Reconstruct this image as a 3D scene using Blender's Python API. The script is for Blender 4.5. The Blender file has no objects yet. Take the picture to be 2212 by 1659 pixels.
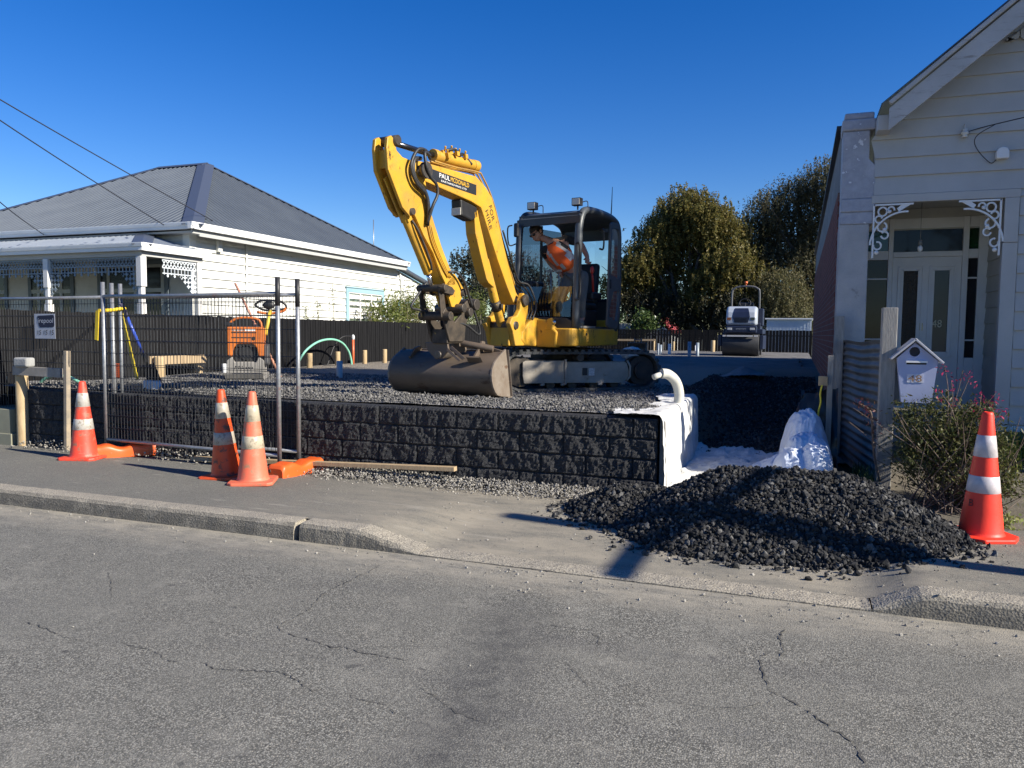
import bpy, bmesh, math, random
import numpy as np
from mathutils import Vector, Matrix
random.seed(7); RNG = np.random.default_rng(7)
S = bpy.context.scene; COL = S.collection
R = math.radians

# ---------------------------------------------------------------- camera, sky, sun, exposure
EYE = (0.0, 0.0, 1.58); FPX = 1650.0; PITCH = R(3.86); YAW = R(20.5); ROLL = R(0.51)
cam_data = bpy.data.cameras.new("camera"); cam_data.sensor_width = 36.0
cam_data.lens = 36.0 * FPX / 2212.0; cam_data.clip_start = 0.05; cam_data.clip_end = 3000
cam = bpy.data.objects.new("camera", cam_data); COL.objects.link(cam); S.camera = cam
_r = Vector((math.cos(YAW), math.sin(YAW), 0)); _f = Vector((-math.sin(YAW), math.cos(YAW), 0)); _z = Vector((0, 0, 1))
FWD = _f * math.cos(PITCH) - _z * math.sin(PITCH); UP0 = _f * math.sin(PITCH) + _z * math.cos(PITCH)
RIGHT = _r * math.cos(ROLL) + UP0 * math.sin(ROLL); UPV = -_r * math.sin(ROLL) + UP0 * math.cos(ROLL)
mw = Matrix((RIGHT, UPV, -FWD)).transposed().to_4x4(); mw.translation = Vector(EYE); cam.matrix_world = mw

SUN = Vector((1.0, -0.137, 0.583)).normalized()
SKY_STRENGTH = 0.08; SUN_STRENGTH = 5.0
world = bpy.data.worlds.new("World"); S.world = world; world.use_nodes = True
nt = world.node_tree; nt.nodes.clear()
sky = nt.nodes.new("ShaderNodeTexSky"); sky.sky_type = 'NISHITA'; sky.sun_disc = False
sky.sun_elevation = math.asin(SUN.z); sky.sun_rotation = math.atan2(SUN.x, SUN.y)
sky.air_density = 1.0; sky.dust_density = 0.0; sky.ozone_density = 4.0; sky.altitude = 100
hsv = nt.nodes.new("ShaderNodeHueSaturation"); hsv.inputs['Saturation'].default_value = 1.36; hsv.inputs['Hue'].default_value = 0.517
bg = nt.nodes.new("ShaderNodeBackground"); bg.inputs['Strength'].default_value = SKY_STRENGTH
wo = nt.nodes.new("ShaderNodeOutputWorld")
nt.links.new(sky.outputs[0], hsv.inputs['Color']); nt.links.new(hsv.outputs[0], bg.inputs[0]); nt.links.new(bg.outputs[0], wo.inputs[0])
sl = bpy.data.lights.new("sun", 'SUN'); sl.energy = SUN_STRENGTH; sl.angle = R(0.5); sl.color = (1.0, 0.935, 0.82)
so = bpy.data.objects.new("sun", sl); COL.objects.link(so)
so.rotation_euler = (-SUN).to_track_quat('-Z', 'Y').to_euler()
S.view_settings.view_transform = 'Standard'; S.view_settings.look = 'None'; S.view_settings.exposure = 0.82; S.view_settings.gamma = 1.0
S.render.engine = 'CYCLES'
S.cycles.max_bounces = 6; S.cycles.diffuse_bounces = 3; S.cycles.glossy_bounces = 3; S.cycles.transmission_bounces = 4; S.cycles.transparent_max_bounces = 8

# ---------------------------------------------------------------- surveying helpers: sight line through a point of the photo (2212 px wide) to a known plane
def _ray(u, v): return RIGHT * ((u - 1106.0) / FPX) + UPV * ((829.5 - v) / FPX) + FWD
def at_z(u, v, z): d = _ray(u, v); return Vector(EYE) + d * ((z - EYE[2]) / d.z)
def at_y(u, v, y): d = _ray(u, v); return Vector(EYE) + d * ((y - EYE[1]) / d.y)
def at_x(u, v, x): d = _ray(u, v); return Vector(EYE) + d * ((x - EYE[0]) / d.x)

# ---------------------------------------------------------------- materials
def lin(c):
    return tuple(((x / 12.92) if x <= 0.04045 else ((x + 0.055) / 1.055) ** 2.4) for x in c[:3]) + (1.0,)
class NT:
    def __init__(s, name):
        s.m = bpy.data.materials.new(name); s.m.use_nodes = True; s.t = s.m.node_tree
        s.b = s.t.nodes["Principled BSDF"]; s.o = s.t.nodes["Material Output"]
        s.tc = s.n("ShaderNodeTexCoord"); s.co = s.tc.outputs['Object']
    def n(s, t, **k):
        x = s.t.nodes.new(t)
        for a, b in k.items(): setattr(x, a, b)
        return x
    def l(s, a, b): s.t.links.new(a, b)
    def noise(s, scale, detail=4, rough=0.6, co=None, dist=0):
        x = s.n("ShaderNodeTexNoise"); x.inputs['Scale'].default_value = scale; x.inputs['Detail'].default_value = detail
        x.inputs['Roughness'].default_value = rough; x.inputs['Distortion'].default_value = dist
        s.l(co or s.co, x.inputs['Vector']); return x.outputs[0]
    def scaled(s, v, co=None):
        x = s.n("ShaderNodeMapping"); x.inputs['Scale'].default_value = v; s.l(co or s.co, x.inputs['Vector']); return x.outputs[0]
    def ramp(s, fac, a, b, lo=0.0, hi=1.0):
        x = s.n("ShaderNodeMapRange"); x.inputs[1].default_value = a; x.inputs[2].default_value = b
        x.inputs[3].default_value = lo; x.inputs[4].default_value = hi; s.l(fac, x.inputs[0]); return x.outputs[0]
    def mix(s, fac, a, b):
        x = s.n("ShaderNodeMix", data_type='RGBA')
        if isinstance(fac, float): x.inputs[0].default_value = fac
        else: s.l(fac, x.inputs[0])
        for i, c in ((6, a), (7, b)):
            if isinstance(c, tuple): x.inputs[i].default_value = (c + (1.0,))[:4]
            else: s.l(c, x.inputs[i])
        return x.outputs[2]
    def math(s, op, a, b=None):
        x = s.n("ShaderNodeMath", operation=op)
        for i, c in ((0, a), (1, b)):
            if c is None: continue
            if isinstance(c, (int, float)): x.inputs[i].default_value = c
            else: s.l(c, x.inputs[i])
        return x.outputs[0]
    def bump(s, h, strength, dist=0.01):
        x = s.n("ShaderNodeBump"); x.inputs['Strength'].default_value = strength; x.inputs['Distance'].default_value = dist
        s.l(h, x.inputs['Height']); s.l(x.outputs[0], s.b.inputs['Normal'])
    def col(s, c):
        if isinstance(c, tuple): s.b.inputs['Base Color'].default_value = (c + (1.0,))[:4]
        else: s.l(c, s.b.inputs['Base Color'])
    def set(s, rough=0.6, metal=0.0, spec=0.5):
        if isinstance(rough, (int, float)): s.b.inputs['Roughness'].default_value = rough
        else: s.l(rough, s.b.inputs['Roughness'])
        s.b.inputs['Metallic'].default_value = metal; s.b.inputs['Specular IOR Level'].default_value = spec
MATS = {}
def mat(name, c1, c2=None, sc=6.0, rough=0.6, metal=0.0, bump=0.0, bsc=60.0, a=0.35, b=0.65, spot=None, ssc=40.0, sa=0.6, sb=0.66, spec=0.5, stretch=None):
    """colour c1 worn towards c2 by a noise, with optional third-colour spots"""
    if name in MATS: return MATS[name]
    t = NT(name); co = t.scaled(stretch) if stretch else None
    c = tuple(c1)
    if c2: c = t.mix(t.ramp(t.noise(sc, 6, 0.65, co), a, b), tuple(c1), tuple(c2))
    if spot: c = t.mix(t.ramp(t.noise(ssc, 5, 0.7, co), sa, sb), c, tuple(spot))
    t.col(c); t.set(rough, metal, spec)
    if bump: t.bump(t.noise(bsc, 4, 0.6, co), bump, 0.01)
    MATS[name] = t.m; return t.m
def glass(name, tint=(0.8, 0.85, 0.85), alpha=0.25, rough=0.02):
    if name in MATS: return MATS[name]
    t = NT(name); tr = t.n("ShaderNodeBsdfTransparent"); tr.inputs[0].default_value = tint + (1.0,)
    g = t.n("ShaderNodeBsdfGlossy"); g.inputs['Roughness'].default_value = rough; g.inputs['Color'].default_value = (0.9, 0.95, 0.95, 1)
    fr = t.n("ShaderNodeFresnel"); fr.inputs[0].default_value = 1.45
    mx = t.n("ShaderNodeMixShader"); t.l(t.ramp(fr.outputs[0], 0, 1, alpha * 0.12, 0.75), mx.inputs[0]); t.l(tr.outputs[0], mx.inputs[1]); t.l(g.outputs[0], mx.inputs[2])
    t.l(mx.outputs[0], t.o.inputs[0]); MATS[name] = t.m; return t.m
def leafmat(name, cols, trans=0.35, rough=0.5):
    if name in MATS: return MATS[name]
    t = NT(name); g = t.n("ShaderNodeNewGeometry"); cr = t.n("ShaderNodeValToRGB"); e = cr.color_ramp.elements
    e[0].position = 0; e[0].color = tuple(cols[0]) + (1,); e[1].position = 1; e[1].color = tuple(cols[-1]) + (1,)
    for i, c in enumerate(cols[1:-1]):
        q = e.new((i + 1) / (len(cols) - 1)); q.color = tuple(c) + (1,)
    t.l(g.outputs['Random Per Island'], cr.inputs[0]); t.col(cr.outputs[0]); t.set(rough, 0, 0.3)
    tl = t.n("ShaderNodeBsdfTranslucent"); t.l(cr.outputs[0], tl.inputs[0])
    mx = t.n("ShaderNodeMixShader"); mx.inputs[0].default_value = trans; t.l(t.b.outputs[0], mx.inputs[1]); t.l(tl.outputs[0], mx.inputs[2]); t.l(mx.outputs[0], t.o.inputs[0])
    MATS[name] = t.m; return t.m

# ---------------------------------------------------------------- object helpers
ROOTM = {}
def tag(o, label=None, cat=None, group=None, kind=None):
    if label: o['label'] = label
    if cat: o['category'] = cat
    if group: o['group'] = group
    if kind: o['kind'] = kind
    return o
def thing(name, label, cat, loc=(0, 0, 0), rotz=0.0, group=None):
    o = bpy.data.objects.new(name, None); COL.objects.link(o); o.location = loc; o.rotation_euler = (0, 0, rotz)
    o.empty_display_size = 0.2; tag(o, label, cat, group)
    ROOTM[o.name] = Matrix.Translation(Vector(loc)) @ Matrix.Rotation(rotz, 4, 'Z'); return o
def worldm(o):
    m = ROOTM.get(o.name)
    return m if m is not None else Matrix.Identity(4)
class MB:
    """collects shapes, then links them as ONE mesh object"""
    def __init__(s): s.v = []; s.f = []; s.mi = []; s.sm = []; s.cur = 0; s.M = Matrix.Identity(4)
    def add(s, vs, fs, smooth=False):
        o = len(s.v)
        for p in vs: s.v.append(s.M @ Vector(p))
        for f in fs: s.f.append([o + i for i in f]); s.mi.append(s.cur); s.sm.append(smooth)
        return s
    def box(s, c, d, rot=None):
        x, y, z = d[0] / 2, d[1] / 2, d[2] / 2; c = Vector(c)
        vs = [Vector(p) for p in ((-x, -y, -z), (x, -y, -z), (x, y, -z), (-x, y, -z), (-x, -y, z), (x, -y, z), (x, y, z), (-x, y, z))]
        if rot is not None: vs = [rot @ p for p in vs]
        return s.add([c + p for p in vs], [(0, 3, 2, 1), (4, 5, 6, 7), (0, 1, 5, 4), (1, 2, 6, 5), (2, 3, 7, 6), (3, 0, 4, 7)])
    def bb(s, a, b):
        a, b = Vector(a), Vector(b); return s.box((a + b) / 2, [abs(q) for q in (b - a)])
    def bar(s, p, q, w, h, up=(0, 0, 1)):
        p, q = Vector(p), Vector(q); d = q - p; L = d.length; x = d / L; u = Vector(up)
        if abs(x.dot(u)) > 0.99: u = Vector((1, 0, 0))
        y = u.cross(x).normalized(); z = x.cross(y)
        return s.box((p + q) / 2, (L, w, h), Matrix((x, y, z)).transposed())
    def tube(s, pts, r, n=10, caps=True, smooth=True):
        pts = [Vector(p) for p in pts]; m = len(pts); rr = r if isinstance(r, (list, tuple)) else [r] * m
        t0 = (pts[1] - pts[0]).normalized(); u = Vector((0, 0, 1)) if abs(t0.z) < 0.9 else Vector((1, 0, 0))
        a = u.cross(t0).normalized(); vs = []
        for i in range(m):
            t = ((pts[min(i + 1, m - 1)] - pts[max(i - 1, 0)])).normalized()
            a = (a - t * a.dot(t)).normalized(); b = t.cross(a)
            for k in range(n):
                w = 2 * math.pi * k / n; vs.append(pts[i] + (a * math.cos(w) + b * math.sin(w)) * rr[i])
        fs = [(i * n + k, i * n + (k + 1) % n, (i + 1) * n + (k + 1) % n, (i + 1) * n + k) for i in range(m - 1) for k in range(n)]
        s.add(vs, fs, smooth)
        if caps:
            o = len(s.v) - m * n
            s.f += [[o + k for k in reversed(range(n))], [o + (m - 1) * n + k for k in range(n)]]; s.mi += [s.cur] * 2; s.sm += [False] * 2
        return s
    def cyl(s, p, q, r, n=16, r2=None): return s.tube([p, q], [r, r if r2 is None else r2], n)
    def prism(s, poly, o, ax, bx, t, center=True):
        """polygon in plane (ax,bx) at o, thickness t along ax x bx"""
        ax, bx, o = Vector(ax), Vector(bx), Vector(o); nn = ax.cross(bx).normalized()
        o = o - nn * (t / 2 if center else 0); n = len(poly)
        area = sum(poly[i][0] * poly[(i + 1) % n][1] - poly[(i + 1) % n][0] * poly[i][1] for i in range(n))
        if area < 0: poly = poly[::-1]
        vs = [o + ax * a + bx * b for a, b in poly]; vs += [p + nn * t for p in vs]
        return s.add(vs, [tuple(reversed(range(n))), tuple(range(n, 2 * n))] + [(i, (i + 1) % n, n + (i + 1) % n, n + i) for i in range(n)])
    def lathe(s, prof, c=(0, 0, 0), n=24, smooth=True):
        c = Vector(c); vs = []; m = len(prof)
        for (r, z) in prof:
            for k in range(n): vs.append(c + Vector((r * math.cos(2 * math.pi * k / n), r * math.sin(2 * math.pi * k / n), z)))
        fs = [(i * n + k, i * n + (k + 1) % n, (i + 1) * n + (k + 1) % n, (i + 1) * n + k) for i in range(m - 1) for k in range(n)]
        return s.add(vs, fs, smooth)
    def grid(s, fn, nu, nv, smooth=True, flip=False):
        vs = [fn(i / nu, j / nv) for j in range(nv + 1) for i in range(nu + 1)]; w = nu + 1
        fs = [(j * w + i, j * w + i + 1, (j + 1) * w + i + 1, (j + 1) * w + i) for j in range(nv) for i in range(nu)]
        if flip: fs = [tuple(reversed(f)) for f in fs]
        return s.add(vs, fs, smooth)
    def sphere(s, c, r, nu=16, nv=10):
        c = Vector(c); r = Vector(r) if not isinstance(r, (int, float)) else Vector((r, r, r))
        return s.grid(lambda u, v: c + Vector((r.x * math.cos(6.28318 * u) * math.sin(math.pi * v), r.y * math.sin(6.28318 * u) * math.sin(math.pi * v), -r.z * math.cos(math.pi * v))), nu, nv)
    def build(s, name, mats, parent=None, bevel=0.0, local=False, seg=2, solid=0.0, recentre=True, autosmooth=None):
        me = bpy.data.meshes.new(name); V = s.v
        o = bpy.data.objects.new(name, me); COL.objects.link(o)
        if parent is None and recentre and V:
            lo = Vector((sum(p.x for p in V) / len(V), sum(p.y for p in V) / len(V), min(p.z for p in V)))
            V = [p - lo for p in V]; o.location = lo; ROOTM[o.name] = Matrix.Translation(lo)
        if parent is not None:
            pm = worldm(parent)
            if not local: inv = pm.inverted(); V = [inv @ p for p in V]
            o.parent = parent; ROOTM[o.name] = pm
        me.from_pydata([tuple(p) for p in V], [], s.f)
        for m in (mats if isinstance(mats, (list, tuple)) else [mats]): me.materials.append(m)
        me.polygons.foreach_set('material_index', s.mi); me.polygons.foreach_set('use_smooth', s.sm); me.update()
        if solid: md = o.modifiers.new('solid', 'SOLIDIFY'); md.thickness = solid; md.offset = 0
        if bevel:
            md = o.modifiers.new('bevel', 'BEVEL'); md.width = bevel; md.segments = seg; md.limit_method = 'ANGLE'; md.angle_limit = R(35); md.harden_normals = False
        return o
def np_mesh(name, V, F, mats, parent=None, mi=None, smooth=False, recentre=True):
    """numpy arrays: V (n,3), F (m,k)"""
    me = bpy.data.meshes.new(name); o = bpy.data.objects.new(name, me); COL.objects.link(o); V = np.asarray(V, float)
    if parent is None and recentre:
        lo = np.array([V[:, 0].mean(), V[:, 1].mean(), V[:, 2].min()]); V = V - lo; o.location = lo; ROOTM[o.name] = Matrix.Translation(Vector(lo))
    elif parent is not None:
        inv = np.array(worldm(parent).inverted()); V = V @ inv[:3, :3].T + inv[:3, 3]; o.parent = parent; ROOTM[o.name] = worldm(parent)
    k = F.shape[1]; me.vertices.add(len(V)); me.vertices.foreach_set('co', V.astype(np.float32).ravel())
    me.loops.add(F.size); me.loops.foreach_set('vertex_index', F.astype(np.int32).ravel())
    me.polygons.add(len(F)); me.polygons.foreach_set('loop_start', np.arange(0, F.size, k, dtype=np.int32))
    for m in (mats if isinstance(mats, (list, tuple)) else [mats]): me.materials.append(m)
    if mi is not None: me.polygons.foreach_set('material_index', np.asarray(mi, np.int32))
    me.polygons.foreach_set('use_smooth', np.full(len(F), smooth)); me.update(calc_edges=True); return o
def dup(root, loc, rotz=None, label=None):
    r = root.copy(); COL.objects.link(r); r.location = loc
    if rotz is not None: r.rotation_euler = (0, 0, rotz)
    if label: r['label'] = label
    for ch in list(root.children):
        c = ch.copy(); COL.objects.link(c); c.parent = r
        for g in list(ch.children):
            d = g.copy(); COL.objects.link(d); d.parent = c
    return r
def curve_pts(pts, n=40):
    """Catmull-Rom through points"""
    P = [Vector(p) for p in pts]; P = [P[0] * 2 - P[1]] + P + [P[-1] * 2 - P[-2]]; out = []
    m = len(P) - 3; per = max(2, n // m)
    for i in range(m):
        a, b, c, d = P[i:i + 4]
        for k in range(per):
            t = k / per
            out.append(0.5 * ((2 * b) + (c - a) * t + (2 * a - 5 * b + 4 * c - d) * t * t + (3 * b - a - 3 * c + d) * t ** 3))
    out.append(P[-2]); return out
def text_into(mb, body, o, xd, yd, size, width=None, depth=0.002):
    """lettering added to mb: origin o (left, baseline), reading direction xd, up yd"""
    cu = bpy.data.curves.new("t", 'FONT'); cu.body = body; cu.size = 1.0; cu.extrude = 0; cu.resolution_u = 3
    ob = bpy.data.objects.new("t", cu); COL.objects.link(ob); bpy.context.view_layer.update()
    me = bpy.data.meshes.new_from_object(ob.evaluated_get(bpy.context.evaluated_depsgraph_get()))
    bpy.data.objects.remove(ob); bpy.data.curves.remove(cu)
    xs = [v.co.x for v in me.vertices]; ys = [v.co.y for v in me.vertices]
    x0, x1, h = min(xs), max(xs), max(ys) if max(ys) > 0 else 1
    sx = (width / (x1 - x0)) if width else size / 0.7; sy = size / 0.7
    xd, yd, o = Vector(xd).normalized(), Vector(yd).normalized(), Vector(o); nn = xd.cross(yd).normalized()
    vs = [o + xd * ((v.co.x - x0) * sx) + yd * (v.co.y * sy) + nn * depth for v in me.vertices]
    mb.add(vs, [tuple(p.vertices) for p in me.polygons]); bpy.data.meshes.remove(me)
def lattice(x): # smooth value noise for heightfields
    return x
def vnoise(x, y, s=0):
    v = 0; a = 1
    for k in range(4):
        v += a * (math.sin(x * 1.7 * (k + 1) + s * 3.1 + 1.3 * math.sin(y * 1.9 * (k + 1) + s)) * math.cos(y * 1.3 * (k + 1) + s * 1.7 + 0.9 * math.sin(x * 2.3 * (k + 1)))); a *= 0.55; x, y = x * 1.37 + 2.1, y * 1.37 - 1.7
    return v / 2.2
# stones: one mesh of many angular pebbles
def stone_shapes(k=14):
    bm = bmesh.new(); bmesh.ops.create_icosphere(bm, subdivisions=1, radius=1.0); bm.verts.ensure_lookup_table()
    v = np.array([q.co[:] for q in bm.verts]); f = np.array([[w.index for w in p.verts] for p in bm.faces]); bm.free(); out = []
    for i in range(k):
        w = v.copy()
        for j in range(4):      # cut flats so that it reads as crushed rock
            n = RNG.normal(size=3); n /= np.linalg.norm(n); d = w @ n; c = RNG.uniform(0.35, 0.7); ex = np.maximum(d - c, 0); w -= ex[:, None] * n
        w *= RNG.uniform(0.75, 1.25, 3) * np.array([1, 0.85, 0.65]); out.append(w)
    return out, f
STONES, STONE_F = stone_shapes()
def stones(name, P, r, m, parent=None):
    n = len(P); q = RNG.normal(size=(n, 4)); q /= np.linalg.norm(q, axis=1)[:, None]; w, x, y, z = q.T
    Rm = np.stack([1 - 2 * (y * y + z * z), 2 * (x * y - z * w), 2 * (x * z + y * w), 2 * (x * y + z * w), 1 - 2 * (x * x + z * z), 2 * (y * z - x * w), 2 * (x * z - y * w), 2 * (y * z + x * w), 1 - 2 * (x * x + y * y)], 1).reshape(n, 3, 3)
    sh = np.stack(STONES)[RNG.integers(0, len(STONES), n)] * r[:, None, None]
    V = np.einsum('nij,nkj->nki', Rm, sh) + P[:, None, :]; nv = sh.shape[1]
    F = (STONE_F[None] + (np.arange(n) * nv)[:, None, None]).reshape(-1, 3)
    return np_mesh(name, V.reshape(-1, 3), F, m, parent)
# ================================================================ THE SETTING
def px(x0, y0, s, pts): return [((x0 + x / s) * 0.8848, (y0 + y / s) * 0.8848) for x, y in pts]
# ---- road
def chipseal(t, tone_a, tone_b, scale, pit=0.5):
    """worn chip seal: each stone its own tone, dark binder between them"""
    v = t.n("ShaderNodeTexVoronoi"); v.inputs['Scale'].default_value = scale; t.l(t.co, v.inputs['Vector']); g = t.n("ShaderNodeSeparateColor"); t.l(v.outputs['Color'], g.inputs[0])
    k = t.math('POWER', g.outputs[0], 1.6); c = t.mix(k, tone_a, tone_b)
    c = t.mix(t.math('MULTIPLY', t.ramp(g.outputs[1], 0.93, 0.97), 0.75), c, (0.52, 0.47, 0.38))
    c = t.mix(t.math('MULTIPLY', t.ramp(v.outputs['Distance'], 0.42, 0.70), pit), c, (0.035, 0.033, 0.03)); return c, v.outputs['Distance'], g.outputs[2]
def road_material():
    t = NT('road_asphalt'); sp = t.n("ShaderNodeSeparateXYZ"); t.l(t.co, sp.inputs[0]); X, Y = sp.outputs[0], sp.outputs[1]
    c, dist, rnd = chipseal(t, (0.10, 0.098, 0.086), (0.42, 0.405, 0.352), 135, 0.85)
    c2, _, _ = chipseal(t, (0.13, 0.128, 0.113), (0.345, 0.332, 0.288), 240, 0.5)
    c = t.mix(t.ramp(t.noise(1.1, 5, 0.65), 0.38, 0.60, 0.1, 0.6), c, c2)
    big = t.ramp(t.noise(0.55, 6, 0.62, t.scaled((0.6, 1.3, 1))), 0.34, 0.66); c = t.mix(t.math('MULTIPLY', big, 0.38), c, (0.13, 0.125, 0.108))
    c = t.mix(t.math('MULTIPLY', t.ramp(t.noise(3.2, 7, 0.75), 0.52, 0.74), 0.45), c, (0.33, 0.312, 0.265))
    wob = t.math('MULTIPLY', t.math('SUBTRACT', t.noise(1.6, 4), 0.5), 0.35)
    dx = t.math('ABSOLUTE', t.math('ADD', t.math('SUBTRACT', X, t.math('ADD', t.math('MULTIPLY', Y, -0.14), -0.86)), wob))
    st = t.math('MULTIPLY', t.ramp(dx, 0.02, 0.30, 1, 0), t.math('MULTIPLY', t.ramp(Y, 1.6, 2.3), t.ramp(Y, 4.45, 3.7)))
    st = t.math('MULTIPLY', st, t.ramp(t.noise(9, 5, 0.7), 0.25, 0.6)); c = t.mix(t.math('MULTIPLY', st, 0.62), c, (0.045, 0.045, 0.048))
    pol = t.math('MULTIPLY', t.ramp(t.noise(0.9, 5, 0.6, t.scaled((0.35, 1.4, 1))), 0.54, 0.70), 0.45); c = t.mix(pol, c, (0.085, 0.083, 0.085))
    c = t.mix(t.math('MULTIPLY', t.ramp(t.noise(6.5, 3, 0.5), 0.69, 0.74), 0.6), c, (0.05, 0.05, 0.05))
    c = t.mix(t.math('MULTIPLY', t.ramp(t.noise(5.3, 6, 0.8, t.scaled((0.8, 1.7, 1))), 0.70, 0.76), 0.55), c, (0.48, 0.45, 0.38))
    gut = t.math('MULTIPLY', t.ramp(t.math('ADD', Y, t.math('MULTIPLY', t.noise(2.2, 4), 0.25)), 4.30, 4.72), t.ramp(t.noise(6, 6, 0.75, t.scaled((0.5, 1.5, 1))), 0.33, 0.58)); c = t.mix(t.math('MULTIPLY', gut, 0.75), c, (0.35, 0.315, 0.25))
    t.col(c); t.set(0.9, 0, 0.25); t.bump(t.math('SUBTRACT', 1.0, dist), 0.4, 0.006); return t.m
M_ROAD = road_material(); M_CRACK = mat('crack_shadow', (0.03, 0.029, 0.027), (0.12, 0.113, 0.10), 22, 0.95)
b = MB()
b.grid(lambda u, v: (-60 + 110 * u, -40 + 44.76 * v, 0), 2, 2, False)
b.cur = 1
ZA = lambda *p: px(0, 1080, 1.7015, p); ZB = lambda *p: px(1200, 1200, 1.7015, p)
CR = [(ZA((100, 740), (200, 775), (260, 805), (350, 825)), .006), (ZA((510, 840), (620, 855), (690, 900), (750, 910)), .006), (ZA((830, 905), (890, 940), (1000, 945), (1160, 950), (1220, 975), (1300, 1035)), .007),
      (ZA((1600, 500), (1480, 560), (1340, 630), (1290, 690), (1160, 760), (1160, 780), (1290, 820), (1370, 850), (1430, 850), (1500, 870), (1700, 905)), .008), (ZA((1440, 1030), (1480, 1065), (1600, 1085), (1640, 1130)), .005),
      (ZA((1730, 1010), (1860, 1090), (1900, 1120), (2000, 1160), (2080, 1190)), .006), (ZA((770, 735), (880, 745), (1000, 765)), .004), (ZB((1220, 570), (1195, 600), (1215, 650), (1200, 685)), .009),
      (ZB((1145, 665), (1120, 690), (1125, 740), (1140, 790), (1165, 830), (1250, 870), (1340, 925), (1420, 985), (1500, 1040), (1530, 1085), (1560, 1149), (1600, 1230)), .0095), (ZB((1165, 830), (1150, 880)), .006),
      (ZB((730, 865), (830, 885), (1030, 900), (1120, 875)), .004), (ZB((1030, 900), (1100, 940)), .004), (ZB((130, 530), (270, 560), (400, 575), (440, 600), (455, 655)), .005), (ZB((310, 690), (340, 740), (410, 810)), .005),
      (ZB((1400, 820), (1480, 850), (1560, 880)), .003), (ZA((450, 540), (465, 600), (460, 640)), .004), (ZA((1990, 880), (2060, 900), (2050, 960)), .003)]
for pts, w in CR:
    P = [at_z(u, v, 0.004) for u, v in pts]; Q = []
    for i in range(len(P) - 1):
        n = max(2, int((P[i + 1] - P[i]).length / 0.016))
        for k in range(n):
            q = P[i].lerp(P[i + 1], k / n); q += Vector((random.uniform(-1, 1), random.uniform(-1, 1), 0)) * 0.009; Q.append(q)
    Q.append(P[-1]); vs = []; m = len(Q)
    for i in range(m):
        d = (Q[min(i + 1, m - 1)] - Q[max(i - 1, 0)]).normalized(); n = Vector((-d.y, d.x, 0)); ww = w * 0.38 * random.choice((0.0, 0.25, 0.5, 0.8, 1.1, 1.5, 1.0)) * (0.25 if i in (0, m - 1) else 1)
        vs += [Q[i] - n * ww, Q[i] + n * ww]
    b.add(vs, [(2 * i, 2 * i + 2, 2 * i + 3, 2 * i + 1) for i in range(m - 1)])
tag(b.build('road', [M_ROAD, M_CRACK], recentre=False), kind='structure')
# ---- kerbs of old exposed-aggregate concrete
def kerb_material():
    t = NT('kerb_concrete'); v = t.n("ShaderNodeTexVoronoi"); v.inputs['Scale'].default_value = 75; t.l(t.co, v.inputs['Vector'])
    c = t.mix(t.ramp(t.noise(4, 5), 0.35, 0.65), (0.42, 0.375, 0.295), (0.32, 0.29, 0.235))
    c = t.mix(t.ramp(t.noise(110, 3, 0.7), 0.38, 0.52), (0.10, 0.09, 0.075), c); c = t.mix(t.math('MULTIPLY', t.ramp(v.outputs['Distance'], 0.25, 0.1), 0.5), c, (0.5, 0.46, 0.38))
    g = t.n('ShaderNodeNewGeometry'); sn = t.n('ShaderNodeSeparateXYZ'); t.l(g.outputs['True Normal'], sn.inputs[0]); face_shade = t.math('MULTIPLY', t.ramp(sn.outputs[1], -0.55, -0.9), t.ramp(t.noise(5, 5), 0.25, 0.5)); c = t.mix(t.math('MULTIPLY', face_shade, 0.62), c, (0.085, 0.08, 0.07))  # shade painted into the colour of the kerb's road-facing side
    t.col(c); t.set(0.9, 0, 0.25); t.bump(t.math('ADD', t.noise(90, 3, 0.7), v.outputs['Distance']), 0.6, 0.006); return t.m
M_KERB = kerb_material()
def edge_h(x):  # height of the kerb top: full on the left, dropped at the crossing, full again on the right
    if x < -2.95: return 0.135
    if x < -2.45: return 0.135 - 0.117 * ((x + 2.95) / 0.5)
    if x < 0.42: return 0.018
    if x < 0.72: return 0.018 + 0.117 * ((x - 0.42) / 0.3)
    return 0.135
def kerb(x0, x1, step=0.05):
    m = MB(); n = int((x1 - x0) / step); pr = lambda h: [(4.735, -0.03), (4.738, h * 0.45), (4.745, max(h - 0.03, h * 0.6)), (4.765, h - 0.006), (4.80, h), (4.87, h), (4.925, h - 0.001)]
    def fn(u, v):
        x = x0 + (x1 - x0) * u; h = edge_h(x); p = pr(h); k = round(v * (len(p) - 1)); j = 0.35 if abs(u - 0.5) < 0.4999 else 0.9
        y, z = p[k]; e = 0.0022
        return Vector((x + random.uniform(-e, e), y + random.uniform(-e, e), z + (random.uniform(-e, e) if k > 0 else 0)))
    m.grid(fn, n, 6, False)
    for xx, s in ((x0, 1), (x1, -1)):
        p = pr(edge_h(xx)); f = [(xx + s * 0.004, y, z) for y, z in p] + [(xx + s * 0.004, 4.925, -0.03)]; m.add(f, [tuple(range(len(f))) if s < 0 else tuple(reversed(range(len(f))))])
    return tag(m.build('kerb', M_KERB), kind='structure')
kerb(-24, -3.52, 0.09); kerb(-3.47, -2.46, 0.035); kerb(-2.455, 0.44, 0.05); kerb(0.447, 9, 0.05)
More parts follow.
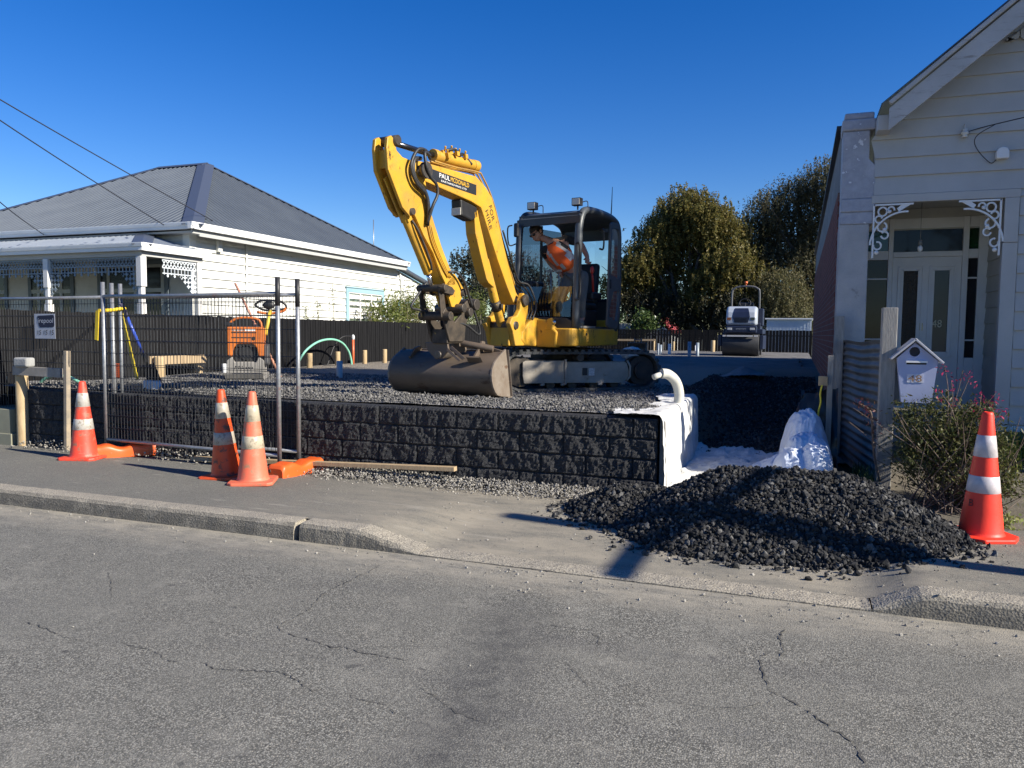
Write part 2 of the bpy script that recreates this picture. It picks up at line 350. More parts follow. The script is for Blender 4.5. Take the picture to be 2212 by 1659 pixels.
# ---- footpath
def foot_z(x, y):
    t = min(1, max(0, (y - 4.90) / 1.6)); e = edge_h(x) - 0.004
    tgt = 0.075 if x < -6 else (0.075 + (0.035 - 0.075) * min(1, (x + 6) / 2.5))
    if x > 0.2: tgt = 0.035 + 0.05 * min(1, (x - 0.2) / 0.8)
    z = e + (tgt - e) * t
    if y > 6.5: z -= 0.03 * (y - 6.5) / 0.6
    return z + 0.004 * vnoise(x * 1.1, y * 1.4, 2)
def path_material():
    t = NT('footpath_seal'); sp = t.n("ShaderNodeSeparateXYZ"); t.l(t.co, sp.inputs[0]); X, Y = sp.outputs[0], sp.outputs[1]
    c, dist, rnd = chipseal(t, (0.125, 0.122, 0.106), (0.32, 0.308, 0.262), 220, 0.5)
    c = t.mix(t.math('MULTIPLY', t.ramp(t.noise(1.3, 6, 0.65), 0.36, 0.62), 0.4), c, (0.14, 0.136, 0.12))
    dust = t.math('MULTIPLY', t.ramp(X, -4.6, -2.6), t.ramp(t.noise(2.1, 6, 0.7, t.scaled((0.7, 1.6, 1))), 0.28, 0.60)); dust = t.math('MULTIPLY', dust, t.ramp(X, 1.8, 0.7)); c = t.mix(t.math('MULTIPLY', dust, 0.85), c, t.mix(t.noise(120, 3, 0.8), (0.25, 0.22, 0.165), (0.45, 0.40, 0.315)))
    c = t.mix(t.math('MULTIPLY', t.ramp(t.noise(9, 6, 0.75), 0.55, 0.7), 0.4), c, (0.09, 0.088, 0.082))
    c = t.mix(t.math('MULTIPLY', t.ramp(t.noise(5, 4, 0.6, t.scaled((0.35, 1.6, 1))), 0.62, 0.7), 0.5), c, (0.36, 0.335, 0.28))
    t.col(c); t.set(0.9, 0, 0.25); t.bump(t.math('SUBTRACT', 1.0, dist), 0.6, 0.005); return t.m
M_PATH = path_material(); b = MB()
b.grid(lambda u, v: (lambda x, y: Vector((x, y, foot_z(x, y))))(-24 + 33 * u, 4.90 + 2.22 * v), 330, 24)
tag(b.build('footpath', M_PATH, recentre=False), kind='structure')
# ---- earth sheet to the horizon, low far hill, neighbour's yard
b = MB(); b.grid(lambda u, v: (-500 + 1000 * u, -300 + 1000 * v, -0.09), 4, 4, False)
tag(b.build('ground', mat('dry_earth', (0.10, 0.09, 0.06), (0.07, 0.075, 0.04), 0.4, 0.95), recentre=False), kind='structure')
b = MB(); b.grid(lambda u, v: Vector((-160 + 260 * u, 210 + 120 * v, -1 + 7 * math.sin(math.pi * v) * (0.62 + 0.3 * math.sin(u * 7 + 1) + 0.08 * vnoise(u * 9, v * 5)))), 60, 14)
tag(b.build('hill', mat('far_hillside', (0.035, 0.045, 0.025), (0.08, 0.075, 0.05), 0.05, 0.95), recentre=False), kind='structure')
b = MB(); b.grid(lambda u, v: Vector((-45 + 34.4 * u, 7.6 + 40 * v, 0.42 + 0.03 * vnoise(u * 20, v * 20))), 20, 24)
tag(b.build('yard', mat('yard_grass', (0.05, 0.06, 0.025), (0.10, 0.09, 0.05), 3, 0.95), recentre=False), kind='structure')
# ---- the levelled building lot with the lower drive on its right
def lot_z(x, y, n=True):
    lot = 0.795 + (0.018 * vnoise(x * 0.9, y * 0.9, 1) if n else 0) + (0.05 * max(0, 1 - abs(y - 7.75) / 0.5) if y < 8.3 else 0)
    ramp = 0.10 if y < 9.3 else min(0.795, 0.10 + 0.125 * (y - 9.3))
    w = 0.06 if y < 9.7 else min(1.1, 0.06 + 0.5 * (y - 9.7)); x0 = -1.32
    s = min(1, max(0, (x - x0) / w)); s = s * s * (3 - 2 * s)
    return lot + (ramp + (0.02 * vnoise(x * 2, y * 2, 5) if n else 0) - lot) * s
def lot_material():
    t = NT('lot_gravel'); sp = t.n("ShaderNodeSeparateXYZ"); t.l(t.co, sp.inputs[0]); X, Y = sp.outputs[0], sp.outputs[1]
    v = t.n("ShaderNodeTexVoronoi"); v.inputs['Scale'].default_value = 38; t.l(t.co, v.inputs['Vector']); g = t.n("ShaderNodeSeparateColor"); t.l(v.outputs['Color'], g.inputs[0])
    c = t.mix(g.outputs[0], (0.15, 0.145, 0.14), (0.30, 0.29, 0.275))
    sand = t.mix(t.ramp(t.noise(70, 3, 0.7), 0.35, 0.65), (0.20, 0.175, 0.14), (0.34, 0.30, 0.245))
    c = t.mix(t.ramp(t.math('ADD', Y, t.math('MULTIPLY', t.noise(0.8), 1.5)), 11.8, 13.2), c, sand)
    seal = t.mix(t.ramp(t.noise(2, 5), 0.35, 0.65), (0.14, 0.135, 0.13), (0.22, 0.21, 0.20)); c = t.mix(t.ramp(Y, 17, 20), c, seal)
    dk = t.math('MULTIPLY', t.ramp(X, -1.6, -1.1), t.ramp(Y, 20, 13)); c = t.mix(dk, c, t.mix(g.outputs[1], (0.035, 0.034, 0.033), (0.085, 0.08, 0.075)))
    c = t.mix(t.math('MULTIPLY', dk, t.ramp(t.math('ADD', Y, t.math('MULTIPLY', t.noise(3), 1.2)), 11.8, 10.4)), c, (0.13, 0.105, 0.08))
    t.col(c); t.set(0.92, 0, 0.25); t.bump(t.math('SUBTRACT', 1.0, v.outputs['Distance']), 0.9, 0.03); return t.m
M_LOT = lot_material(); ys = [7.3 + 0.09 * i for i in range(60)]
while ys[-1] < 37: ys.append(ys[-1] + (0.2 if ys[-1] < 16 else 0.8))
xs = [-10.15 + 0.16 * i for i in range(53)] + [-1.62 + 0.05 * i for i in range(42)]; xs = [x for x in xs if x < 0.45]
b = MB(); W = len(xs); b.add([(x, y, lot_z(x, y)) for y in ys for x in xs], [(j * W + i, j * W + i + 1, (j + 1) * W + i + 1, (j + 1) * W + i) for j in range(len(ys) - 1) for i in range(W - 1)], True)
tag(b.build('lot_ground', M_LOT, recentre=False), kind='structure')
M_STONE = None
def stone_material(name, cols):
    t = NT(name); g = t.n("ShaderNodeNewGeometry"); cr = t.n("ShaderNodeValToRGB"); e = cr.color_ramp.elements; cr.color_ramp.interpolation = 'LINEAR'
    e[0].color = cols[0] + (1,); e[1].color = cols[-1] + (1,)
    for i, c in enumerate(cols[1:-1]): q = e.new((i + 1) / (len(cols) - 1)); q.color = c + (1,)
    t.l(g.outputs['Random Per Island'], cr.inputs[0]); c = t.mix(t.ramp(t.noise(90, 3), 0.4, 0.65), cr.outputs[0], t.mix(0.5, cr.outputs[0], (0.02, 0.02, 0.02)))
    t.col(c); t.set(0.9, 0, 0.2); return t.m
M_STONE = stone_material('grey_crushed_rock', [(0.075, 0.074, 0.072), (0.135, 0.132, 0.127), (0.20, 0.193, 0.182), (0.30, 0.287, 0.265)])
M_DSTONE = stone_material('dark_crushed_rock', [(0.016, 0.017, 0.018), (0.028, 0.028, 0.029), (0.040, 0.040, 0.040), (0.058, 0.056, 0.054), (0.16, 0.155, 0.145)])
M_PSTONE = stone_material('pale_grit', [(0.26, 0.24, 0.21), (0.33, 0.31, 0.27), (0.42, 0.395, 0.35)])
def scatter(n, f): return np.array([f() for _ in range(n)])
def on_lot():
    y = 7.34 + 4.6 * random.random() ** 1.35; x = random.uniform(-9.9, -1.3); return (x, y)
P = []
for _ in range(23000):
    x, y = on_lot(); P.append((x, y, lot_z(x, y) + random.uniform(-0.004, 0.012)))
for _ in range(3200):   # the loose ridge spilling on the blocks
    y = random.gauss(7.55, 0.17); x = random.uniform(-9.3, -1.45)
    if y > 7.2: P.append((x, y, lot_z(x, max(y, 7.35)) + random.uniform(0, 0.03)))
P = np.array(P); r = 0.010 + 0.014 * RNG.random(len(P)) ** 1.6
tag(stones('lot_gravel', P, r, M_STONE), 'grey crushed gravel spread over the levelled lot', 'gravel', kind='stuff')
P = []
for _ in range(9000):
    y = random.uniform(9.5, 15); x = random.uniform(-1.5, 0.3); P.append((x, y, lot_z(x, y) + random.uniform(-0.002, 0.02)))
tag(stones('drive_gravel', np.array(P), 0.012 + 0.018 * RNG.random(len(P)) ** 1.5, M_DSTONE), 'dark loose gravel on the unfinished drive', 'gravel', kind='stuff')
# ---- the big heap of dark rock on the footpath
def segd(x, y, a, b_):
    ax, ay = a; bx, by = b_; t = max(0, min(1, ((x - ax) * (bx - ax) + (y - ay) * (by - ay)) / ((bx - ax) ** 2 + (by - ay) ** 2))); return math.hypot(x - ax - t * (bx - ax), y - ay - t * (by - ay))
def pile_h(x, y):
    d1 = segd(x, y, (-0.48, 6.28), (0.30, 6.38)); d2 = segd(x, y, (-1.36, 6.5), (-0.8, 6.5)); d3 = segd(x, y, (0.3, 6.3), (0.52, 6.2))
    h = max(0.54 - 0.57 * (math.sqrt(d1 * d1 + 0.012)), 0.275 - 0.50 * math.sqrt(d2 * d2 + 0.01), 0.33 - 0.55 * math.sqrt(d3 * d3 + 0.01))
    return h + 0.022 * vnoise(x * 3.1, y * 3.3, 4)
def mound(u, v):
    x = -2.1 + 3.5 * u; y = 5.1 + 2.1 * v; return Vector((x, y, foot_z(x, min(y, 7.1)) + max(-0.03, pile_h(x, y) - 0.01)))
pile = thing('gravel_pile', 'waist-high heap of dark crushed rock dumped on the footpath', 'gravel pile', (-0.1, 6.2, 0.05)); pile['kind'] = 'stuff'
b = MB(); b.grid(mound, 90, 60); tag(b.build('fines', mat('rock_fines', (0.022, 0.021, 0.02), (0.06, 0.052, 0.042), 6, 0.95, bump=0.8, bsc=80), pile), kind='stuff')
P = []
while len(P) < 21000:
    x = random.uniform(-2.1, 1.35); y = random.uniform(5.15, 7.1); h = pile_h(x, y)
    if h > 0.005 or (h > -0.06 and random.random() < 0.22) or (h > -0.16 and random.random() < 0.03): P.append((x, y, foot_z(x, min(y, 7.1)) + max(h, 0) + random.uniform(-0.012, 0.016)))
tag(stones('rocks', np.array(P), 0.007 + 0.027 * RNG.random(len(P)) ** 2.6, M_DSTONE, pile), kind='stuff')
# ---- pale grit berm along the foot of the blocks and stray pebbles
P = []
while len(P) < 6000:
    x = random.uniform(-9.4, -1.75); y = 7.08 - abs(random.gauss(0, 0.16)); 
    if y > 6.55 + 0.05 * vnoise(x * 3, 1) and (x > -4.95 or random.random() < 0.12): P.append((x, y, foot_z(x, y) + max(0, 0.11 - 0.25 * (7.08 - y)) * random.random() ** 0.5))
tag(stones('footing_grit', np.array(P), 0.006 + 0.012 * RNG.random(len(P)) ** 2, M_PSTONE), 'pale grit spilled along the foot of the block wall', 'gravel', kind='stuff')
P = []
for _ in range(900):
    x = random.gauss(-0.6, 1.6); y = random.uniform(4.2, 6.4); P.append((x, y, (foot_z(x, y) if y > 4.87 else (edge_h(x) if y > 4.73 else 0.0)) + 0.003))
for _ in range(260):
    x = random.uniform(-7, 2.2); y = 4.7 - abs(random.gauss(0, 0.12)); P.append((x, y, 0.004))
for _ in range(60):
    x = random.uniform(-7, 2.0); y = random.uniform(1.5, 6); P.append((x, y, 0.004 if y < 4.73 else foot_z(x, max(y, 4.88)) + 0.003))
tag(stones('stray_pebbles', np.array(P), 0.003 + 0.011 * RNG.random(len(P)) ** 3.2, M_PSTONE), 'stray grit and pebbles scattered over the footpath and gutter', 'gravel', kind='stuff')
# ---- retaining wall of charcoal split-face blocks
def block_material():
    t = NT('charcoal_splitface'); c = t.mix(t.ramp(t.noise(9, 6, 0.7), 0.35, 0.68), (0.018, 0.019, 0.022), (0.036, 0.036, 0.038))
    c = t.mix(t.ramp(t.noise(130, 3), 0.6, 0.68), c, (0.13, 0.13, 0.13)); sp = t.n("ShaderNodeSeparateXYZ"); t.l(t.co, sp.inputs[0])
    c = t.mix(t.math('MULTIPLY', t.ramp(t.noise(3, 5), 0.5, 0.7), t.ramp(sp.outputs[2], 0.28, 0.02)), c, (0.10, 0.09, 0.075))
    t.col(c); t.set(0.75, 0, 0.4); t.bump(t.noise(55, 5, 0.75), 0.9, 0.02); return t.m
M_BLOCK = block_material(); WY, WT, CH, BL = 7.10, 0.788, 0.194, 0.455
def block_face(m, x0, x1, z0, z1, nrm=-1):
    nu, nv = 26, 12; sd = random.random() * 50
    def fn(u, v):
        x = x0 + 0.002 + (x1 - x0 - 0.004) * u; z = z0 + 0.0012 + (z1 - z0 - 0.0024) * v; e = min(u, 1 - u) * (x1 - x0); e2 = min(v, 1 - v) * (z1 - z0); k = min(1, max(0, min(e, e2 * 1.3) - 0.001) / 0.010)
        n = 0.5 + 0.5 * vnoise(x * 7 + sd, z * 4 + sd, 1); n2 = abs(vnoise(x * 15 + sd, z * 9, 3))
        d = (0.55 + 0.45 * k) * (0.010 + 0.034 * max(0, n) + 0.020 * n2 + random.uniform(-0.004, 0.004)); return Vector((x, WY + 0.006 - d, z))
    m.grid(fn, nu, nv, False)
b = MB(); 
for c in range(5):
    z1 = WT - c * CH; z0 = z1 - CH; x = -1.20 - (0.455 if c % 2 else 0.228)
    prev = -1.20
    while prev > -9.6:
        xa = max(x, -9.62); block_face(b, xa, prev, z0, z1); prev = xa; x -= BL
    b.bb((-9.6, WY + 0.02, z0 + 0.003), (-1.205, WY + 0.26, z1 - 0.003))
tag(b.build('retaining_wall', M_BLOCK), 'low retaining wall of charcoal split-face concrete blocks', 'retaining wall')
# ---- white geotextile over the end of the wall and on the floor of the drive
def cloth_mat(name, c, c2, sub=0.0):
    t = NT(name); k = t.mix(t.ramp(t.noise(5, 6, 0.7), 0.42, 0.72), c, c2); t.col(k); t.set(0.8, 0, 0.2); t.bump(t.noise(14, 5, 0.6), 0.5, 0.03); return t.m
M_GEO = cloth_mat('geotextile', (0.66, 0.66, 0.64), (0.46, 0.45, 0.42)); M_PLASTIC = cloth_mat('clear_polythene', (0.60, 0.66, 0.76), (0.74, 0.77, 0.80))
M_PLASTIC.node_tree.nodes["Principled BSDF"].inputs['Roughness'].default_value = 0.62
geo = thing('geotextile', 'white geotextile cloth folded over the end of the block wall and across the drive floor', 'cloth', (-1.15, 8.2, 0.1))
b = MB()
def drape(u, v):
    y = 7.06 + 2.62 * u; tot = 0.42 + 0.10 * math.sin(u * 9) - 0.16 * u + 0.06 * vnoise(u * 9, 1); s = v * (tot + 0.75)
    if s < tot: return Vector((-1.19 - (tot - s), y + 0.02 * vnoise(s * 6, u * 6), 0.832 + 0.012 * vnoise(u * 14, s * 14, 2)))
    q = s - tot; bul = 0.022 * vnoise(u * 7, q * 3, 6) * min(1, q * 6)
    return Vector((-1.185 + 0.05 * q + bul + 0.03 * math.sin(min(1, q / 0.06) * 1.57), y, 0.832 - min(q, 0.74)))
b.grid(drape, 60, 44); b.build('side_drape', M_GEO, geo)
b = MB()
def floorc(u, v):
    x = -1.16 + 1.34 * u + (0.05 * math.sin(v * 11)); y = 6.95 + (2.75 + 0.28 * vnoise(u * 7, 3.3)) * v; rid = abs(vnoise(x * 3.2 + 0.6 * y, y * 1.7 - x, 8))
    return Vector((x, y, max(lot_z(x, y, False), 0.10) + 0.03 + 0.10 * max(0, 0.30 - rid) + 0.02 * vnoise(x * 5, y * 5) + 0.10 * max(0, u - 0.8)))
b.grid(floorc, 64, 84); b.build('floor_sheet', M_GEO, geo)
b = MB(); b.prism([(0, 0.03), (0.075, 0.03), (0.045, 0.76), (0, 0.79)], (-1.185, WY + 0.05, 0), (1, 0, 0), (0, 0, 1), 0.03); tag(b.build('end_board', mat('dirty_concrete', (0.28, 0.27, 0.25), (0.18, 0.17, 0.16), 8, 0.9)), 'grey concrete-stained board standing against the right end of the block wall', 'board')
b = MB()
def bagf(u, v):
    x = -0.55 + 0.92 * u; y = 7.5 + 2.1 * v
    lump = lambda cx, cy, rx, ry, h, p: h * max(0.0, 1 - (abs((x - cx) / rx) ** p + abs((y - cy) / ry) ** p)) ** 0.55
    h = max(lump(0.10, 8.72, 0.27, 0.40, 0.66, 2.4), lump(0.12, 8.25, 0.25, 0.32, 0.46, 3.0), lump(0.20, 8.0, 0.17, 0.30, 0.40, 3.0), lump(-0.02, 7.95, 0.20, 0.25, 0.34, 2.6), 0.30 * max(0, 1 - math.hypot((x - 0.02) / 0.55, (y - 8.5) / 0.95)))
    fold = 0.045 * (1 - abs(vnoise(x * 7 + 1.6 * y, y * 3.2 - x, 2))) ** 2 + 0.012 * vnoise(x * 15, y * 12, 4)
    return Vector((x + 0.04 * vnoise(y * 4, x * 3) * min(1, h * 4), y + 0.03 * vnoise(x * 8, y * 2, 7) * min(1, h * 4), 0.09 + h + fold * (0.4 + 0.8 * min(1, h * 2))))
b.grid(bagf, 90, 150); tag(b.build('plastic_sheet', M_PLASTIC), 'crumpled translucent plastic heaped against the right boundary behind the rock pile', 'plastic sheet')
# ---- front yard on the right
b = MB(); b.grid(lambda u, v: (lambda x, y: Vector((x, y, (foot_z(x, 6.9) if y < 7.1 else 0.055 + 0.06 * (y - 7.0)) + 0.012 * vnoise(x * 3, y * 3))))(0.72 + 8 * u, 6.95 + 4.2 * v), 60, 40)
tag(b.build('front_yard', mat('yard_dirt', (0.15, 0.125, 0.09), (0.09, 0.08, 0.06), 4, 0.95, bump=0.8, bsc=50, spot=(0.28, 0.25, 0.2), ssc=60), recentre=False), kind='structure')
# ================================================================ BUILDINGS, FENCES, TREES
def boardwall(m, x0, x1, z0, z1, pitch, at, horiz, out, lap=0.016, clip=None, wob=0.0015):
    """lapped boards on the plane; horiz/out are unit vectors along the wall and outwards"""
    H, O = Vector(horiz), Vector(out); at = Vector(at); z = z0
    while z < z1 - 0.01:
        t = min(z + pitch, z1); a, c = x0, x1
        if clip:
            cl = clip(z, t)
            if cl is None: z += pitch; continue
            a, c, a2, c2 = cl
        else: a2, c2 = a, c
        P = lambda q, h, d: at + H * q + Vector((0, 0, h)) + O * d
        n = 6; 
        for k in range(n):
            u0, u1 = k / n, (k + 1) / n
            f = lambda p, q, u: p + (q - p) * u
            e0, e1 = random.uniform(-wob, wob), random.uniform(-wob, wob)
            vs = [P(f(a, c, u0), z, lap + (e0 if k else 0)), P(f(a, c, u1), z, lap + (e1 if k < n - 1 else 0)), P(f(a2, c2, u1), t, 0.002), P(f(a2, c2, u0), t, 0.002), P(f(a, c, u0), z, 0.0), P(f(a, c, u1), z, 0.0)]
            m.add(vs, [(0, 1, 2, 3), (4, 5, 1, 0)])
        z += pitch
def weather_paint(name, c, c2, peel=(0.33, 0.29, 0.24), thr=(0.63, 0.68), st=(1, 1, 5)):
    t = NT(name); k = t.mix(t.ramp(t.noise(2.5, 5, 0.6), 0.35, 0.7), c, c2); co = t.scaled((0.7, 0.7, 6))
    k = t.mix(t.math('MULTIPLY', t.ramp(t.noise(3.4, 8, 0.78, co), thr[0], thr[1]), t.ramp(t.noise(0.8, 3), 0.4, 0.6)), k, peel)
    t.col(k); t.set(0.55, 0, 0.35); t.bump(t.noise(45, 4), 0.15, 0.01); return t.m
M_WHITE = weather_paint('white_weatherboard_paint', (0.70, 0.70, 0.66), (0.60, 0.60, 0.54), thr=(0.58, 0.64)); M_GREYW = weather_paint('pale_grey_house_paint', (0.47, 0.465, 0.445), (0.42, 0.415, 0.395), (0.34, 0.32, 0.28), (0.70, 0.76))
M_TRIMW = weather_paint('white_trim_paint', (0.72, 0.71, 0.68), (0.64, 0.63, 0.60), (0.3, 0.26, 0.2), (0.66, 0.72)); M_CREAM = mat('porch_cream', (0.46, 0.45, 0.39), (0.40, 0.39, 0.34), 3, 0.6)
M_PEELT = weather_paint('peeling_barge_paint', (0.50, 0.49, 0.475), (0.41, 0.405, 0.395), (0.25, 0.22, 0.19), (0.54, 0.6))
M_BLUEG = mat('blue_grey_joinery', (0.10, 0.13, 0.15), (0.13, 0.16, 0.18), 5, 0.5); M_PALEB = weather_paint('pale_blue_trim', (0.30, 0.46, 0.52), (0.26, 0.41, 0.47), (0.4, 0.36, 0.3), (0.6, 0.66))
M_LACE = mat('lace_grey_paint', (0.20, 0.25, 0.28), (0.26, 0.31, 0.34), 8, 0.6); M_LACEW = mat('lace_white_paint', (0.66, 0.70, 0.72), (0.55, 0.6, 0.63), 8, 0.6)
M_DARKG = mat('dark_window_glass', (0.010, 0.011, 0.014), (0.022, 0.022, 0.026), 2.5, 0.12, spec=0.3); M_GREENG = mat('green_window_glass', (0.004, 0.05, 0.008), (0.002, 0.02, 0.004), 3, 0.08, spec=0.6); M_AMBERG = mat('reeded_dark_glass', (0.035, 0.018, 0.008), (0.012, 0.008, 0.006), 30, 0.15, bump=0.6, bsc=60, stretch=(8, 1, 1))
M_BLUEGL = mat('grey_blue_glass', (0.045, 0.06, 0.075), (0.035, 0.045, 0.055), 1.5, 0.15, spec=0.3); M_BRASS = mat('worn_brass', (0.45, 0.36, 0.16), None, rough=0.35, metal=0.8); M_NUM = mat('pale_numerals', (0.55, 0.52, 0.38)); M_IRON = mat('roof_iron_slate', (0.105, 0.122, 0.142), (0.085, 0.10, 0.12), 1.2, 0.42, metal=0.15)
M_GUT = mat('white_gutter', (0.80, 0.80, 0.78), (0.74, 0.74, 0.72), 3, 0.35); M_FLASH = mat('ridge_flashing', (0.075, 0.09, 0.125), None, rough=0.45, metal=0.15); M_SOFF = mat('eave_soffit', (0.42, 0.42, 0.40), None, rough=0.7); M_CURT = mat('cream_curtain', (0.36, 0.32, 0.24), (0.24, 0.215, 0.16), 14, 0.9, stretch=(1, 6, 0.3))
M_ROUGHC = mat('roughcast_plaster', (0.48, 0.47, 0.455), (0.38, 0.375, 0.37), 3, 0.85, bump=1.0, bsc=55, spot=(0.20, 0.19, 0.185), ssc=3.5, sa=0.60, sb=0.70); M_SMOOTHP = mat('peeling_plaster', (0.42, 0.43, 0.47), (0.30, 0.31, 0.35), 7, 0.6, bump=0.8, bsc=22, spot=(0.66, 0.67, 0.70), ssc=7, sa=0.60, sb=0.63)
M_WOODG = mat('weathered_grey_timber', (0.23, 0.22, 0.20), (0.33, 0.315, 0.285), 10, 0.85, bump=0.5, bsc=30, stretch=(4, 4, 0.5), spot=(0.10, 0.095, 0.085), ssc=30, sa=0.62, sb=0.7); M_IRONF = mat('old_corrugated_iron', (0.10, 0.105, 0.11), (0.17, 0.17, 0.17), 3, 0.6, metal=0.4, spot=(0.10, 0.06, 0.04), ssc=12, sa=0.64, sb=0.7)
def brick_material():
    t = NT('old_red_brick'); sp = t.n("ShaderNodeSeparateXYZ"); t.l(t.co, sp.inputs[0]); cb = t.n("ShaderNodeCombineXYZ"); t.l(sp.outputs[1], cb.inputs[0]); t.l(sp.outputs[2], cb.inputs[1])
    bt = t.n("ShaderNodeTexBrick"); t.l(cb.outputs[0], bt.inputs[0]); bt.inputs['Color1'].default_value = (0.22, 0.075, 0.055, 1); bt.inputs['Color2'].default_value = (0.14, 0.05, 0.04, 1); bt.inputs['Mortar'].default_value = (0.20, 0.15, 0.13, 1)
    bt.inputs['Scale'].default_value = 1; bt.inputs['Brick Width'].default_value = 0.235; bt.inputs['Row Height'].default_value = 0.083; bt.inputs['Mortar Size'].default_value = 0.008; bt.inputs['Bias'].default_value = -0.2
    c = t.mix(t.ramp(t.noise(2.5, 6, 0.7), 0.55, 0.72), bt.outputs[0], (0.05, 0.035, 0.03)); t.col(c); t.set(0.9, 0, 0.2); t.bump(t.math('SUBTRACT', t.noise(60), bt.outputs['Fac']), 0.6, 0.01); return t.m
M_BRICK = brick_material()
# ---------------------------------------------------------------- right-hand cottage with the shared brick side wall
FY = 10.5
cot = thing('cottage', 'grey weatherboard cottage with steep gable, recessed porch and brick side wall', 'house', (2, FY, 0))
F = lambda u, v, y=FY: at_y(u, v, y)
b = MB(); b.bb((0.42, FY + 0.36, -0.05), (0.66, 26.5, 3.42)); b.build('brick_wall', M_BRICK, cot)
b = MB(); b.grid(lambda u, v: Vector((0.45 + 0.012 * math.cos(u * 2 * math.pi * 205), FY + 0.4 + 15.6 * u, 3.40 + 0.82 * v - 0.10 * u)), 1640, 1, True, True); b.build('side_cladding', mat('lichened_iron_cladding', (0.24, 0.24, 0.24), (0.15, 0.15, 0.155), 3, 0.7, metal=0.2), cot)
b = MB(); b.bar((0.42, FY + 0.35, 4.24), (0.42, 26.2, 4.13), 0.09, 0.05); b.build('parapet_flashing', mat('black_flashing', (0.03, 0.03, 0.033), None, rough=0.5), cot)
# stuccoed end pier of the party wall
pr = F(1821, 700)[0] + 0.0; x0, x1 = 0.43, 0.775
pier = MB(); pier.bb((x0, FY, -0.05), (x1, FY + 0.36, 2.96)); pl_ = pier.build('pier', M_ROUGHC, cot, bevel=0.012)
b = MB(); b.bb((x0 + 0.005, FY - 0.012, 2.96), (x1 + 0.035, FY + 0.37, 3.11)); b.bb((x0 + 0.01, FY - 0.03, 3.11), (x1 + 0.055, FY + 0.38, 3.27)); b.build('corbel', M_SMOOTHP, pl_, bevel=0.012)
b = MB(); b.prism([(x0 + 0.01, 3.27), (x1 + 0.05, 3.27), (x1 + 0.05, 3.66), (x1 - 0.03, 3.75), (x1 - 0.03, 4.10), (x0 + 0.01, 4.10)], (0, FY + 0.17, 0), (1, 0, 0), (0, 0, 1), 0.37); b.build('pier_head', M_SMOOTHP, pl_, bevel=0.015)
b = MB(); b.bb((x0 - 0.005, FY - 0.04, 4.10), (x1 + 0.03, FY + 0.38, 4.24)); b.bb((x0 + 0.02, FY - 0.02, 4.24), (x1 + 0.01, FY + 0.36, 4.32)); b.build('pier_cap', M_SMOOTHP, pl_, bevel=0.02)
# gable
AX, AZ, EX, EZ = 4.55, 7.06, 0.93, 4.10; SL = (AZ - EZ) / (AX - EX)
def gclip(z, t):
    h0, h1 = max(z, EZ), max(t, EZ)
    if z > AZ - 0.1: return None
    xa = 0.81 if z < 3.75 else (0.76 if z < EZ else EX - 0.14 + (z - EZ) / SL); xb = 0.81 if t < 3.75 else (0.76 if t <= EZ else EX - 0.14 + (t - EZ) / SL)
    return (xa, 2 * AX - xa, xb, 2 * AX - xb)
b = MB(); boardwall(b, 0.8, 8.3, 3.30, AZ, 0.222, (0, FY, 0), (1, 0, 0), (0, -1, 0), 0.03, gclip); boardwall(b, 2.36, 8.3, 0.55, 3.30, 0.222, (0, FY, 0), (1, 0, 0), (0, -1, 0), 0.03)
b.prism([(0.8, 3.3), (8.3, 3.3), (8.3, 4.1), (AX, AZ), (0.8, 4.1)], (0, FY + 0.06, 0), (1, 0, 0), (0, 0, 1), 0.1); b.bb((2.36, FY + 0.01, 0.1), (8.3, FY + 0.11, 3.3)); b.build('gable_wall', M_GREYW, cot)
b = MB(); b.bb((0.79, FY - 0.035, 3.20), (2.36, FY + 0.05, 3.298)); b.build('porch_lintel', M_GREYW, cot, bevel=0.006)
b = MB(); b.bb((2.20, FY - 0.03, 0.5), (2.355, FY + 0.06, 2.68)); b.bb((2.205, FY - 0.04, 2.683), (2.352, FY + 0.06, 3.198)); b.build('corner_board', M_GREYW, cot, bevel=0.005)
b = MB(); b.bb((2.0, FY - 0.05, 0.46), (8.3, FY + 0.05, 0.53)); b.build('base_ledge', M_TRIMW, cot, bevel=0.006)
b = MB(); b.bb((2.0, FY - 0.0, -0.05), (8.3, FY + 0.12, 0.455)); b.build('foundation', mat('foundation_plaster', (0.26, 0.26, 0.22), (0.20, 0.20, 0.17), 3, 0.9), cot)
BO = 0.40
b = MB()
for sgn in (1, -1):
    a = Vector((AX + sgn * (EX - AX - 0.02), FY - BO, EZ - 0.10)); c = Vector((AX, FY - BO, AZ - 0.08)); b.prism([((a.x), a.z - 0.02), (c.x, c.z - 0.02), (c.x, c.z + 0.28), (a.x, a.z + 0.235)], (0, FY - BO, 0), (1, 0, 0), (0, 0, 1), 0.035)
bo = b.build('barge_board', M_PEELT, cot, bevel=0.004)
b = MB(); a = Vector((EX - 0.02, FY - BO - 0.02, EZ + 0.19)); c = Vector((AX, FY - BO - 0.02, AZ + 0.26)); b.bar(a, c, 0.05, 0.06, (0, 1, 0)); b.build('barge_mould', M_PEELT, bo, bevel=0.01)
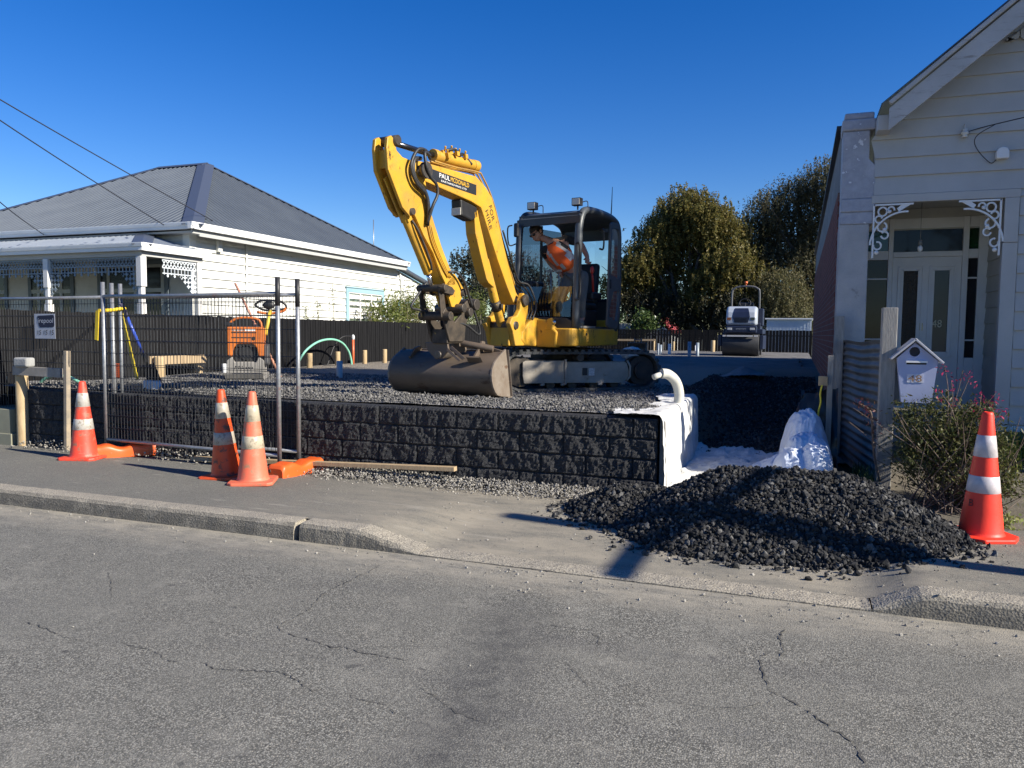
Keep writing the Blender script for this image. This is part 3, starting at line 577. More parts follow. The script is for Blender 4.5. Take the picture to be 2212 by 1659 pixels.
def corr(m, p0, e, d, L, n, pitch=0.085, amp=0.012, top=None):
    """corrugated sheet: eave start p0, eave direction e, up-slope vector d, eave length L; top(s) gives slope length factor"""
    p0, e, d = Vector(p0), Vector(e).normalized(), Vector(d); nn = e.cross(d).normalized(); vs = []
    if nn.z < 0: nn = -nn
    ss = [(0.0, 0.0)]; k = 0
    while k * pitch < L:
        for fr_, h in ((0.30, 0.0), (0.38, 0.8), (0.46, 1.0), (0.54, 1.0), (0.62, 0.8), (0.70, 0.0)):
            q = (k + fr_) * pitch
            if q < L: ss.append((q, h))
        k += 1
    ss.append((L, 0.0))
    for q, h in ss:
        w = nn * (amp * h); t = 1.0 if top is None else max(0.0, top(q)); vs += [p0 + e * q + w, p0 + e * q + d * t + w]
    m.add(vs, [(2 * i, 2 * i + 2, 2 * i + 3, 2 * i + 1) for i in range(len(ss) - 1)], False)
b = MB()
for sgn in (1, -1):
    p0 = Vector((AX + sgn * (EX - AX - 0.10), FY - BO - 0.03, EZ + 0.19)); corr(b, p0, (0, 1, 0), (Vector((AX, FY - BO - 0.03, AZ + 0.27)) - p0), 16.3, 1, 0.085)
b.build('roof', M_IRON, cot, solid=0.006)
b = MB(); b.bb((0.80, FY - 0.28, 4.02), (0.955, FY + 0.1, 4.20)); b.build('rain_head', mat('painted_rainhead', (0.46, 0.46, 0.45), None, rough=0.5), cot, bevel=0.012)
b = MB()
for i in range(14):
    x = 2.06 + i * 0.135; top = EZ + (x - EX) * SL - 0.06; bot = 5.02
    if top - bot < 0.05: continue
    arc = [(0.0625 * math.cos(math.pi * (1 + k / 6)), 0.045 * math.sin(math.pi * (1 + k / 6))) for k in range(7)] if i % 3 else [(-0.0625, 0), (0.0625, 0)]
    b.prism([(x + q, bot + r_) for q, r_ in arc] + [(x + 0.0625, top), (x - 0.0625, top - 0.1)], (0, FY - 0.05, 0), (1, 0, 0), (0, 0, 1), 0.02)
b.build('scalloped_boards', M_GREYW, cot)
# porch recess: ceiling, side wall, door wall
DY = 11.6
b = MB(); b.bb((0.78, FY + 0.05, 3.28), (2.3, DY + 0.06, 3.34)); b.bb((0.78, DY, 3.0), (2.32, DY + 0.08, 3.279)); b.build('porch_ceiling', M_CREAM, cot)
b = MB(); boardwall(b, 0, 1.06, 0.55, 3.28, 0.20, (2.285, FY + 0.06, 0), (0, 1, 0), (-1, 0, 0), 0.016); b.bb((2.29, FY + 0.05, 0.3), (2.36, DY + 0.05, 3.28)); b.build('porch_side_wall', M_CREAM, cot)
b = MB(); b.bb((0.78, FY + 0.02, -0.05), (2.28, DY + 0.1, 0.56)); b.build('porch_floor', mat('porch_floor_paint', (0.25, 0.24, 0.22), None, rough=0.8), cot)
D = lambda x, y: at_y((2050 + x / 3.191) * 0.8848, (480 + y / 3.191) * 0.8848, DY)
def quadpx(m, a, c, d0, d1, e, fx=None):  # a box on the door wall between two photo points
    p, q = D(*a), D(*c); m.bb((min(p.x, q.x), DY - d0, min(p.z, q.z)), (max(p.x, q.x), DY - d1, max(p.z, q.z)))
b = MB(); fr = MB()
xl, xr_ = 0.80, 2.285; xd0, xd1 = D(388, 800).x + 0.02, D(945, 800).x - 0.01; zt = D(660, 470).z; zb = 0.60; zh = D(680, 165).z
fr.bb((xl, DY - 0.01, zh), (xr_, DY + 0.06, 3.02)); fr.bb((xd0 - 0.06, DY - 0.03, zb), (xd0, DY + 0.06, zh)); fr.bb((xd1, DY - 0.03, zb), (xd1 + 0.07, DY + 0.06, zh)); fr.bb((xd0, DY - 0.035, zt), (xd1, DY + 0.05, zt + 0.07))
fr.bb((2.17, DY - 0.02, zb), (xr_, DY + 0.06, zh)); fr.bb((xl, DY - 0.025, zt - 0.03), (xd0 - 0.06, DY + 0.05, zt + 0.09)); fr.bb((xd1 + 0.07, DY - 0.025, zt - 0.03), (2.17, DY + 0.05, zt + 0.09))
fr.bb((xl, DY - 0.02, zb), (xd0 - 0.06, DY + 0.05, 1.30)); fr.bb((xd1 + 0.07, DY - 0.02, zb), (2.17, DY + 0.05, 1.30))
for xa, xb in ((xl, xd0 - 0.06), (xd1 + 0.07, 2.17)):
    for zz in (1.52, 2.34): fr.bb((xa, DY - 0.012, zz), (xb, DY + 0.03, zz + 0.022))
dfr = fr.build('door_frame', M_TRIMW, cot, bevel=0.006)
for xa, xb in ((xl, xd0 - 0.06), (xd1 + 0.07, 2.17)):
    g = MB(); g.bb((xa, DY + 0.012, 1.30), (xb, DY + 0.025, zt - 0.03)); g.build('sidelight', M_DARKG, cot)
    g = MB(); g.bb((xa, DY + 0.012, zt + 0.09), (xb, DY + 0.025, zh)); g.build('toplight', M_GREENG, cot)
g = MB(); g.bb((xd0, DY + 0.012, zt + 0.07), (xd1, DY + 0.025, zh)); g.build('fanlight', M_DARKG, cot)
# the door
xm = (xd0 + xd1) / 2; g1a, g1b, g2a, g2b = xd0 + 0.125, xm - 0.085, xm + 0.085, xd1 - 0.125; gz0, gz1 = 1.36, zt - 0.17
b = MB(); 
for xa, xb, za, zb2 in ((xd0 + 0.004, g1a, zb, zt - 0.004), (g1b, g2a, zb, zt - 0.004), (g2b, xd1 - 0.004, zb, zt - 0.004), (g1a, g1b, zb, gz0), (g2a, g2b, zb, gz0), (g1a, g1b, gz1, zt - 0.004), (g2a, g2b, gz1, zt - 0.004)): b.bb((xa, DY - 0.012, za), (xb, DY + 0.03, zb2))
for xa, xb in ((g1a, g1b), (g2a, g2b)):
    for w, p in ((0.03, 0.02), (0.012, 0.028)):
        o = 0.045 if w == 0.03 else 0.0
        for (p0, p1) in (((xa - o, gz0 - o), (xa - o, gz1 + o)), ((xb + o, gz0 - o), (xb + o, gz1 + o)), ((xa - o, gz0 - o), (xb + o, gz0 - o)), ((xa - o, gz1 + o), (xb + o, gz1 + o))): b.bar((p0[0], DY - 0.012, p0[1]), (p1[0], DY - 0.012, p1[1]), p, w, (0, 1, 0))
door = b.build('door', M_TRIMW, cot)
g = MB(); g.bb((g1a, DY + 0.005, gz0), (g1b, DY + 0.012, gz1)); tag(g.build('door_glass', M_AMBERG, door), 'dark reeded door glass')
g = MB(); g.bb((g2a, DY + 0.005, gz0), (g2b, DY + 0.012, gz1)); tag(g.build('door_glass', M_BLUEGL, door), 'grey blue door glass with house number')
g = MB(); text_into(g, "48", (g2a + 0.01, DY + 0.002, 1.70), (1, 0, 0), (0, 0, 1), 0.10, 0.115, 0.001); g.build('house_number', M_NUM, door)
g = MB(); p = D(632, 1015); g.bb((p.x - 0.018, DY - 0.022, p.z - 0.05), (p.x + 0.018, DY - 0.012, p.z + 0.05)); g.cyl((p.x, DY - 0.024, p.z + 0.02), (p.x, DY - 0.02, p.z + 0.02), 0.009); g.build('lock_plate', M_BRASS, door, bevel=0.004)
# carved corner brackets
def bracket(s, xc):
    m = MB(); P = lambda a, z: (xc + s * a * 0.78, FY - 0.02, 3.19 - z * 0.84)
    def ring(cx, cz, r0, a0, a1, w=0.017, n=18):
        pts = [(cx + r0 * math.cos(a0 + (a1 - a0) * i / n), cz + r0 * math.sin(a0 + (a1 - a0) * i / n)) for i in range(n + 1)]
        for i in range(n): m.bar(P(*pts[i]), P(*pts[i + 1]), 0.02, w, (0, 1, 0))
    m.bar(P(0.005, 0.0), P(0.005, 0.78), 0.02, 0.03, (0, 1, 0)); m.bar(P(0, 0.012), P(0.56, 0.012), 0.02, 0.03, (0, 1, 0))
    m.prism([(xc + s * a * 0.78, 3.19 - z * 0.84) for a, z in ((0.56, 0.0), (0.40, 0.02), (0.33, 0.07), (0.36, 0.12), (0.44, 0.07))], (0, FY - 0.02, 0), (1, 0, 0), (0, 0, 1), 0.02)
    ring(0.46, 0.62, 0.50, math.pi * 1.02, math.pi * 1.52, 0.038); ring(0.13, 0.11, 0.062, 0, 6.3); ring(0.25, 0.09, 0.045, 2, 6.5); ring(0.13, 0.33, 0.065, -1.2, 4.4, 0.022); ring(0.17, 0.45, 0.05, -2.5, 3.0, 0.02); ring(0.07, 0.60, 0.055, -1.8, 3.4, 0.02); ring(0.08, 0.22, 0.05, 1, 6, 0.022)
    m.sphere(P(0.17, 0.37), 0.026, 10, 6); m.sphere(P(0.23, 0.11), 0.022, 10, 6); m.sphere(P(0.06, 0.70), 0.028, 10, 6)
    m.build('porch_bracket', mat('fretwork_white', (0.74, 0.74, 0.72), None, rough=0.5), cot)
bracket(1, 0.815); bracket(-1, 2.17)
b = MB(); p = at_y(1989, 500, 11.0); b.tube([(p.x, 11.0, 3.28), (p.x, 11.0, 2.80)], 0.004, 6); b.cyl((p.x, 11.0, 2.80), (p.x, 11.0, 2.73), 0.022); bl = b.build('pendant_cord', mat('cord_grey', (0.2, 0.2, 0.18)), cot)
b = MB(); b.sphere((p.x, 11.0, 2.69), (0.032, 0.032, 0.042)); b.build('light_bulb', mat('bulb_opal', (0.7, 0.7, 0.68), rough=0.2), bl)
# service bracket, junction cover and the wire that runs to them
b = MB(); p = at_y(2084, 286, FY - 0.05); b.tube([(p.x, FY, p.z + 0.10), (p.x, FY - 0.06, p.z + 0.09), (p.x, FY - 0.06, p.z)], 0.006, 8); b.lathe([(0.001, -0.06), (0.03, -0.06), (0.035, -0.045), (0.022, -0.035), (0.042, -0.02), (0.042, 0), (0.025, 0.012), (0.035, 0.03), (0.012, 0.045)], (p.x, FY - 0.06, p.z), 16); b.build('insulator', mat('glazed_insulator', (0.62, 0.6, 0.55), rough=0.2), cot)
b = MB(); q = at_y(2164, 333, FY - 0.03); b.prism([(-0.065, -0.06), (0.065, -0.06), (0.065, 0.02), (0.045, 0.06), (0, 0.075), (-0.045, 0.06), (-0.065, 0.02)], (q.x, FY - 0.06, q.z), (1, 0, 0), (0, 0, 1), 0.08); b.build('junction_cover', mat('white_plastic', (0.72, 0.72, 0.72), rough=0.4), cot, bevel=0.012)
b = MB(); w1 = at_y(2151, 268, FY - 0.2); w2 = at_y(2400, 210, 8.6); b.tube(curve_pts([(p.x + 0.02, FY - 0.07, p.z), w1, w2], 24), 0.006, 6); b.tube(curve_pts([w1, (w1.x - 0.17, FY - 0.12, w1.z - 0.10), (w1.x - 0.16, FY - 0.06, w1.z - 0.22), (q.x - 0.12, FY - 0.04, q.z - 0.09), (q.x - 0.05, FY - 0.03, q.z - 0.06)], 40), 0.005, 6); tag(b.build('service_wire', mat('black_cable', (0.03, 0.03, 0.035), rough=0.5)), 'thin service wire looping to the insulator on the grey gable', 'wire')
# ---------------------------------------------------------------- left-hand white villa
vil = thing('villa', 'white weatherboard villa with slate-blue hipped iron roof and lace-trimmed verandah', 'house', (-14, 14, 0))
X1, YF, YB, XL, ZE = -11.45, 12.17, 20.35, -19.6, 3.46
b = MB(); boardwall(b, 0, YB - YF, 0.5, ZE + 0.02, 0.178, (X1, YF, 0), (0, 1, 0), (1, 0, 0), 0.034, wob=0.005); b.bb((XL, YF + 0.12, 0.2), (X1 - 0.005, YB, ZE + 0.1)); b.build('side_wall', M_WHITE, vil)
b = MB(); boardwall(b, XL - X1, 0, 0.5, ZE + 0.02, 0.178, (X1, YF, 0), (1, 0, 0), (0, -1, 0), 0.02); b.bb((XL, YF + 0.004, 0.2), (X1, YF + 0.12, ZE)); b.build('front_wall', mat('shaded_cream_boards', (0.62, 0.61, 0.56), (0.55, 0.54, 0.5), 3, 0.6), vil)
b = MB(); b.bb((X1 - 0.14, YF - 0.045, 0.3), (X1 + 0.035, YF + 0.13, ZE + 0.02)); b.build('corner_board', M_WHITE, vil, bevel=0.006)
E = Vector((X1 + 0.36, YF - 0.30, 3.64)); Bk = Vector((X1 + 0.36, YB + 0.30, 3.64)); R1 = Vector((-14.70, 16.25, 5.92)); R2 = Vector((-16.25, 16.25, 5.92)); LC = Vector((R2.x - (E.x - R1.x), E.y, 3.64)); LB = Vector((LC.x, Bk.y, 3.64))
b = MB(); LF = E.x - LC.x; dF = Vector((0, R1.y - E.y, R1.z - E.z)); hx = E.x - R1.x
corr(b, LC, (1, 0, 0), dF, LF, 1, 0.152, 0.024, lambda s: min(1, s / hx, (LF - s) / hx))
LR = Bk.y - E.y; dR = Vector((R1.x - E.x, 0, R1.z - E.z)); a1 = R1.y - E.y; a2 = Bk.y - R1.y
corr(b, E, (0, 1, 0), dR, LR, 1, 0.152, 0.024, lambda s: min(s / a1, (LR - s) / a2))
b.add([LB, Bk, R1, R2, LC], [(0, 1, 2, 3), (4, 0, 3)]); roof = b.build('roof', M_IRON, vil)
b = MB()
for p, q, w in ((E, R1, 0.20), (LC, R2, 0.20), (Bk, R1, 0.17), (R2 + Vector((-0.05, 0, 0)), R1 + Vector((0.05, 0, 0)), 0.2)):
    p, q = Vector(p), Vector(q); up = Vector((0, 0, 1)); d = (q - p).normalized(); sd = d.cross(up).normalized(); o = Vector((0, 0, 0.03)); n = 1
    b.add([p + sd * w + Vector((0, 0, -0.03 if abs(d.z) > .1 else -0.06)), p + o, p - sd * w + Vector((0, 0, -0.03 if abs(d.z) > .1 else -0.06)), q + sd * w + Vector((0, 0, -0.03 if abs(d.z) > .1 else -0.06)), q + o, q - sd * w + Vector((0, 0, -0.03 if abs(d.z) > .1 else -0.06))], [(0, 1, 4, 3), (1, 2, 5, 4)])
b.build('hip_flashing', M_FLASH, roof, solid=0.01)
def gutter(m, p, q, out, h=0.13, w=0.11):
    p, q, o = Vector(p), Vector(q), Vector(out); pr = [(0, 0), (0, -h), (w * 0.75, -h), (w * 0.8, -h * 0.55), (w * 0.93, -h * 0.5), (w, -h * 0.12), (w, 0), (w - 0.012, 0), (w - 0.012, -h * 0.3)]
    n = len(pr); vs = [pt + o * a + Vector((0, 0, c)) for pt in (p, q) for a, c in pr]; m.add(vs, [(i, i + 1, n + i + 1, n + i) for i in range(n - 1)] + [tuple(range(n)), tuple(reversed(range(n, 2 * n)))])
b = MB(); gutter(b, (E.x - 0.03, E.y - 0.1, 3.665), (E.x - 0.03, Bk.y, 3.665), (1, 0, 0)); gutter(b, (LC.x, E.y + 0.03, 3.665), (E.x + 0.08, E.y + 0.03, 3.665), (0, -1, 0)); b.build('gutter', M_GUT, vil)
b = MB(); b.bb((X1 + 0.0, YF - 0.27, ZE + 0.01), (X1 + 0.32, YB + 0.3, ZE + 0.05)); b.bb((XL, YF - 0.27, ZE + 0.012), (X1 + 0.001, YF, ZE + 0.048)); b.bb((X1 + 0.30, YF - 0.28, ZE + 0.0), (X1 + 0.33, YB + 0.3, ZE + 0.10)); b.bar((X1 + 0.33, YF - 0.1, ZE - 0.02), (X1 + 0.33, YB + 0.2, ZE - 0.02), 0.03, 0.05); b.build('eaves', M_SOFF, vil)
# side windows
def villa_window(y0, y1, z0, z1, cols, sash=True):
    fr = MB(); t = 0.12; x = X1 + 0.025
    fr.bb((x - 0.01, y0, z1 - t), (x + 0.03, y1, z1)); fr.bb((x - 0.01, y0, z0), (x + 0.03, y0 + t, z1 - t)); fr.bb((x - 0.01, y1 - t, z0), (x + 0.03, y1, z1 - t)); fr.bb((x - 0.01, y0 - 0.03, z1), (x + 0.055, y1 + 0.03, z1 + 0.03))
    w = fr.build('window', M_PALEB, vil, bevel=0.006); sm = MB(); a, c = y0 + t, y1 - t; top = z1 - t
    for k in range(cols + 1):
        yy = a + (c - a) * k / cols; sm.bb((x - 0.006, yy - 0.024, z0), (x + 0.022, yy + 0.024, top))
    for zz in (z0, (z0 + top) / 2 + 0.02, top): sm.bb((x - 0.008, a, zz - 0.024), (x + 0.020, c, zz + 0.024))
    sm.build('sash', M_TRIMW, w); g = MB(); g.bb((x - 0.012, a, z0), (x - 0.009, c, top)); g.build('pane', glass('window_pane', (0.75, 0.78, 0.76), 0.5), w)
    g = MB(); g.grid(lambda u, v: Vector((x - 0.03 + 0.012 * math.sin(u * 60), a + (c - a) * u, z0 + (top - z0) * v)), 90, 1, True); g.build('curtain', M_CURT, w)
villa_window(17.75, 19.75, 1.45, 2.75, 3)
b = MB(); x = X1 + 0.025; b.bb((x - 0.01, 20.6, 1.4), (x + 0.03, 20.72, 2.5)); b.bb((x - 0.01, 20.72, 2.44), (x + 0.03, 22.0, 2.5)); wn = b.build('window', M_PALEB, vil); g = MB(); g.bb((x - 0.012, 20.72, 1.4), (x, 22, 2.44)); g.build('pane', M_DARKG, wn)
b = MB(); zl = lambda y: 3.50 - (y - YB) * 0.21
b.add([(X1 - 0.01, YB, 0.2), (X1 - 0.01, 23.5, 0.2), (X1 - 0.01, 23.5, zl(23.5)), (X1 - 0.01, YB, zl(YB))], [(0, 1, 2, 3)]); boardwall(b, YB, 23.5, 0.5, 3.42, 0.178, (X1, 0, 0), (0, 1, 0), (1, 0, 0), 0.034, lambda z, t: None if z > 3.4 else (YB, min(23.5, YB + (3.46 - z) / 0.21), YB, min(23.5, YB + (3.46 - t) / 0.21 + 0.001))); b.build('lean_to', M_WHITE, vil)
b = MB(); b.bar((X1 + 0.1, YB - 0.1, 3.56), (X1 + 0.1, 23.8, 2.86), 0.25, 0.06, (0, 0, 1)); b.build('lean_to_roof', M_FLASH, vil)
b = MB(); b.tube([(X1 + 0.04, 13.8, 3.45), (X1 + 0.04, 13.8, 0.6)], 0.022, 8); b.tube([(X1 + 0.05, YB + 0.3, 3.4), (X1 + 0.05, YB + 0.42, 3.1), (X1 + 0.05, YB + 0.45, 0.6)], 0.03, 8); b.build('downpipe', M_WHITE, vil)
b = MB(); b.bb((X1 + 0.02, 12.87, 3.20), (X1 + 0.10, 12.99, 3.44)); b.build('wall_vent', M_WHITE, vil, bevel=0.008)
b = MB(); b.tube([(X1 - 0.9, YB + 0.4, 3.5), (X1 - 0.9, YB + 0.4, 5.0)], 0.012, 6); tag(b.build('aerial', mat('aerial_metal', (0.35, 0.35, 0.36), rough=0.4, metal=0.8), vil), 'thin rod aerial')
# verandah
VX, VY, VZ = -11.08, 10.62, 3.10
b = MB(); corr(b, (-19.6, VY, VZ), (1, 0, 0), (0, YF - VY, 0.43), VX + 19.6, 1, 0.15, 0.024, lambda s: min(1, (VX + 19.6 - s) / 1.5)); corr(b, (VX, VY, VZ), (0, 1, 0), (-1.5, 0, 0.43), YF - VY + 0.05, 1, 0.15, 0.024, lambda s: min(1, s / 1.55)); vr = b.build('verandah_roof', mat('verandah_iron', (0.26, 0.29, 0.33), (0.22, 0.25, 0.29), 2, 0.4, metal=0.2), vil)
b = MB(); p, q = Vector((VX, VY, VZ)), Vector((VX - 1.5, VY + 1.55, VZ + 0.43)); sd = (q - p).cross(Vector((0, 0, 1))).normalized() * 0.17; o = Vector((0, 0, 0.03)); b.add([p + sd, p + o, p - sd, q + sd, q + o, q - sd], [(0, 1, 4, 3), (1, 2, 5, 4)]); b.build('hip_flashing', M_FLASH, vr, solid=0.01)
b = MB(); gutter(b, (-19.6, VY + 0.03, VZ + 0.03), (VX + 0.07, VY + 0.03, VZ + 0.03), (0, -1, 0), 0.14, 0.11); gutter(b, (VX - 0.03, VY - 0.06, VZ + 0.03), (VX - 0.03, YF + 0.1, VZ + 0.03), (1, 0, 0), 0.14, 0.11); b.build('verandah_gutter', M_GUT, vil)
b = MB(); b.bb((-19.6, VY + 0.04, VZ - 0.20), (VX - 0.05, VY + 0.12, VZ - 0.08)); b.bb((VX - 0.13, VY + 0.12, VZ - 0.20), (VX - 0.05, YF, VZ - 0.08)); b.build('verandah_beam', M_GREYW, vil, bevel=0.006)
for px_ in (VX - 0.11, -13.52, -15.95, -18.3):
    b = MB(); b.bb((px_ - 0.06, VY + 0.02, 0.5), (px_ + 0.06, VY + 0.14, 2.05)); b.bb((px_ - 0.045, VY + 0.035, 2.05), (px_ + 0.045, VY + 0.125, 2.35)); b.bb((px_ - 0.065, VY + 0.015, 2.35), (px_ + 0.065, VY + 0.145, 2.90)); b.build('verandah_post', M_TRIMW, vil, bevel=0.012)
b = MB(); b.bb((VX - 0.16, YF - 0.14, 0.5), (VX - 0.05, YF - 0.03, 2.9)); b.build('verandah_post', M_TRIMW, vil, bevel=0.012)
def frieze(m, p, d, L, br0=True, br1=True, drop=0.27):
    p, d = Vector(p), Vector(d); Zv = Vector((0, 0, 1)); nn = d.cross(Zv)
    P = lambda a, h: p + d * a + Zv * h; n = max(4, round(L / 0.085)); w = L / n
    m.bar(P(0, -0.015), P(L, -0.015), 0.015, 0.03); m.bar(P(0, -drop * 0.62), P(L, -drop * 0.62), 0.012, 0.02); m.bar(P(0, -drop), P(L, -drop), 0.012, 0.018)
    for i in range(n):
        a = w * i
        m.bar(P(a, -0.02), P(a + w, -drop * 0.6), 0.01, 0.016); m.bar(P(a + w, -0.02), P(a, -drop * 0.6), 0.01, 0.016); m.bar(P(a + w / 2, -drop * 0.62), P(a + w / 2, -drop), 0.01, 0.02)
        m.prism([(a + w * 0.2, -drop), (a + w * 0.35, -drop - 0.025), (a + w * 0.2, -drop - 0.05), (a + w * 0.5, -drop - 0.075), (a + w * 0.8, -drop - 0.05), (a + w * 0.65, -drop - 0.025), (a + w * 0.8, -drop)] if i % 2 else [(a + w * 0.3, -drop), (a + w * 0.5, -drop - 0.03), (a + w * 0.7, -drop)], p, d, Zv, 0.012)
    for on, a0, sg in ((br0, 0, 1), (br1, L, -1)):
        if not on: continue
        R0 = 0.42
        for k in range(5):
            for j in range(5 - k):
                x = a0 + sg * (0.035 + 0.085 * k); z = -drop - 0.05 - 0.085 * j
                m.prism([(x, z + 0.045), (x + 0.018, z + 0.018), (x + 0.045, z), (x + 0.018, z - 0.018), (x, z - 0.045), (x - 0.018, z - 0.018), (x - 0.045, z), (x - 0.018, z + 0.018)], p, d, Zv, 0.012)
for a, c in ((-13.46, VX - 0.17), (-15.89, -13.58), (-18.24, -16.01)):
    b = MB(); frieze(b, (a, VY + 0.08, 2.90), (1, 0, 0), c - a); b.build('iron_lace', M_LACE, vil)
b = MB(); frieze(b, (VX - 0.09, VY + 0.55, 2.90), (0, 1, 0), YF - 0.15 - VY - 0.55, False, True); b.build('iron_lace', M_LACEW, vil)
def front_opening(x0, x1, z1, bars, zb=0.5, hi=2.38):
    f = MB(); t = 0.10; f.bb((x0, YF - 0.05, z1 - t), (x1, YF - 0.022, z1)); f.bb((x0, YF - 0.05, zb), (x0 + t, YF - 0.022, z1 - t)); f.bb((x1 - t, YF - 0.05, zb), (x1, YF - 0.022, z1 - t)); w = f.build('window', M_BLUEG, vil, bevel=0.005)
    s_ = MB(); 
    for k in bars: s_.bb((x0 + t + (x1 - x0 - 2 * t) * k - 0.04, YF - 0.045, zb), (x0 + t + (x1 - x0 - 2 * t) * k + 0.04, YF - 0.024, z1 - t))
    s_.bb((x0 + t, YF - 0.046, hi - 0.04), (x1 - t, YF - 0.024, hi + 0.04)); s_.bb((x0 + t, YF - 0.044, z1 - t - 0.06), (x1 - t, YF - 0.024, z1 - t)); s_.build('sash', mat('stone_sash', (0.40, 0.42, 0.40), rough=0.6), w)
    g = MB(); g.bb((x0 + t, YF - 0.030, zb), (x1 - t, YF - 0.023, z1 - t)); g.build('pane', M_DARKG, w)
front_opening(-15.95, -14.58, 2.98, (0.18, 0.76)); front_opening(-18.6, -16.6, 2.98, (0.3, 0.7)); front_opening(-13.9, -11.98, 3.0, (0.12, 0.55, 0.60, 0.97))
for q0, q1, nm in ((at_y(0, 235, 8), (-11.75, YF - 0.28, 3.60), 'lowest of three wires'), (at_y(0, 190, 8), (X1 + 0.06, 13.4, 3.66), 'upper wire'), (at_y(0, 415, 9), (-15.1, YF - 0.28, 3.56), 'short wire')):
    q0, q1 = Vector(q0), Vector(q1); d = q0 - q1; far = q1 + d * 2.6; lab = {'lowest of three wires': 'black service cable ending under the villa front eave corner', 'upper wire': 'black service cable crossing the villa roof to its side wall', 'short wire': 'black cable running to the front gutter at the picture edge'}[nm]
    b = MB(); b.tube([q1.lerp(far, k / 14) - Vector((0, 0, 0.18 * math.sin(math.pi * k / 14))) for k in range(15)], 0.009, 6); tag(b.build('service_cable', mat('black_cable', (0.03, 0.03, 0.035), rough=0.5)), lab, 'cable', 'service cables to the villa')
# ---------------------------------------------------------------- black paling fences
M_PALE = mat('black_stained_paling', (0.008, 0.008, 0.009), (0.016, 0.016, 0.017), 4, 0.95, bump=0.4, bsc=20, spec=0.12, stretch=(6, 6, 0.4), spot=(0.06, 0.058, 0.055), ssc=9, sa=0.67, sb=0.73)
def paling(p, q, top, bot, label, step=0.10):
    f = thing('paling_fence', label, 'fence', (p[0], p[1], bot)); p, q = Vector((p[0], p[1], 0)), Vector((q[0], q[1], 0)); d = q - p; L = d.length; d /= L; nn = Vector((-d.y, d.x, 0)); m = MB(); n = int(L / step)
    for i in range(n):
        a = p + d * (i * step); o = nn * (0.004 * (i % 2) + random.uniform(-0.002, 0.002)); h = top + random.uniform(-0.008, 0.008); w = step - 0.012
        vs = [a + o, a + d * w + o, a + d * w + o - nn * 0.018, a + o - nn * 0.018]; vs = [v + Vector((0, 0, bot)) for v in vs] + [v + Vector((0, 0, h)) for v in vs]; m.add(vs, [(4, 5, 6, 7), (0, 1, 5, 4), (1, 2, 6, 5), (2, 3, 7, 6), (3, 0, 4, 7)])
    m.build('paling', M_PALE, f); m = MB()
    for z in (bot + 0.35, top - 0.25): m.bar(p - nn * 0.06 + Vector((0, 0, z)), q - nn * 0.06 + Vector((0, 0, z)), 0.07, 0.045)
    k = 0.0
    m.build('rail', M_PALE, f); 
    while k < L: m2 = MB(); c = p + d * k - nn * 0.13; m2.box((c.x, c.y, (top + bot) / 2), (0.1, 0.1, top - bot)); m2.build('fence_post', M_PALE, f); k += 4.8
    return f
paling((-10.2, 36.2), (-10.2, 6.9), 1.83, 0.25, 'long black paling fence along the left boundary below the white villa'); paling((7, 36.4), (-10.2, 36.4), 1.78, 0.3, 'black paling fence across the far end of the lot behind the roller', 0.14)
# ---------------------------------------------------------------- trees
def leaf_quads(C, l, w, droop=0.0):
    n = len(C); a = RNG.normal(size=(n, 3)); a[:, 2] -= droop; a /= np.linalg.norm(a, axis=1)[:, None]; h = RNG.normal(size=(n, 3)); bb = np.cross(a, h); bb /= np.linalg.norm(bb, axis=1)[:, None]
    L = (l * RNG.uniform(0.6, 1.3, n))[:, None]; Wd = (w * RNG.uniform(0.6, 1.3, n))[:, None]
    V = np.stack([C - a * L / 2, C + bb * Wd / 2 + a * L * 0.08, C + a * L / 2, C - bb * Wd / 2 + a * L * 0.08], 1); return V.reshape(-1, 3), np.arange(n * 4).reshape(-1, 4)
def clumps(blobs, density, spread, leaves, droop=0.6, hollow=0.45, strand=0.0):
    """blobs: (centre, radii); clumps of leaves near each blob's skin, hanging in strands where strand > 0"""
    out = []
    for c, r in blobs:
        c = np.array(c); r = np.array(r); k = int(density * r.prod() ** (2 / 3))
        for _ in range(k):
            d = RNG.normal(size=3); d /= np.linalg.norm(d); rad = hollow + (1 - hollow) * RNG.random() ** 0.5; p = c + d * r * rad * RNG.uniform(0.82, 1.18)
            n = int(leaves * RNG.uniform(0.4, 1.5)); q = RNG.normal(size=(n, 3)) * spread * RNG.uniform(0.6, 1.3)
            if strand > 0:
                t = RNG.random(n) * strand * RNG.uniform(0.5, 1.4); sw = RNG.normal(size=2) * 0.25; k2 = RNG.integers(0, 4, n); off = RNG.normal(size=(4, 2)) * spread * 0.9
                q = np.stack([off[k2, 0] + sw[0] * t + RNG.normal(size=n) * 0.035, off[k2, 1] + sw[1] * t + RNG.normal(size=n) * 0.035, -t + RNG.normal(size=n) * 0.05], 1)
            out.append(p + q)
    return np.concatenate(out)
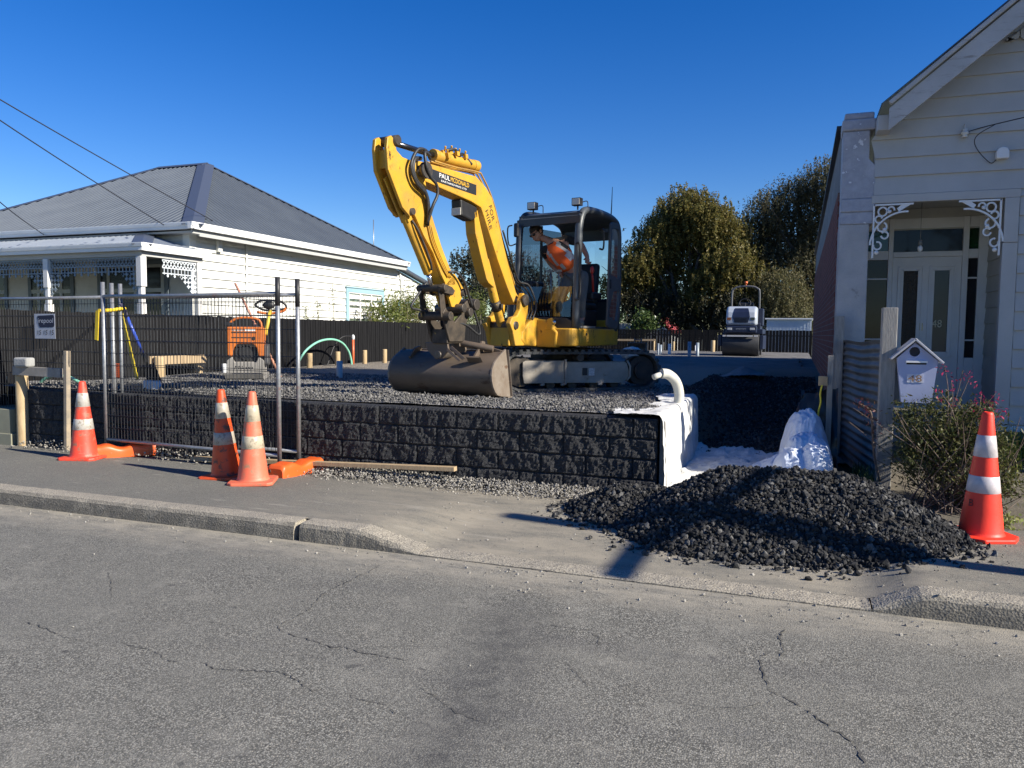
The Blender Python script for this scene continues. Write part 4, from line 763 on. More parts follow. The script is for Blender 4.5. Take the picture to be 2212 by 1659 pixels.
def limbs(m, base, tips, r0, n=8):
    base = Vector(base); hub = base + Vector((0, 0, (sum(t[2] for t in tips) / len(tips) - base.z) * 0.28)); m.tube([base - Vector((0, 0, 0.3)), base + (hub - base) * 0.5 + Vector((0.06, 0, 0)), hub], [r0 * 1.25, r0, r0 * 0.85], n)
    for t in tips:
        t = Vector(t); a = hub.lerp(t, 0.35) + Vector((random.uniform(-.3, .3), random.uniform(-.3, .3), 0.25)); c = hub.lerp(t, 0.7) + Vector((random.uniform(-.3, .3), random.uniform(-.3, .3), 0.2)); m.tube(curve_pts([hub, a, c, t], 12), [r0 * 0.55 * (1 - i / 13) + 0.02 for i in range(len(curve_pts([hub, a, c, t], 12)))], 6)
        for k in range(5):
            s = a.lerp(t, random.random()); e = s + Vector((random.gauss(0, 0.8), random.gauss(0, 0.8), random.uniform(0.1, 1.2))); m.tube([s, s.lerp(e, 0.5) + Vector((0, 0, 0.1)), e], [0.045, 0.03, 0.012], 5)
M_BARK = mat('grey_bark', (0.055, 0.047, 0.038), (0.10, 0.09, 0.075), 8, 0.9, bump=0.6, bsc=18)
def tree(name, label, base, blobs, lm, density, spread, leaves, l, w, droop, strand, hollow=0.45, r0=0.28, group='trees beyond the far fence'):
    t = thing(name, label, 'tree', base, 0, group); C = clumps(blobs, density, spread, leaves, droop, hollow, strand); V, Fq = leaf_quads(C, l, w, droop); np_mesh('crown', V, Fq, lm, t); m = MB(); limbs(m, base, [bl[0] for bl in blobs], r0); m.build('trunk', M_BARK, t); return t
def blobs_px(lst, y, sx=1.0):
    out = []
    for u, v, r in lst:
        yy = y + random.uniform(-1.3, 1.3); p = at_y(u, v, yy); rr = r * (yy / math.cos(YAW)) / FPX * 0.98; out.append(((p.x, p.y, p.z), (rr, rr * 0.95, rr * 0.9)))
    return out
LM_OL = leafmat('olive_autumn_leaf', [(0.06, 0.066, 0.020), (0.13, 0.125, 0.034), (0.20, 0.17, 0.05), (0.27, 0.205, 0.065), (0.11, 0.125, 0.034)], 0.45)
LM_BI = leafmat('birch_leaf', [(0.035, 0.043, 0.024), (0.08, 0.082, 0.042), (0.13, 0.118, 0.06), (0.18, 0.145, 0.075)], 0.42)
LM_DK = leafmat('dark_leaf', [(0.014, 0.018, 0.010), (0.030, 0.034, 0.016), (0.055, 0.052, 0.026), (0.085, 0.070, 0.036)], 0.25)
LM_WP = leafmat('weeping_leaf', [(0.07, 0.075, 0.03), (0.13, 0.12, 0.05), (0.19, 0.16, 0.08)], 0.35)
LM_GR = leafmat('grey_green_leaf', [(0.035, 0.042, 0.024), (0.06, 0.065, 0.04), (0.09, 0.085, 0.055)], 0.3)
TA = at_y(1490, 740, 45)
tree('broadleaf_tree', 'broad olive-brown tree with a domed crown standing beyond the far fence', (TA.x, 45, 0.2), blobs_px([(1488, 448, 52), (1452, 470, 44), (1528, 462, 44), (1425, 512, 52), (1560, 500, 52), (1390, 555, 40), (1500, 530, 66), (1420, 600, 54), (1580, 565, 56), (1360, 580, 34), (1400, 640, 46), (1535, 620, 60), (1330, 610, 30), (1600, 620, 44)], 45), LM_OL, 90, 0.30, 84, 0.15, 0.07, 0.4, 0.7, 0.35)
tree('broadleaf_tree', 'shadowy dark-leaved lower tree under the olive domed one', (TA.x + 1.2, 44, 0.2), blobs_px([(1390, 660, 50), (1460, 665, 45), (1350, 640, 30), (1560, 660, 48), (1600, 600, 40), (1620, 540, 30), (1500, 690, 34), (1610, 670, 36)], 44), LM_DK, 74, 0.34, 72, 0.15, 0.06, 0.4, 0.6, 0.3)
TB = at_y(1800, 740, 46)
tree('birch_tree', 'tall dark drooping tree partly hidden by the brick wall', (TB.x, 46, 0.2), blobs_px([(1655, 440, 36), (1632, 490, 40), (1618, 550, 40), (1630, 610, 42), (1710, 420, 46), (1780, 385, 50), (1850, 380, 55), (1700, 500, 52), (1780, 480, 55), (1655, 560, 42), (1745, 560, 50), (1800, 600, 50), (1860, 500, 60)], 46), LM_BI, 76, 0.32, 76, 0.15, 0.055, 0.9, 1.3, 0.35, 0.34)
tree('birch_tree', 'paler weeping foliage hanging just behind the roller hoop', (TB.x - 1.5, 44.5, 0.2), blobs_px([(1690, 610, 44), (1660, 650, 36), (1720, 650, 38), (1745, 680, 24), (1690, 680, 30)], 44.2), LM_WP, 96, 0.32, 76, 0.14, 0.05, 1.2, 1.3, 0.35, 0.2)
tree('birch_tree', 'loose grey-green tree seen between the digger boom and cab', (-15.9, 38, 0.2), blobs_px([(1010, 560, 34), (1050, 540, 36), (1085, 580, 34), (1000, 610, 28), (1045, 620, 34), (1095, 640, 26), (1120, 560, 26), (1160, 600, 30), (1020, 660, 22), (1200, 640, 28)], 38), LM_GR, 72, 0.34, 52, 0.17, 0.075, 0.7, 0.7, 0.4, 0.2)
# unseen tree added right of the cottage to keep its front in shade
gt = thing('added_shade_tree', 'unseen dense tree added to shade the cottage front', 'tree', (7.2, 9.7, 0.1)); C = clumps([((7.2, 9.9, 5.6), (1.9, 1.9, 2.6)), ((7.6, 9.9, 7.6), (1.7, 1.6, 1.9)), ((6.9, 10.0, 3.2), (1.4, 1.3, 1.6)), ((7.6, 10.3, 9.4), (1.5, 1.4, 1.6)), ((8.4, 10, 4.4), (1.6, 1.5, 2.2))], 42, 0.3, 60, 0.5, 0.1); V, Fq = leaf_quads(C, 0.20, 0.12); np_mesh('crown', V, Fq, LM_DK, gt); m = MB(); limbs(m, (7.2, 9.7, 0.1), [(7.2, 9.9, 5.6), (7.6, 9.9, 7.6), (8.4, 10, 4.4)], 0.2); m.build('trunk', M_BARK, gt)
# roadside pole outside the picture on the right; its shadow lies along the footpath
pole = thing('power_pole', 'round timber pole at the kerb with one crossarm', 'pole', (5.2, 4.98, 0.1)); m = MB(); m.cyl((5.2, 4.98, 0), (5.2, 4.98, 4.36), 0.12, 14, 0.10); m.build('pole_shaft', M_WOODG, pole); m = MB(); m.box((5.2, 4.75, 3.66), (0.08, 1.7, 0.09)); m.build('crossarm', M_WOODG, pole)
# ---- shrubs and thin saplings behind the left fence
LM_SH = leafmat('fresh_shrub_leaf', [(0.07, 0.10, 0.018), (0.12, 0.15, 0.03), (0.17, 0.19, 0.05), (0.20, 0.20, 0.07)], 0.4); LM_BR = leafmat('glossy_shrub_leaf', [(0.03, 0.06, 0.015), (0.06, 0.095, 0.025), (0.11, 0.14, 0.05)], 0.25, 0.3)
def shrub(name, label, base, bl, n, l, w, lm, stems, group=None, droop=0.2):
    t = thing(name, label, 'shrub', base, 0, group); C = clumps(bl, n, 0.16, 26, droop, 0.3); V, Fq = leaf_quads(C, l, w, droop); np_mesh('foliage', V, Fq, lm, t); m = MB()
    for k in range(stems): c = Vector(random.choice(bl)[0]) + Vector((random.gauss(0, .25), random.gauss(0, .4), random.uniform(0, .5))); m.tube([Vector(base) + Vector((random.gauss(0, .12), random.gauss(0, .3), 0)), c], [0.018, 0.006], 5)
    m.build('stems', mat('shrub_stem', (0.16, 0.14, 0.07), (0.1, 0.085, 0.05), 8, 0.8), t); return t
def leafy(u0, u1, v0, v1, x, k):
    out = []
    for i in range(k):
        p = at_x(random.uniform(u0, u1), random.uniform(v0, v1), x + random.uniform(-0.3, 0.2)); out.append((tuple(p), (0.34, 0.6, 0.36)))
    return out
G_ = 'shrubs showing over the black fence'
shrub('shrub', 'feathery green shrub over the fence below the villa lean-to window', (-10.9, 20.5, 0.5), leafy(868, 922, 655, 690, -10.9, 9), 60, 0.13, 0.03, LM_SH, 16, G_); shrub('shrub', 'low bright leafy shrub over the fence right of the villa sash window', (-10.7, 18.7, 0.5), leafy(822, 850, 672, 692, -10.7, 4), 60, 0.14, 0.05, LM_SH, 6, G_); shrub('shrub', 'green shrub over the fence glimpsed behind the bucket linkage', (-10.9, 24, 0.5), leafy(975, 1045, 650, 702, -10.9, 10), 60, 0.14, 0.03, LM_SH, 16, G_)
def sapling(u, v, label):
    p = at_x(u, v, -10.55); t = thing('sapling', label, 'sapling', (p.x, p.y, 0.5), 0, 'thin saplings against the white villa wall'); m = MB(); m.tube([(p.x, p.y, 0.5), (p.x + 0.02, p.y + 0.03, 1.4), (p.x, p.y - 0.02, p.z)], [0.012, 0.009, 0.004], 5); m.build('stem', mat('shrub_stem', (0.16, 0.14, 0.07)), t)
    C = np.array([(p.x + random.gauss(0, 0.05) , p.y + random.gauss(0, 0.13) * (1.2 - h), 1.3 + (p.z - 1.3) * h) for h in [random.random() for _ in range(70)]]); V, Fq = leaf_quads(C, 0.12, 0.022, 0.3); np_mesh('leaves', V, Fq, LM_SH, t)
sapling(686, 640, 'wispy sapling nearer the fence panel end against the white wall'); sapling(719, 612, 'tallest wispy sapling left of the blue-trimmed window'); sapling(662, 660, 'shortest wispy sapling beside the steel fence post')
p = at_y(1393, 700, 37.6); shrub('shrub', 'small glossy-leaved tree above the far fence right of the cab', (p.x, p.y, 0.3), [((p.x - 0.15, p.y, p.z + 0.25), (0.4, 0.4, 0.5)), ((p.x + 0.25, p.y, p.z - 0.1), (0.5, 0.4, 0.5)), ((p.x - 0.3, p.y, p.z - 0.3), (0.5, 0.4, 0.5))], 120, 0.14, 0.09, LM_BR, 5)
p = at_y(1335, 700, 37.6); shrub('shrub', 'pale leafy sprig at the edge of the cab above the far fence', (p.x, p.y, 0.3), [((p.x, p.y, p.z), (0.3, 0.3, 0.3))], 100, 0.14, 0.08, LM_BR, 3)
# ---- far sheds and a house roof glimpsed over the back fence
p0, p1 = at_y(1657, 693, 40), at_y(1753, 690, 40)
sh = thing('shed', 'long white ribbed iron shed just beyond the far fence right of the roller', 'shed', ((p0.x + p1.x) / 2, 41.5, 0)); b = MB(); b.bb((p0.x, 40.02, 0), (p1.x, 43, p1.z)); n = 13
for i in range(n + 1): x = p0.x + (p1.x - p0.x) * i / n; b.bb((x - 0.012, 39.99, 0), (x + 0.012, 40.01, p1.z))
b.build('wall', mat('pale_shed_iron', (0.62, 0.66, 0.70), (0.55, 0.6, 0.65), 2, 0.5), sh); b = MB(); b.bb((p0.x - 0.1, 39.9, p1.z), (p1.x + 0.1, 43.1, p1.z + 0.06)); b.build('roof', mat('white_iron_roof', (0.75, 0.76, 0.76), rough=0.5), sh)
q = at_y(1680, 680, 52); fh = thing('far_house', 'pale low roofed house glimpsed under the weeping foliage', 'house', (q.x, 54, 0)); b = MB(); b.bb((q.x - 2.5, 52, 0), (q.x + 1.6, 57, 2.6)); b.build('wall', mat('pale_shed_iron', (0.62, 0.66, 0.70)), fh); b = MB(); b.prism([(-2.9, 2.55), (2.0, 2.55), (1.0, 3.3), (-2.2, 3.3)], (q.x, 54.5, 0), (1, 0, 0), (0, 0, 1), 5.6); b.build('roof', mat('white_iron_roof', (0.75, 0.76, 0.76), rough=0.5), fh)
q = at_y(1422, 712, 60); fh = thing('far_house', 'little white gabled house with a red roof behind the glossy small tree', 'house', (q.x, 62, 0)); b = MB(); b.prism([(-1.0, 0), (1.0, 0), (1.0, 1.7), (0, 2.6), (-1.0, 1.7)], (q.x, 62, 0), (1, 0, 0), (0, 0, 1), 5); b.build('wall', M_TRIMW, fh); b = MB(); b.prism([(-1.25, 1.6), (0, 2.75), (1.25, 1.6), (1.25, 1.75), (0, 2.95), (-1.25, 1.75)], (q.x, 62.1, 0), (1, 0, 0), (0, 0, 1), 5.4); b.build('roof', mat('red_roof', (0.35, 0.05, 0.04), rough=0.6), fh)
q = at_y(1330, 705, 37.4); b = MB(); b.bb((q.x - 0.7, 37.3, 0.2), (q.x + 0.75, 37.4, q.z + 0.15)); 
for i in range(9): b.bb((q.x - 0.7 + i * 0.165, 37.28, 0.2), (q.x - 0.69 + i * 0.165, 37.3, q.z + 0.15))
tag(b.build('timber_screen', M_WOODG), 'grey timber screen above the far fence beside the cab', 'screen')
# ================================================================ THE EXCAVATOR
def yellow_paint():
    t = NT('worn_yellow_paint'); c = t.mix(t.ramp(t.noise(1.8, 4), 0.35, 0.65), (0.60, 0.33, 0.03), (0.52, 0.275, 0.025))
    c = t.mix(t.math('MULTIPLY', t.ramp(t.noise(4, 6, 0.7), 0.45, 0.68), 0.5), c, (0.30, 0.19, 0.07))
    c = t.mix(t.ramp(t.noise(9, 8, 0.8, t.scaled((1, 1, 0.45))), 0.605, 0.63), c, (0.06, 0.036, 0.02)); t.col(c); t.set(t.ramp(t.noise(5), 0.3, 0.7, 0.35, 0.6), 0, 0.4); t.bump(t.noise(30, 3), 0.06, 0.01); return t.m
M_YEL = yellow_paint(); M_GREASE = mat('greasy_dark_steel', (0.035, 0.03, 0.025), (0.09, 0.07, 0.05), 9, 0.6, metal=0.3, spot=(0.4, 0.26, 0.06), ssc=7, sa=0.63, sb=0.68)
M_RUST = mat('worn_brown_bucket_steel', (0.115, 0.085, 0.062), (0.165, 0.128, 0.095), 4, 0.55, metal=0.25, bump=0.25, bsc=25, spot=(0.075, 0.045, 0.03), ssc=9, sa=0.6, sb=0.7, stretch=(1, 0.35, 1)); M_RUSTL = mat('scraped_bucket_side', (0.27, 0.23, 0.185), (0.20, 0.155, 0.115), 6, 0.55, metal=0.2, bump=0.2, bsc=30, spot=(0.14, 0.085, 0.055), ssc=7, sa=0.58, sb=0.66)
M_CHAR = mat('charcoal_cab_paint', (0.028, 0.032, 0.036), (0.042, 0.046, 0.05), 3, 0.38, spec=0.5); M_CABG = mat('grey_cab_frame', (0.085, 0.094, 0.097), (0.06, 0.067, 0.07), 2.5, 0.42); M_BLK = mat('black_plastic', (0.010, 0.010, 0.011), (0.02, 0.02, 0.021), 8, 0.5); M_RUB = mat('dusty_rubber', (0.05, 0.052, 0.052), (0.10, 0.099, 0.094), 7, 0.9, bump=0.4, bsc=40)
M_DUST = mat('dusty_steel_frame', (0.25, 0.22, 0.175), (0.34, 0.305, 0.25), 4, 0.75, bump=0.15, spot=(0.16, 0.11, 0.06), ssc=5, sa=0.6, sb=0.72); M_CHROME = mat('chrome_rod', (0.5, 0.5, 0.52), None, rough=0.15, metal=1.0); M_PIN = mat('pin_steel', (0.16, 0.14, 0.12), (0.08, 0.07, 0.06), 12, 0.45, metal=0.7)
M_HOSE = mat('black_hose', (0.014, 0.014, 0.015), (0.04, 0.04, 0.04), 60, 0.5); M_LENS = mat('lamp_lens', (0.62, 0.58, 0.48), (0.5, 0.47, 0.4), 30, 0.15, spec=0.8); M_NAVY = mat('navy_panel', (0.010, 0.014, 0.035), (0.018, 0.022, 0.045), 3, 0.4); M_GLS = glass('cab_glass', (0.72, 0.80, 0.78), 0.6)
M_SIGN = mat('matt_black_decal', (0.012, 0.014, 0.018), (0.02, 0.022, 0.028), 6, 0.5); M_WTXT = mat('white_lettering', (0.78, 0.78, 0.76)); M_YTXT = mat('golden_lettering', (0.75, 0.43, 0.03)); M_KTXT = mat('black_lettering', (0.012, 0.012, 0.014)); M_RED = mat('red_handle', (0.45, 0.03, 0.02), rough=0.4); M_STK = mat('pale_decal', (0.6, 0.6, 0.57), (0.3, 0.3, 0.3), 60, 0.5)
EXR = R(-99.5); exc = thing('excavator', 'yellow and black tracked excavator with wide brown bucket lowered on the gravel', 'excavator', (-3.244, 10.639, 0.79), EXR)
XA, ZA_ = Vector((1, 0, 0)), Vector((0, 0, 1))
def side_prism(m, poly, w0, w1): m.prism(poly, (0, (w0 + w1) / 2, 0), (1, 0, 0), (0, 0, 1), abs(w1 - w0)); return m
def U(u, w, z): return Vector((u, w, z))
L = dict(parent=exc, local=True)
# ---- undercarriage (its own heading, 40 degrees off the upper works)
ta = R(-40); Tm = Matrix.Rotation(ta, 4, 'Z')
def track(side):
    m = MB(); m.M = Tm @ Matrix.Translation((0, side * 0.69, 0)); hl, rr, z0 = 0.90, 0.265, 0.275; path = []
    n = 12; 
    for k in range(n + 1): a = -math.pi / 2 + math.pi * k / n; path.append((hl + rr * math.cos(a), z0 + rr * math.sin(a)))
    for k in range(n + 1): a = math.pi / 2 + math.pi * k / n; path.append((-hl + rr * math.cos(a), z0 + rr * math.sin(a)))
    # resample evenly: belt with lugs
    pts = []; 
    for i in range(len(path)): 
        p, q = Vector(path[i]), Vector(path[(i + 1) % len(path)]); s = max(1, int((q - p).length / 0.05)); pts += [p.lerp(q, k / s) for k in range(s)]
    N = len(pts); w = 0.16; vs = []
    for i, p in enumerate(pts):
        d = (pts[(i + 1) % N] - pts[i - 1]).normalized(); o = Vector((d.y, -d.x)); 
        for yy, off in ((-w, 0), (w, 0), (w, -0.035), (-w, -0.035)): q = p + o * off; vs.append((q.x, yy, q.y))
    m.add(vs, [(4 * i + a, 4 * i + (a + 1) % 4, 4 * ((i + 1) % N) + (a + 1) % 4, 4 * ((i + 1) % N) + a) for i in range(N) for a in range(4)])
    seg = [0.0]
    for i in range(N): seg.append(seg[-1] + (pts[(i + 1) % N] - pts[i]).length)
    T_ = seg[-1]; k = int(T_ / 0.098); 
    for j in range(k):
        s = T_ * j / k; i = max(x for x in range(N) if seg[x] <= s); f = (s - seg[i]) / max(1e-6, seg[i + 1] - seg[i]); p = pts[i].lerp(pts[(i + 1) % N], f); d = (pts[(i + 1) % N] - pts[i]).normalized(); o = Vector((d.y, -d.x)); c = p + o * 0.012
        for yy in (-0.08, 0.08): m.box((c.x + d.x * 0.02 * (1 if yy > 0 else -1), yy, c.y + d.y * 0.02 * (1 if yy > 0 else -1)), (0.052, 0.155, 0.03), Matrix(((d.x, 0, o.x), (0, 1, 0), (d.y, 0, o.y))))
        for yy in (-w, w): c2 = p - o * 0.02; m.box((c2.x, yy, c2.y), (0.05, 0.014, 0.034), Matrix(((d.x, 0, o.x), (0, 1, 0), (d.y, 0, o.y))))
    t = m.build('track', M_RUB, bevel=0.004, seg=1, **L)
    f = MB(); f.M = m.M; s = side
    f.bb((-0.66, -0.10, 0.13), (0.80, 0.10, 0.40)); yo = s * 0.115
    f.prism([(0.28, 0.12), (0.86, 0.12), (0.88, 0.22), (0.88, 0.40), (0.84, 0.42), (0.28, 0.42)], (0, yo, 0), (1, 0, 0), (0, 0, 1), 0.03); f.prism([(0.262, 0.12), (-0.60, 0.11), (-0.72, 0.20), (-0.66, 0.385), (0.262, 0.40)], (0, yo - s * 0.006, 0), (1, 0, 0), (0, 0, 1), 0.03); f.bar((0.27, yo + s * 0.02, 0.10), (0.27, yo + s * 0.02, 0.44), 0.03, 0.025, (0, 1, 0))
    for x in (0.76, 0.66, 0.57, 0.43): f.cyl((x, yo + s * 0.013, 0.145), (x, yo + s * 0.018, 0.145), 0.012, 10)
    for x in (0.60, 0.30, -0.25, -0.60): f.bar((x - 0.03, yo, 0.105), (x + 0.03, yo, 0.10), 0.05, 0.03); 
    f.tube([(-0.66, yo + s * 0.015, 0.42), (-0.70, yo + s * 0.03, 0.34), (-0.70, yo + s * 0.03, 0.20), (-0.66, yo + s * 0.015, 0.14)], 0.016, 6)
    fr = f.build('track_frame', M_DUST, bevel=0.005, seg=1, **L)
    g = MB(); g.M = m.M; g.box((-0.02, yo + s * 0.014, 0.27), (0.07, 0.012, 0.10)); g.build('frame_slot', M_BLK, fr, local=True)
    g = MB(); g.M = m.M; g.box((-0.12, yo + s * 0.014, 0.265), (0.085, 0.004, 0.10)); g.build('frame_sticker', M_STK, fr, local=True)
    g = MB(); g.M = m.M
    g.cyl((0.90, -0.09, 0.275), (0.90, 0.09, 0.275), 0.20, 24); g.build('idler_wheel', M_GREASE, t, local=True)
    g = MB(); g.M = m.M; g.cyl((-0.90, -0.10, 0.275), (-0.90, 0.10, 0.275), 0.20, 24); g.cyl((-0.90, s * 0.10, 0.275), (-0.90, s * 0.14, 0.275), 0.12, 24); g.cyl((-0.90, s * 0.14, 0.275), (-0.90, s * 0.146, 0.275), 0.095, 24); g.build('drive_sprocket', mat('rusty_sprocket', (0.06, 0.042, 0.033), (0.025, 0.022, 0.02), 8, 0.6, metal=0.3), t, local=True)
    g = MB(); g.M = m.M
    for x in (-0.5, -0.18, 0.14, 0.46): g.cyl((x, -0.08, 0.09), (x, 0.08, 0.09), 0.06, 14)
    g.cyl((0.05, -0.08, 0.46), (0.05, s * 0.14, 0.46), 0.05, 14); g.build('track_rollers', M_GREASE, t, local=True)
track(1); track(-1)
b = MB(); b.M = Tm; b.bb((-0.45, -0.55, 0.18), (0.45, 0.55, 0.42)); b.cyl((0, 0, 0.42), (0, 0, 0.585), 0.42, 32); b.build('undercarriage', M_GREASE, bevel=0.01, **L)
b = MB(); b.M = Tm; b.prism([(1.30, 0.06), (1.36, 0.05), (1.33, 0.20), (1.30, 0.33), (1.33, 0.46), (1.30, 0.465), (1.26, 0.33), (1.28, 0.2)], (0, 0, 0), (1, 0, 0), (0, 0, 1), 1.70); b.bar((0.4, 0.38, 0.30), (1.29, 0.45, 0.24), 0.09, 0.09); b.bar((0.4, -0.38, 0.30), (1.29, -0.45, 0.24), 0.09, 0.09); b.build('dozer_blade', mat('dark_blade_steel', (0.06, 0.06, 0.062), (0.10, 0.095, 0.09), 6, 0.5, metal=0.3), bevel=0.006, **L)
# ---- upper body
b = MB()
def rounded_plan(pts, r, n=5):
    out = []; m = len(pts)
    for i in range(m):
        p, a, c = Vector(pts[i]), Vector(pts[i - 1]), Vector(pts[(i + 1) % m]); d1 = (a - p).normalized(); d2 = (c - p).normalized(); rr = min(r, (a - p).length / 2, (c - p).length / 2); p1, p2 = p + d1 * rr, p + d2 * rr
        for k in range(n + 1): t = k / n; out.append(tuple((p1 * (1 - t) ** 2) + p * (2 * t * (1 - t)) + p2 * t * t))
    return out
b.prism(rounded_plan([(0.98, 0.16), (0.98, 0.70), (-0.46, 0.70), (-0.46, 0.16)], 0.13), (0, 0, 0.735), (1, 0, 0), (0, 1, 0), 0.235); sk = b.build('side_skirt', M_YEL, bevel=0.022, seg=3, **L)
b = MB(); b.bb((0.30, 0.695, 0.66), (0.80, 0.706, 0.835)); b.build('access_hatch', M_YEL, sk, bevel=0.006, local=True)
b = MB(); b.cyl((0.63, 0.704, 0.775), (0.63, 0.712, 0.775), 0.018, 12); b.build('lock_button', M_BLK, sk, local=True); b = MB(); b.cyl((0.983, 0.33, 0.75), (0.99, 0.33, 0.75), 0.03, 12); b.build('lock_button', M_BLK, sk, local=True)
b = MB()
for i in range(5): b.box((0.982, 0.235, 0.655 + i * 0.018), (0.006, 0.075, 0.009))
b.build('grille_slots', M_BLK, sk, local=True)
b = MB(); b.prism(rounded_plan([(0.30, -0.20), (0.30, -0.74), (0.0, -0.78), (-0.75, -0.70), (-1.0, -0.35), (-1.0, 0.35), (-0.75, 0.62), (-0.46, 0.62), (-0.46, -0.2)], 0.12), (0, 0, 0.80), (1, 0, 0), (0, 1, 0), 0.37); b.build('rear_body', M_YEL, bevel=0.03, seg=3, **L)
b = MB(); b.prism(rounded_plan([(0.32, -0.22), (0.32, -0.74), (0.0, -0.78), (-0.75, -0.70), (-1.0, -0.35), (-1.0, 0.35), (-0.75, 0.62), (-0.58, 0.62), (-0.58, -0.22)], 0.12), (0, 0, 1.14), (1, 0, 0), (0, 1, 0), 0.31); b.build('engine_cover', M_NAVY, bevel=0.05, seg=3, **L)
b = MB(); b.bb((-0.46, -0.24, 0.60), (0.96, 0.40, 0.86)); b.build('deck_frame', M_GREASE, bevel=0.01, **L)
# swing casting, boom bracket
b = MB(); b.prism([(0.80, 0.60), (1.30, 0.62), (1.42, 0.70), (1.40, 0.80), (1.20, 0.94), (1.02, 0.99), (0.90, 0.97), (0.80, 0.90)], (0, -0.03, 0), (1, 0, 0), (0, 0, 1), 0.38); b.prism([(0.0, 0.60), (0.28, 0.60), (0.30, 0.80), (0.12, 0.96), (-0.10, 0.98)], (0.93, 0.16, 0), (0, 1, 0), (0, 0, 1), 0.16); cs = b.build('swing_post', M_YEL, bevel=0.02, seg=2, **L)
b = MB(); b.cyl((1.32, -0.06, 0.60), (1.32, -0.06, 0.90), 0.11, 20); b.build('swing_pin', M_GREASE, cs, local=True)
b = MB(); b.box((1.21, 0.08, 0.865), (0.004, 0.09, 0.06), Matrix.Rotation(R(-30), 3, 'Y')); b.build('maker_plate', mat('dull_data_plate', (0.10, 0.11, 0.12), (0.3, 0.3, 0.3), 60), cs, local=True)
b = MB()
for w0, w1 in ((-0.27, -0.20), (0.08, 0.15)): side_prism(b, [(1.36, 1.30), (1.27, 1.27), (1.22, 1.16), (1.24, 1.02), (1.30, 0.92), (1.30, 0.62), (1.55, 0.62), (1.62, 0.80), (1.70, 0.90), (1.64, 0.98), (1.52, 1.00), (1.44, 1.08), (1.42, 1.20)], w0, w1)
b.bb((1.27, -0.20, 0.62), (1.60, 0.08, 0.86)); br = b.build('boom_bracket', M_YEL, bevel=0.014, **L)
b = MB(); b.cyl((1.345, -0.31, 1.205), (1.345, 0.19, 1.205), 0.045, 16); b.cyl((1.345, 0.16, 1.205), (1.345, 0.185, 1.205), 0.075, 16); b.build('pivot_pin', M_PIN, br, local=True); b = MB(); b.cyl((1.56, -0.30, 0.88), (1.56, 0.17, 0.88), 0.05, 16); b.build('pivot_pin', M_PIN, br, local=True)
# ---- boom, as a hollow-looking welded box
BM = [(3.495, 2.532), (3.46, 2.57), (3.336, 2.575), (2.313, 2.606), (2.098, 2.515), (1.963, 2.418), (1.861, 2.247), (1.601, 1.731), (1.358, 1.31), (1.27, 1.24), (1.29, 1.15), (1.40, 1.15), (1.577, 1.353), (1.817, 1.676), (2.115, 2.125), (2.208, 2.262), (2.426, 2.303), (3.423, 2.386), (3.51, 2.44)]
b = MB(); side_prism(b, BM, -0.16, 0.04); boom = b.build('boom', M_YEL, bevel=0.012, seg=2, **L)
b = MB(); b.cyl((3.40, -0.24, 2.47), (3.40, 0.12, 2.47), 0.06, 16); b.cyl((3.40, 0.085, 2.47), (3.40, 0.135, 2.47), 0.085, 18); b.build('boom_pin', M_PIN, boom, local=True)
b = MB(); nx = (Vector((3.264, 0, 2.528)) - Vector((2.324, 0, 2.507))); q0 = Vector((3.266, 0.042, 2.412)); xd = Vector((2.3235, 0, 2.388)) - Vector((3.269, 0, 2.412)); yd = Vector((0, 0, 1)); b.add([(3.266, 0.043, 2.412), (2.3235, 0.043, 2.388), (2.3235, 0.043, 2.507), (3.264, 0.043, 2.530)], [(0, 1, 2, 3)]); sg = b.build('name_board', M_SIGN, boom, local=True)
xdn = xd.normalized(); P0 = Vector((3.266, 0.0445, 2.412))
b = MB(); text_into(b, "PAUL", P0 + xdn * 0.20 + Vector((0, 0, 0.056)), xdn, yd, 0.050, 0.20, 0.0); text_into(b, "EARTHMOVING LTD", P0 + xdn * 0.235 + Vector((0, 0, 0.018)), xdn, yd, 0.020, 0.50, 0.0); b.build('white_lettering', M_WTXT, sg, local=True)
b = MB(); text_into(b, "MCDONALD", P0 + xdn * 0.415 + Vector((0, 0, 0.056)), xdn, yd, 0.050, 0.37, 0.0); b.build('golden_lettering', M_YTXT, sg, local=True)
b = MB(); hd = Vector((-0.42, 0, -0.907)); hu = Vector((-0.907, 0, 0.42)); text_into(b, "FOR", (2.045, 0.043, 2.300), hd, hu, 0.072, 0.19, 0.0); text_into(b, "HIRE", (2.125, 0.043, 2.235), hd, hu, 0.072, 0.24, 0.0); b.build('for_hire_lettering', M_KTXT, boom, local=True)
b = MB(); side_prism(b, [(2.60, 2.31), (2.25, 2.27), (2.22, 2.14), (2.36, 2.09), (2.58, 2.12)], -0.13, 0.01); lp = b.build('boom_lamp_housing', M_BLK, boom, bevel=0.02, local=True)
b = MB(); b.box((2.59, -0.06, 2.17), (0.012, 0.13, 0.085)); b.build('lamp_lens', M_LENS, lp, bevel=0.012, local=True)
def hosechain(m, pts, r, n=40, seg=8): m.tube(curve_pts(pts, n), r, seg)
b = MB()
for k in range(3): w = 0.0 - k * 0.05; hosechain(b, [(3.10, w, 2.635), (2.69, w, 2.645), (2.24, w, 2.675), (2.12, w, 2.64), (1.86, w, 2.36), (1.56, w, 1.78), (1.33, w, 1.40)], 0.011, 60, 6)
b.build('boom_pipes', mat('yellow_pipe', (0.5, 0.28, 0.04), (0.25, 0.15, 0.05), 8, 0.5), boom, local=True)
b = MB()
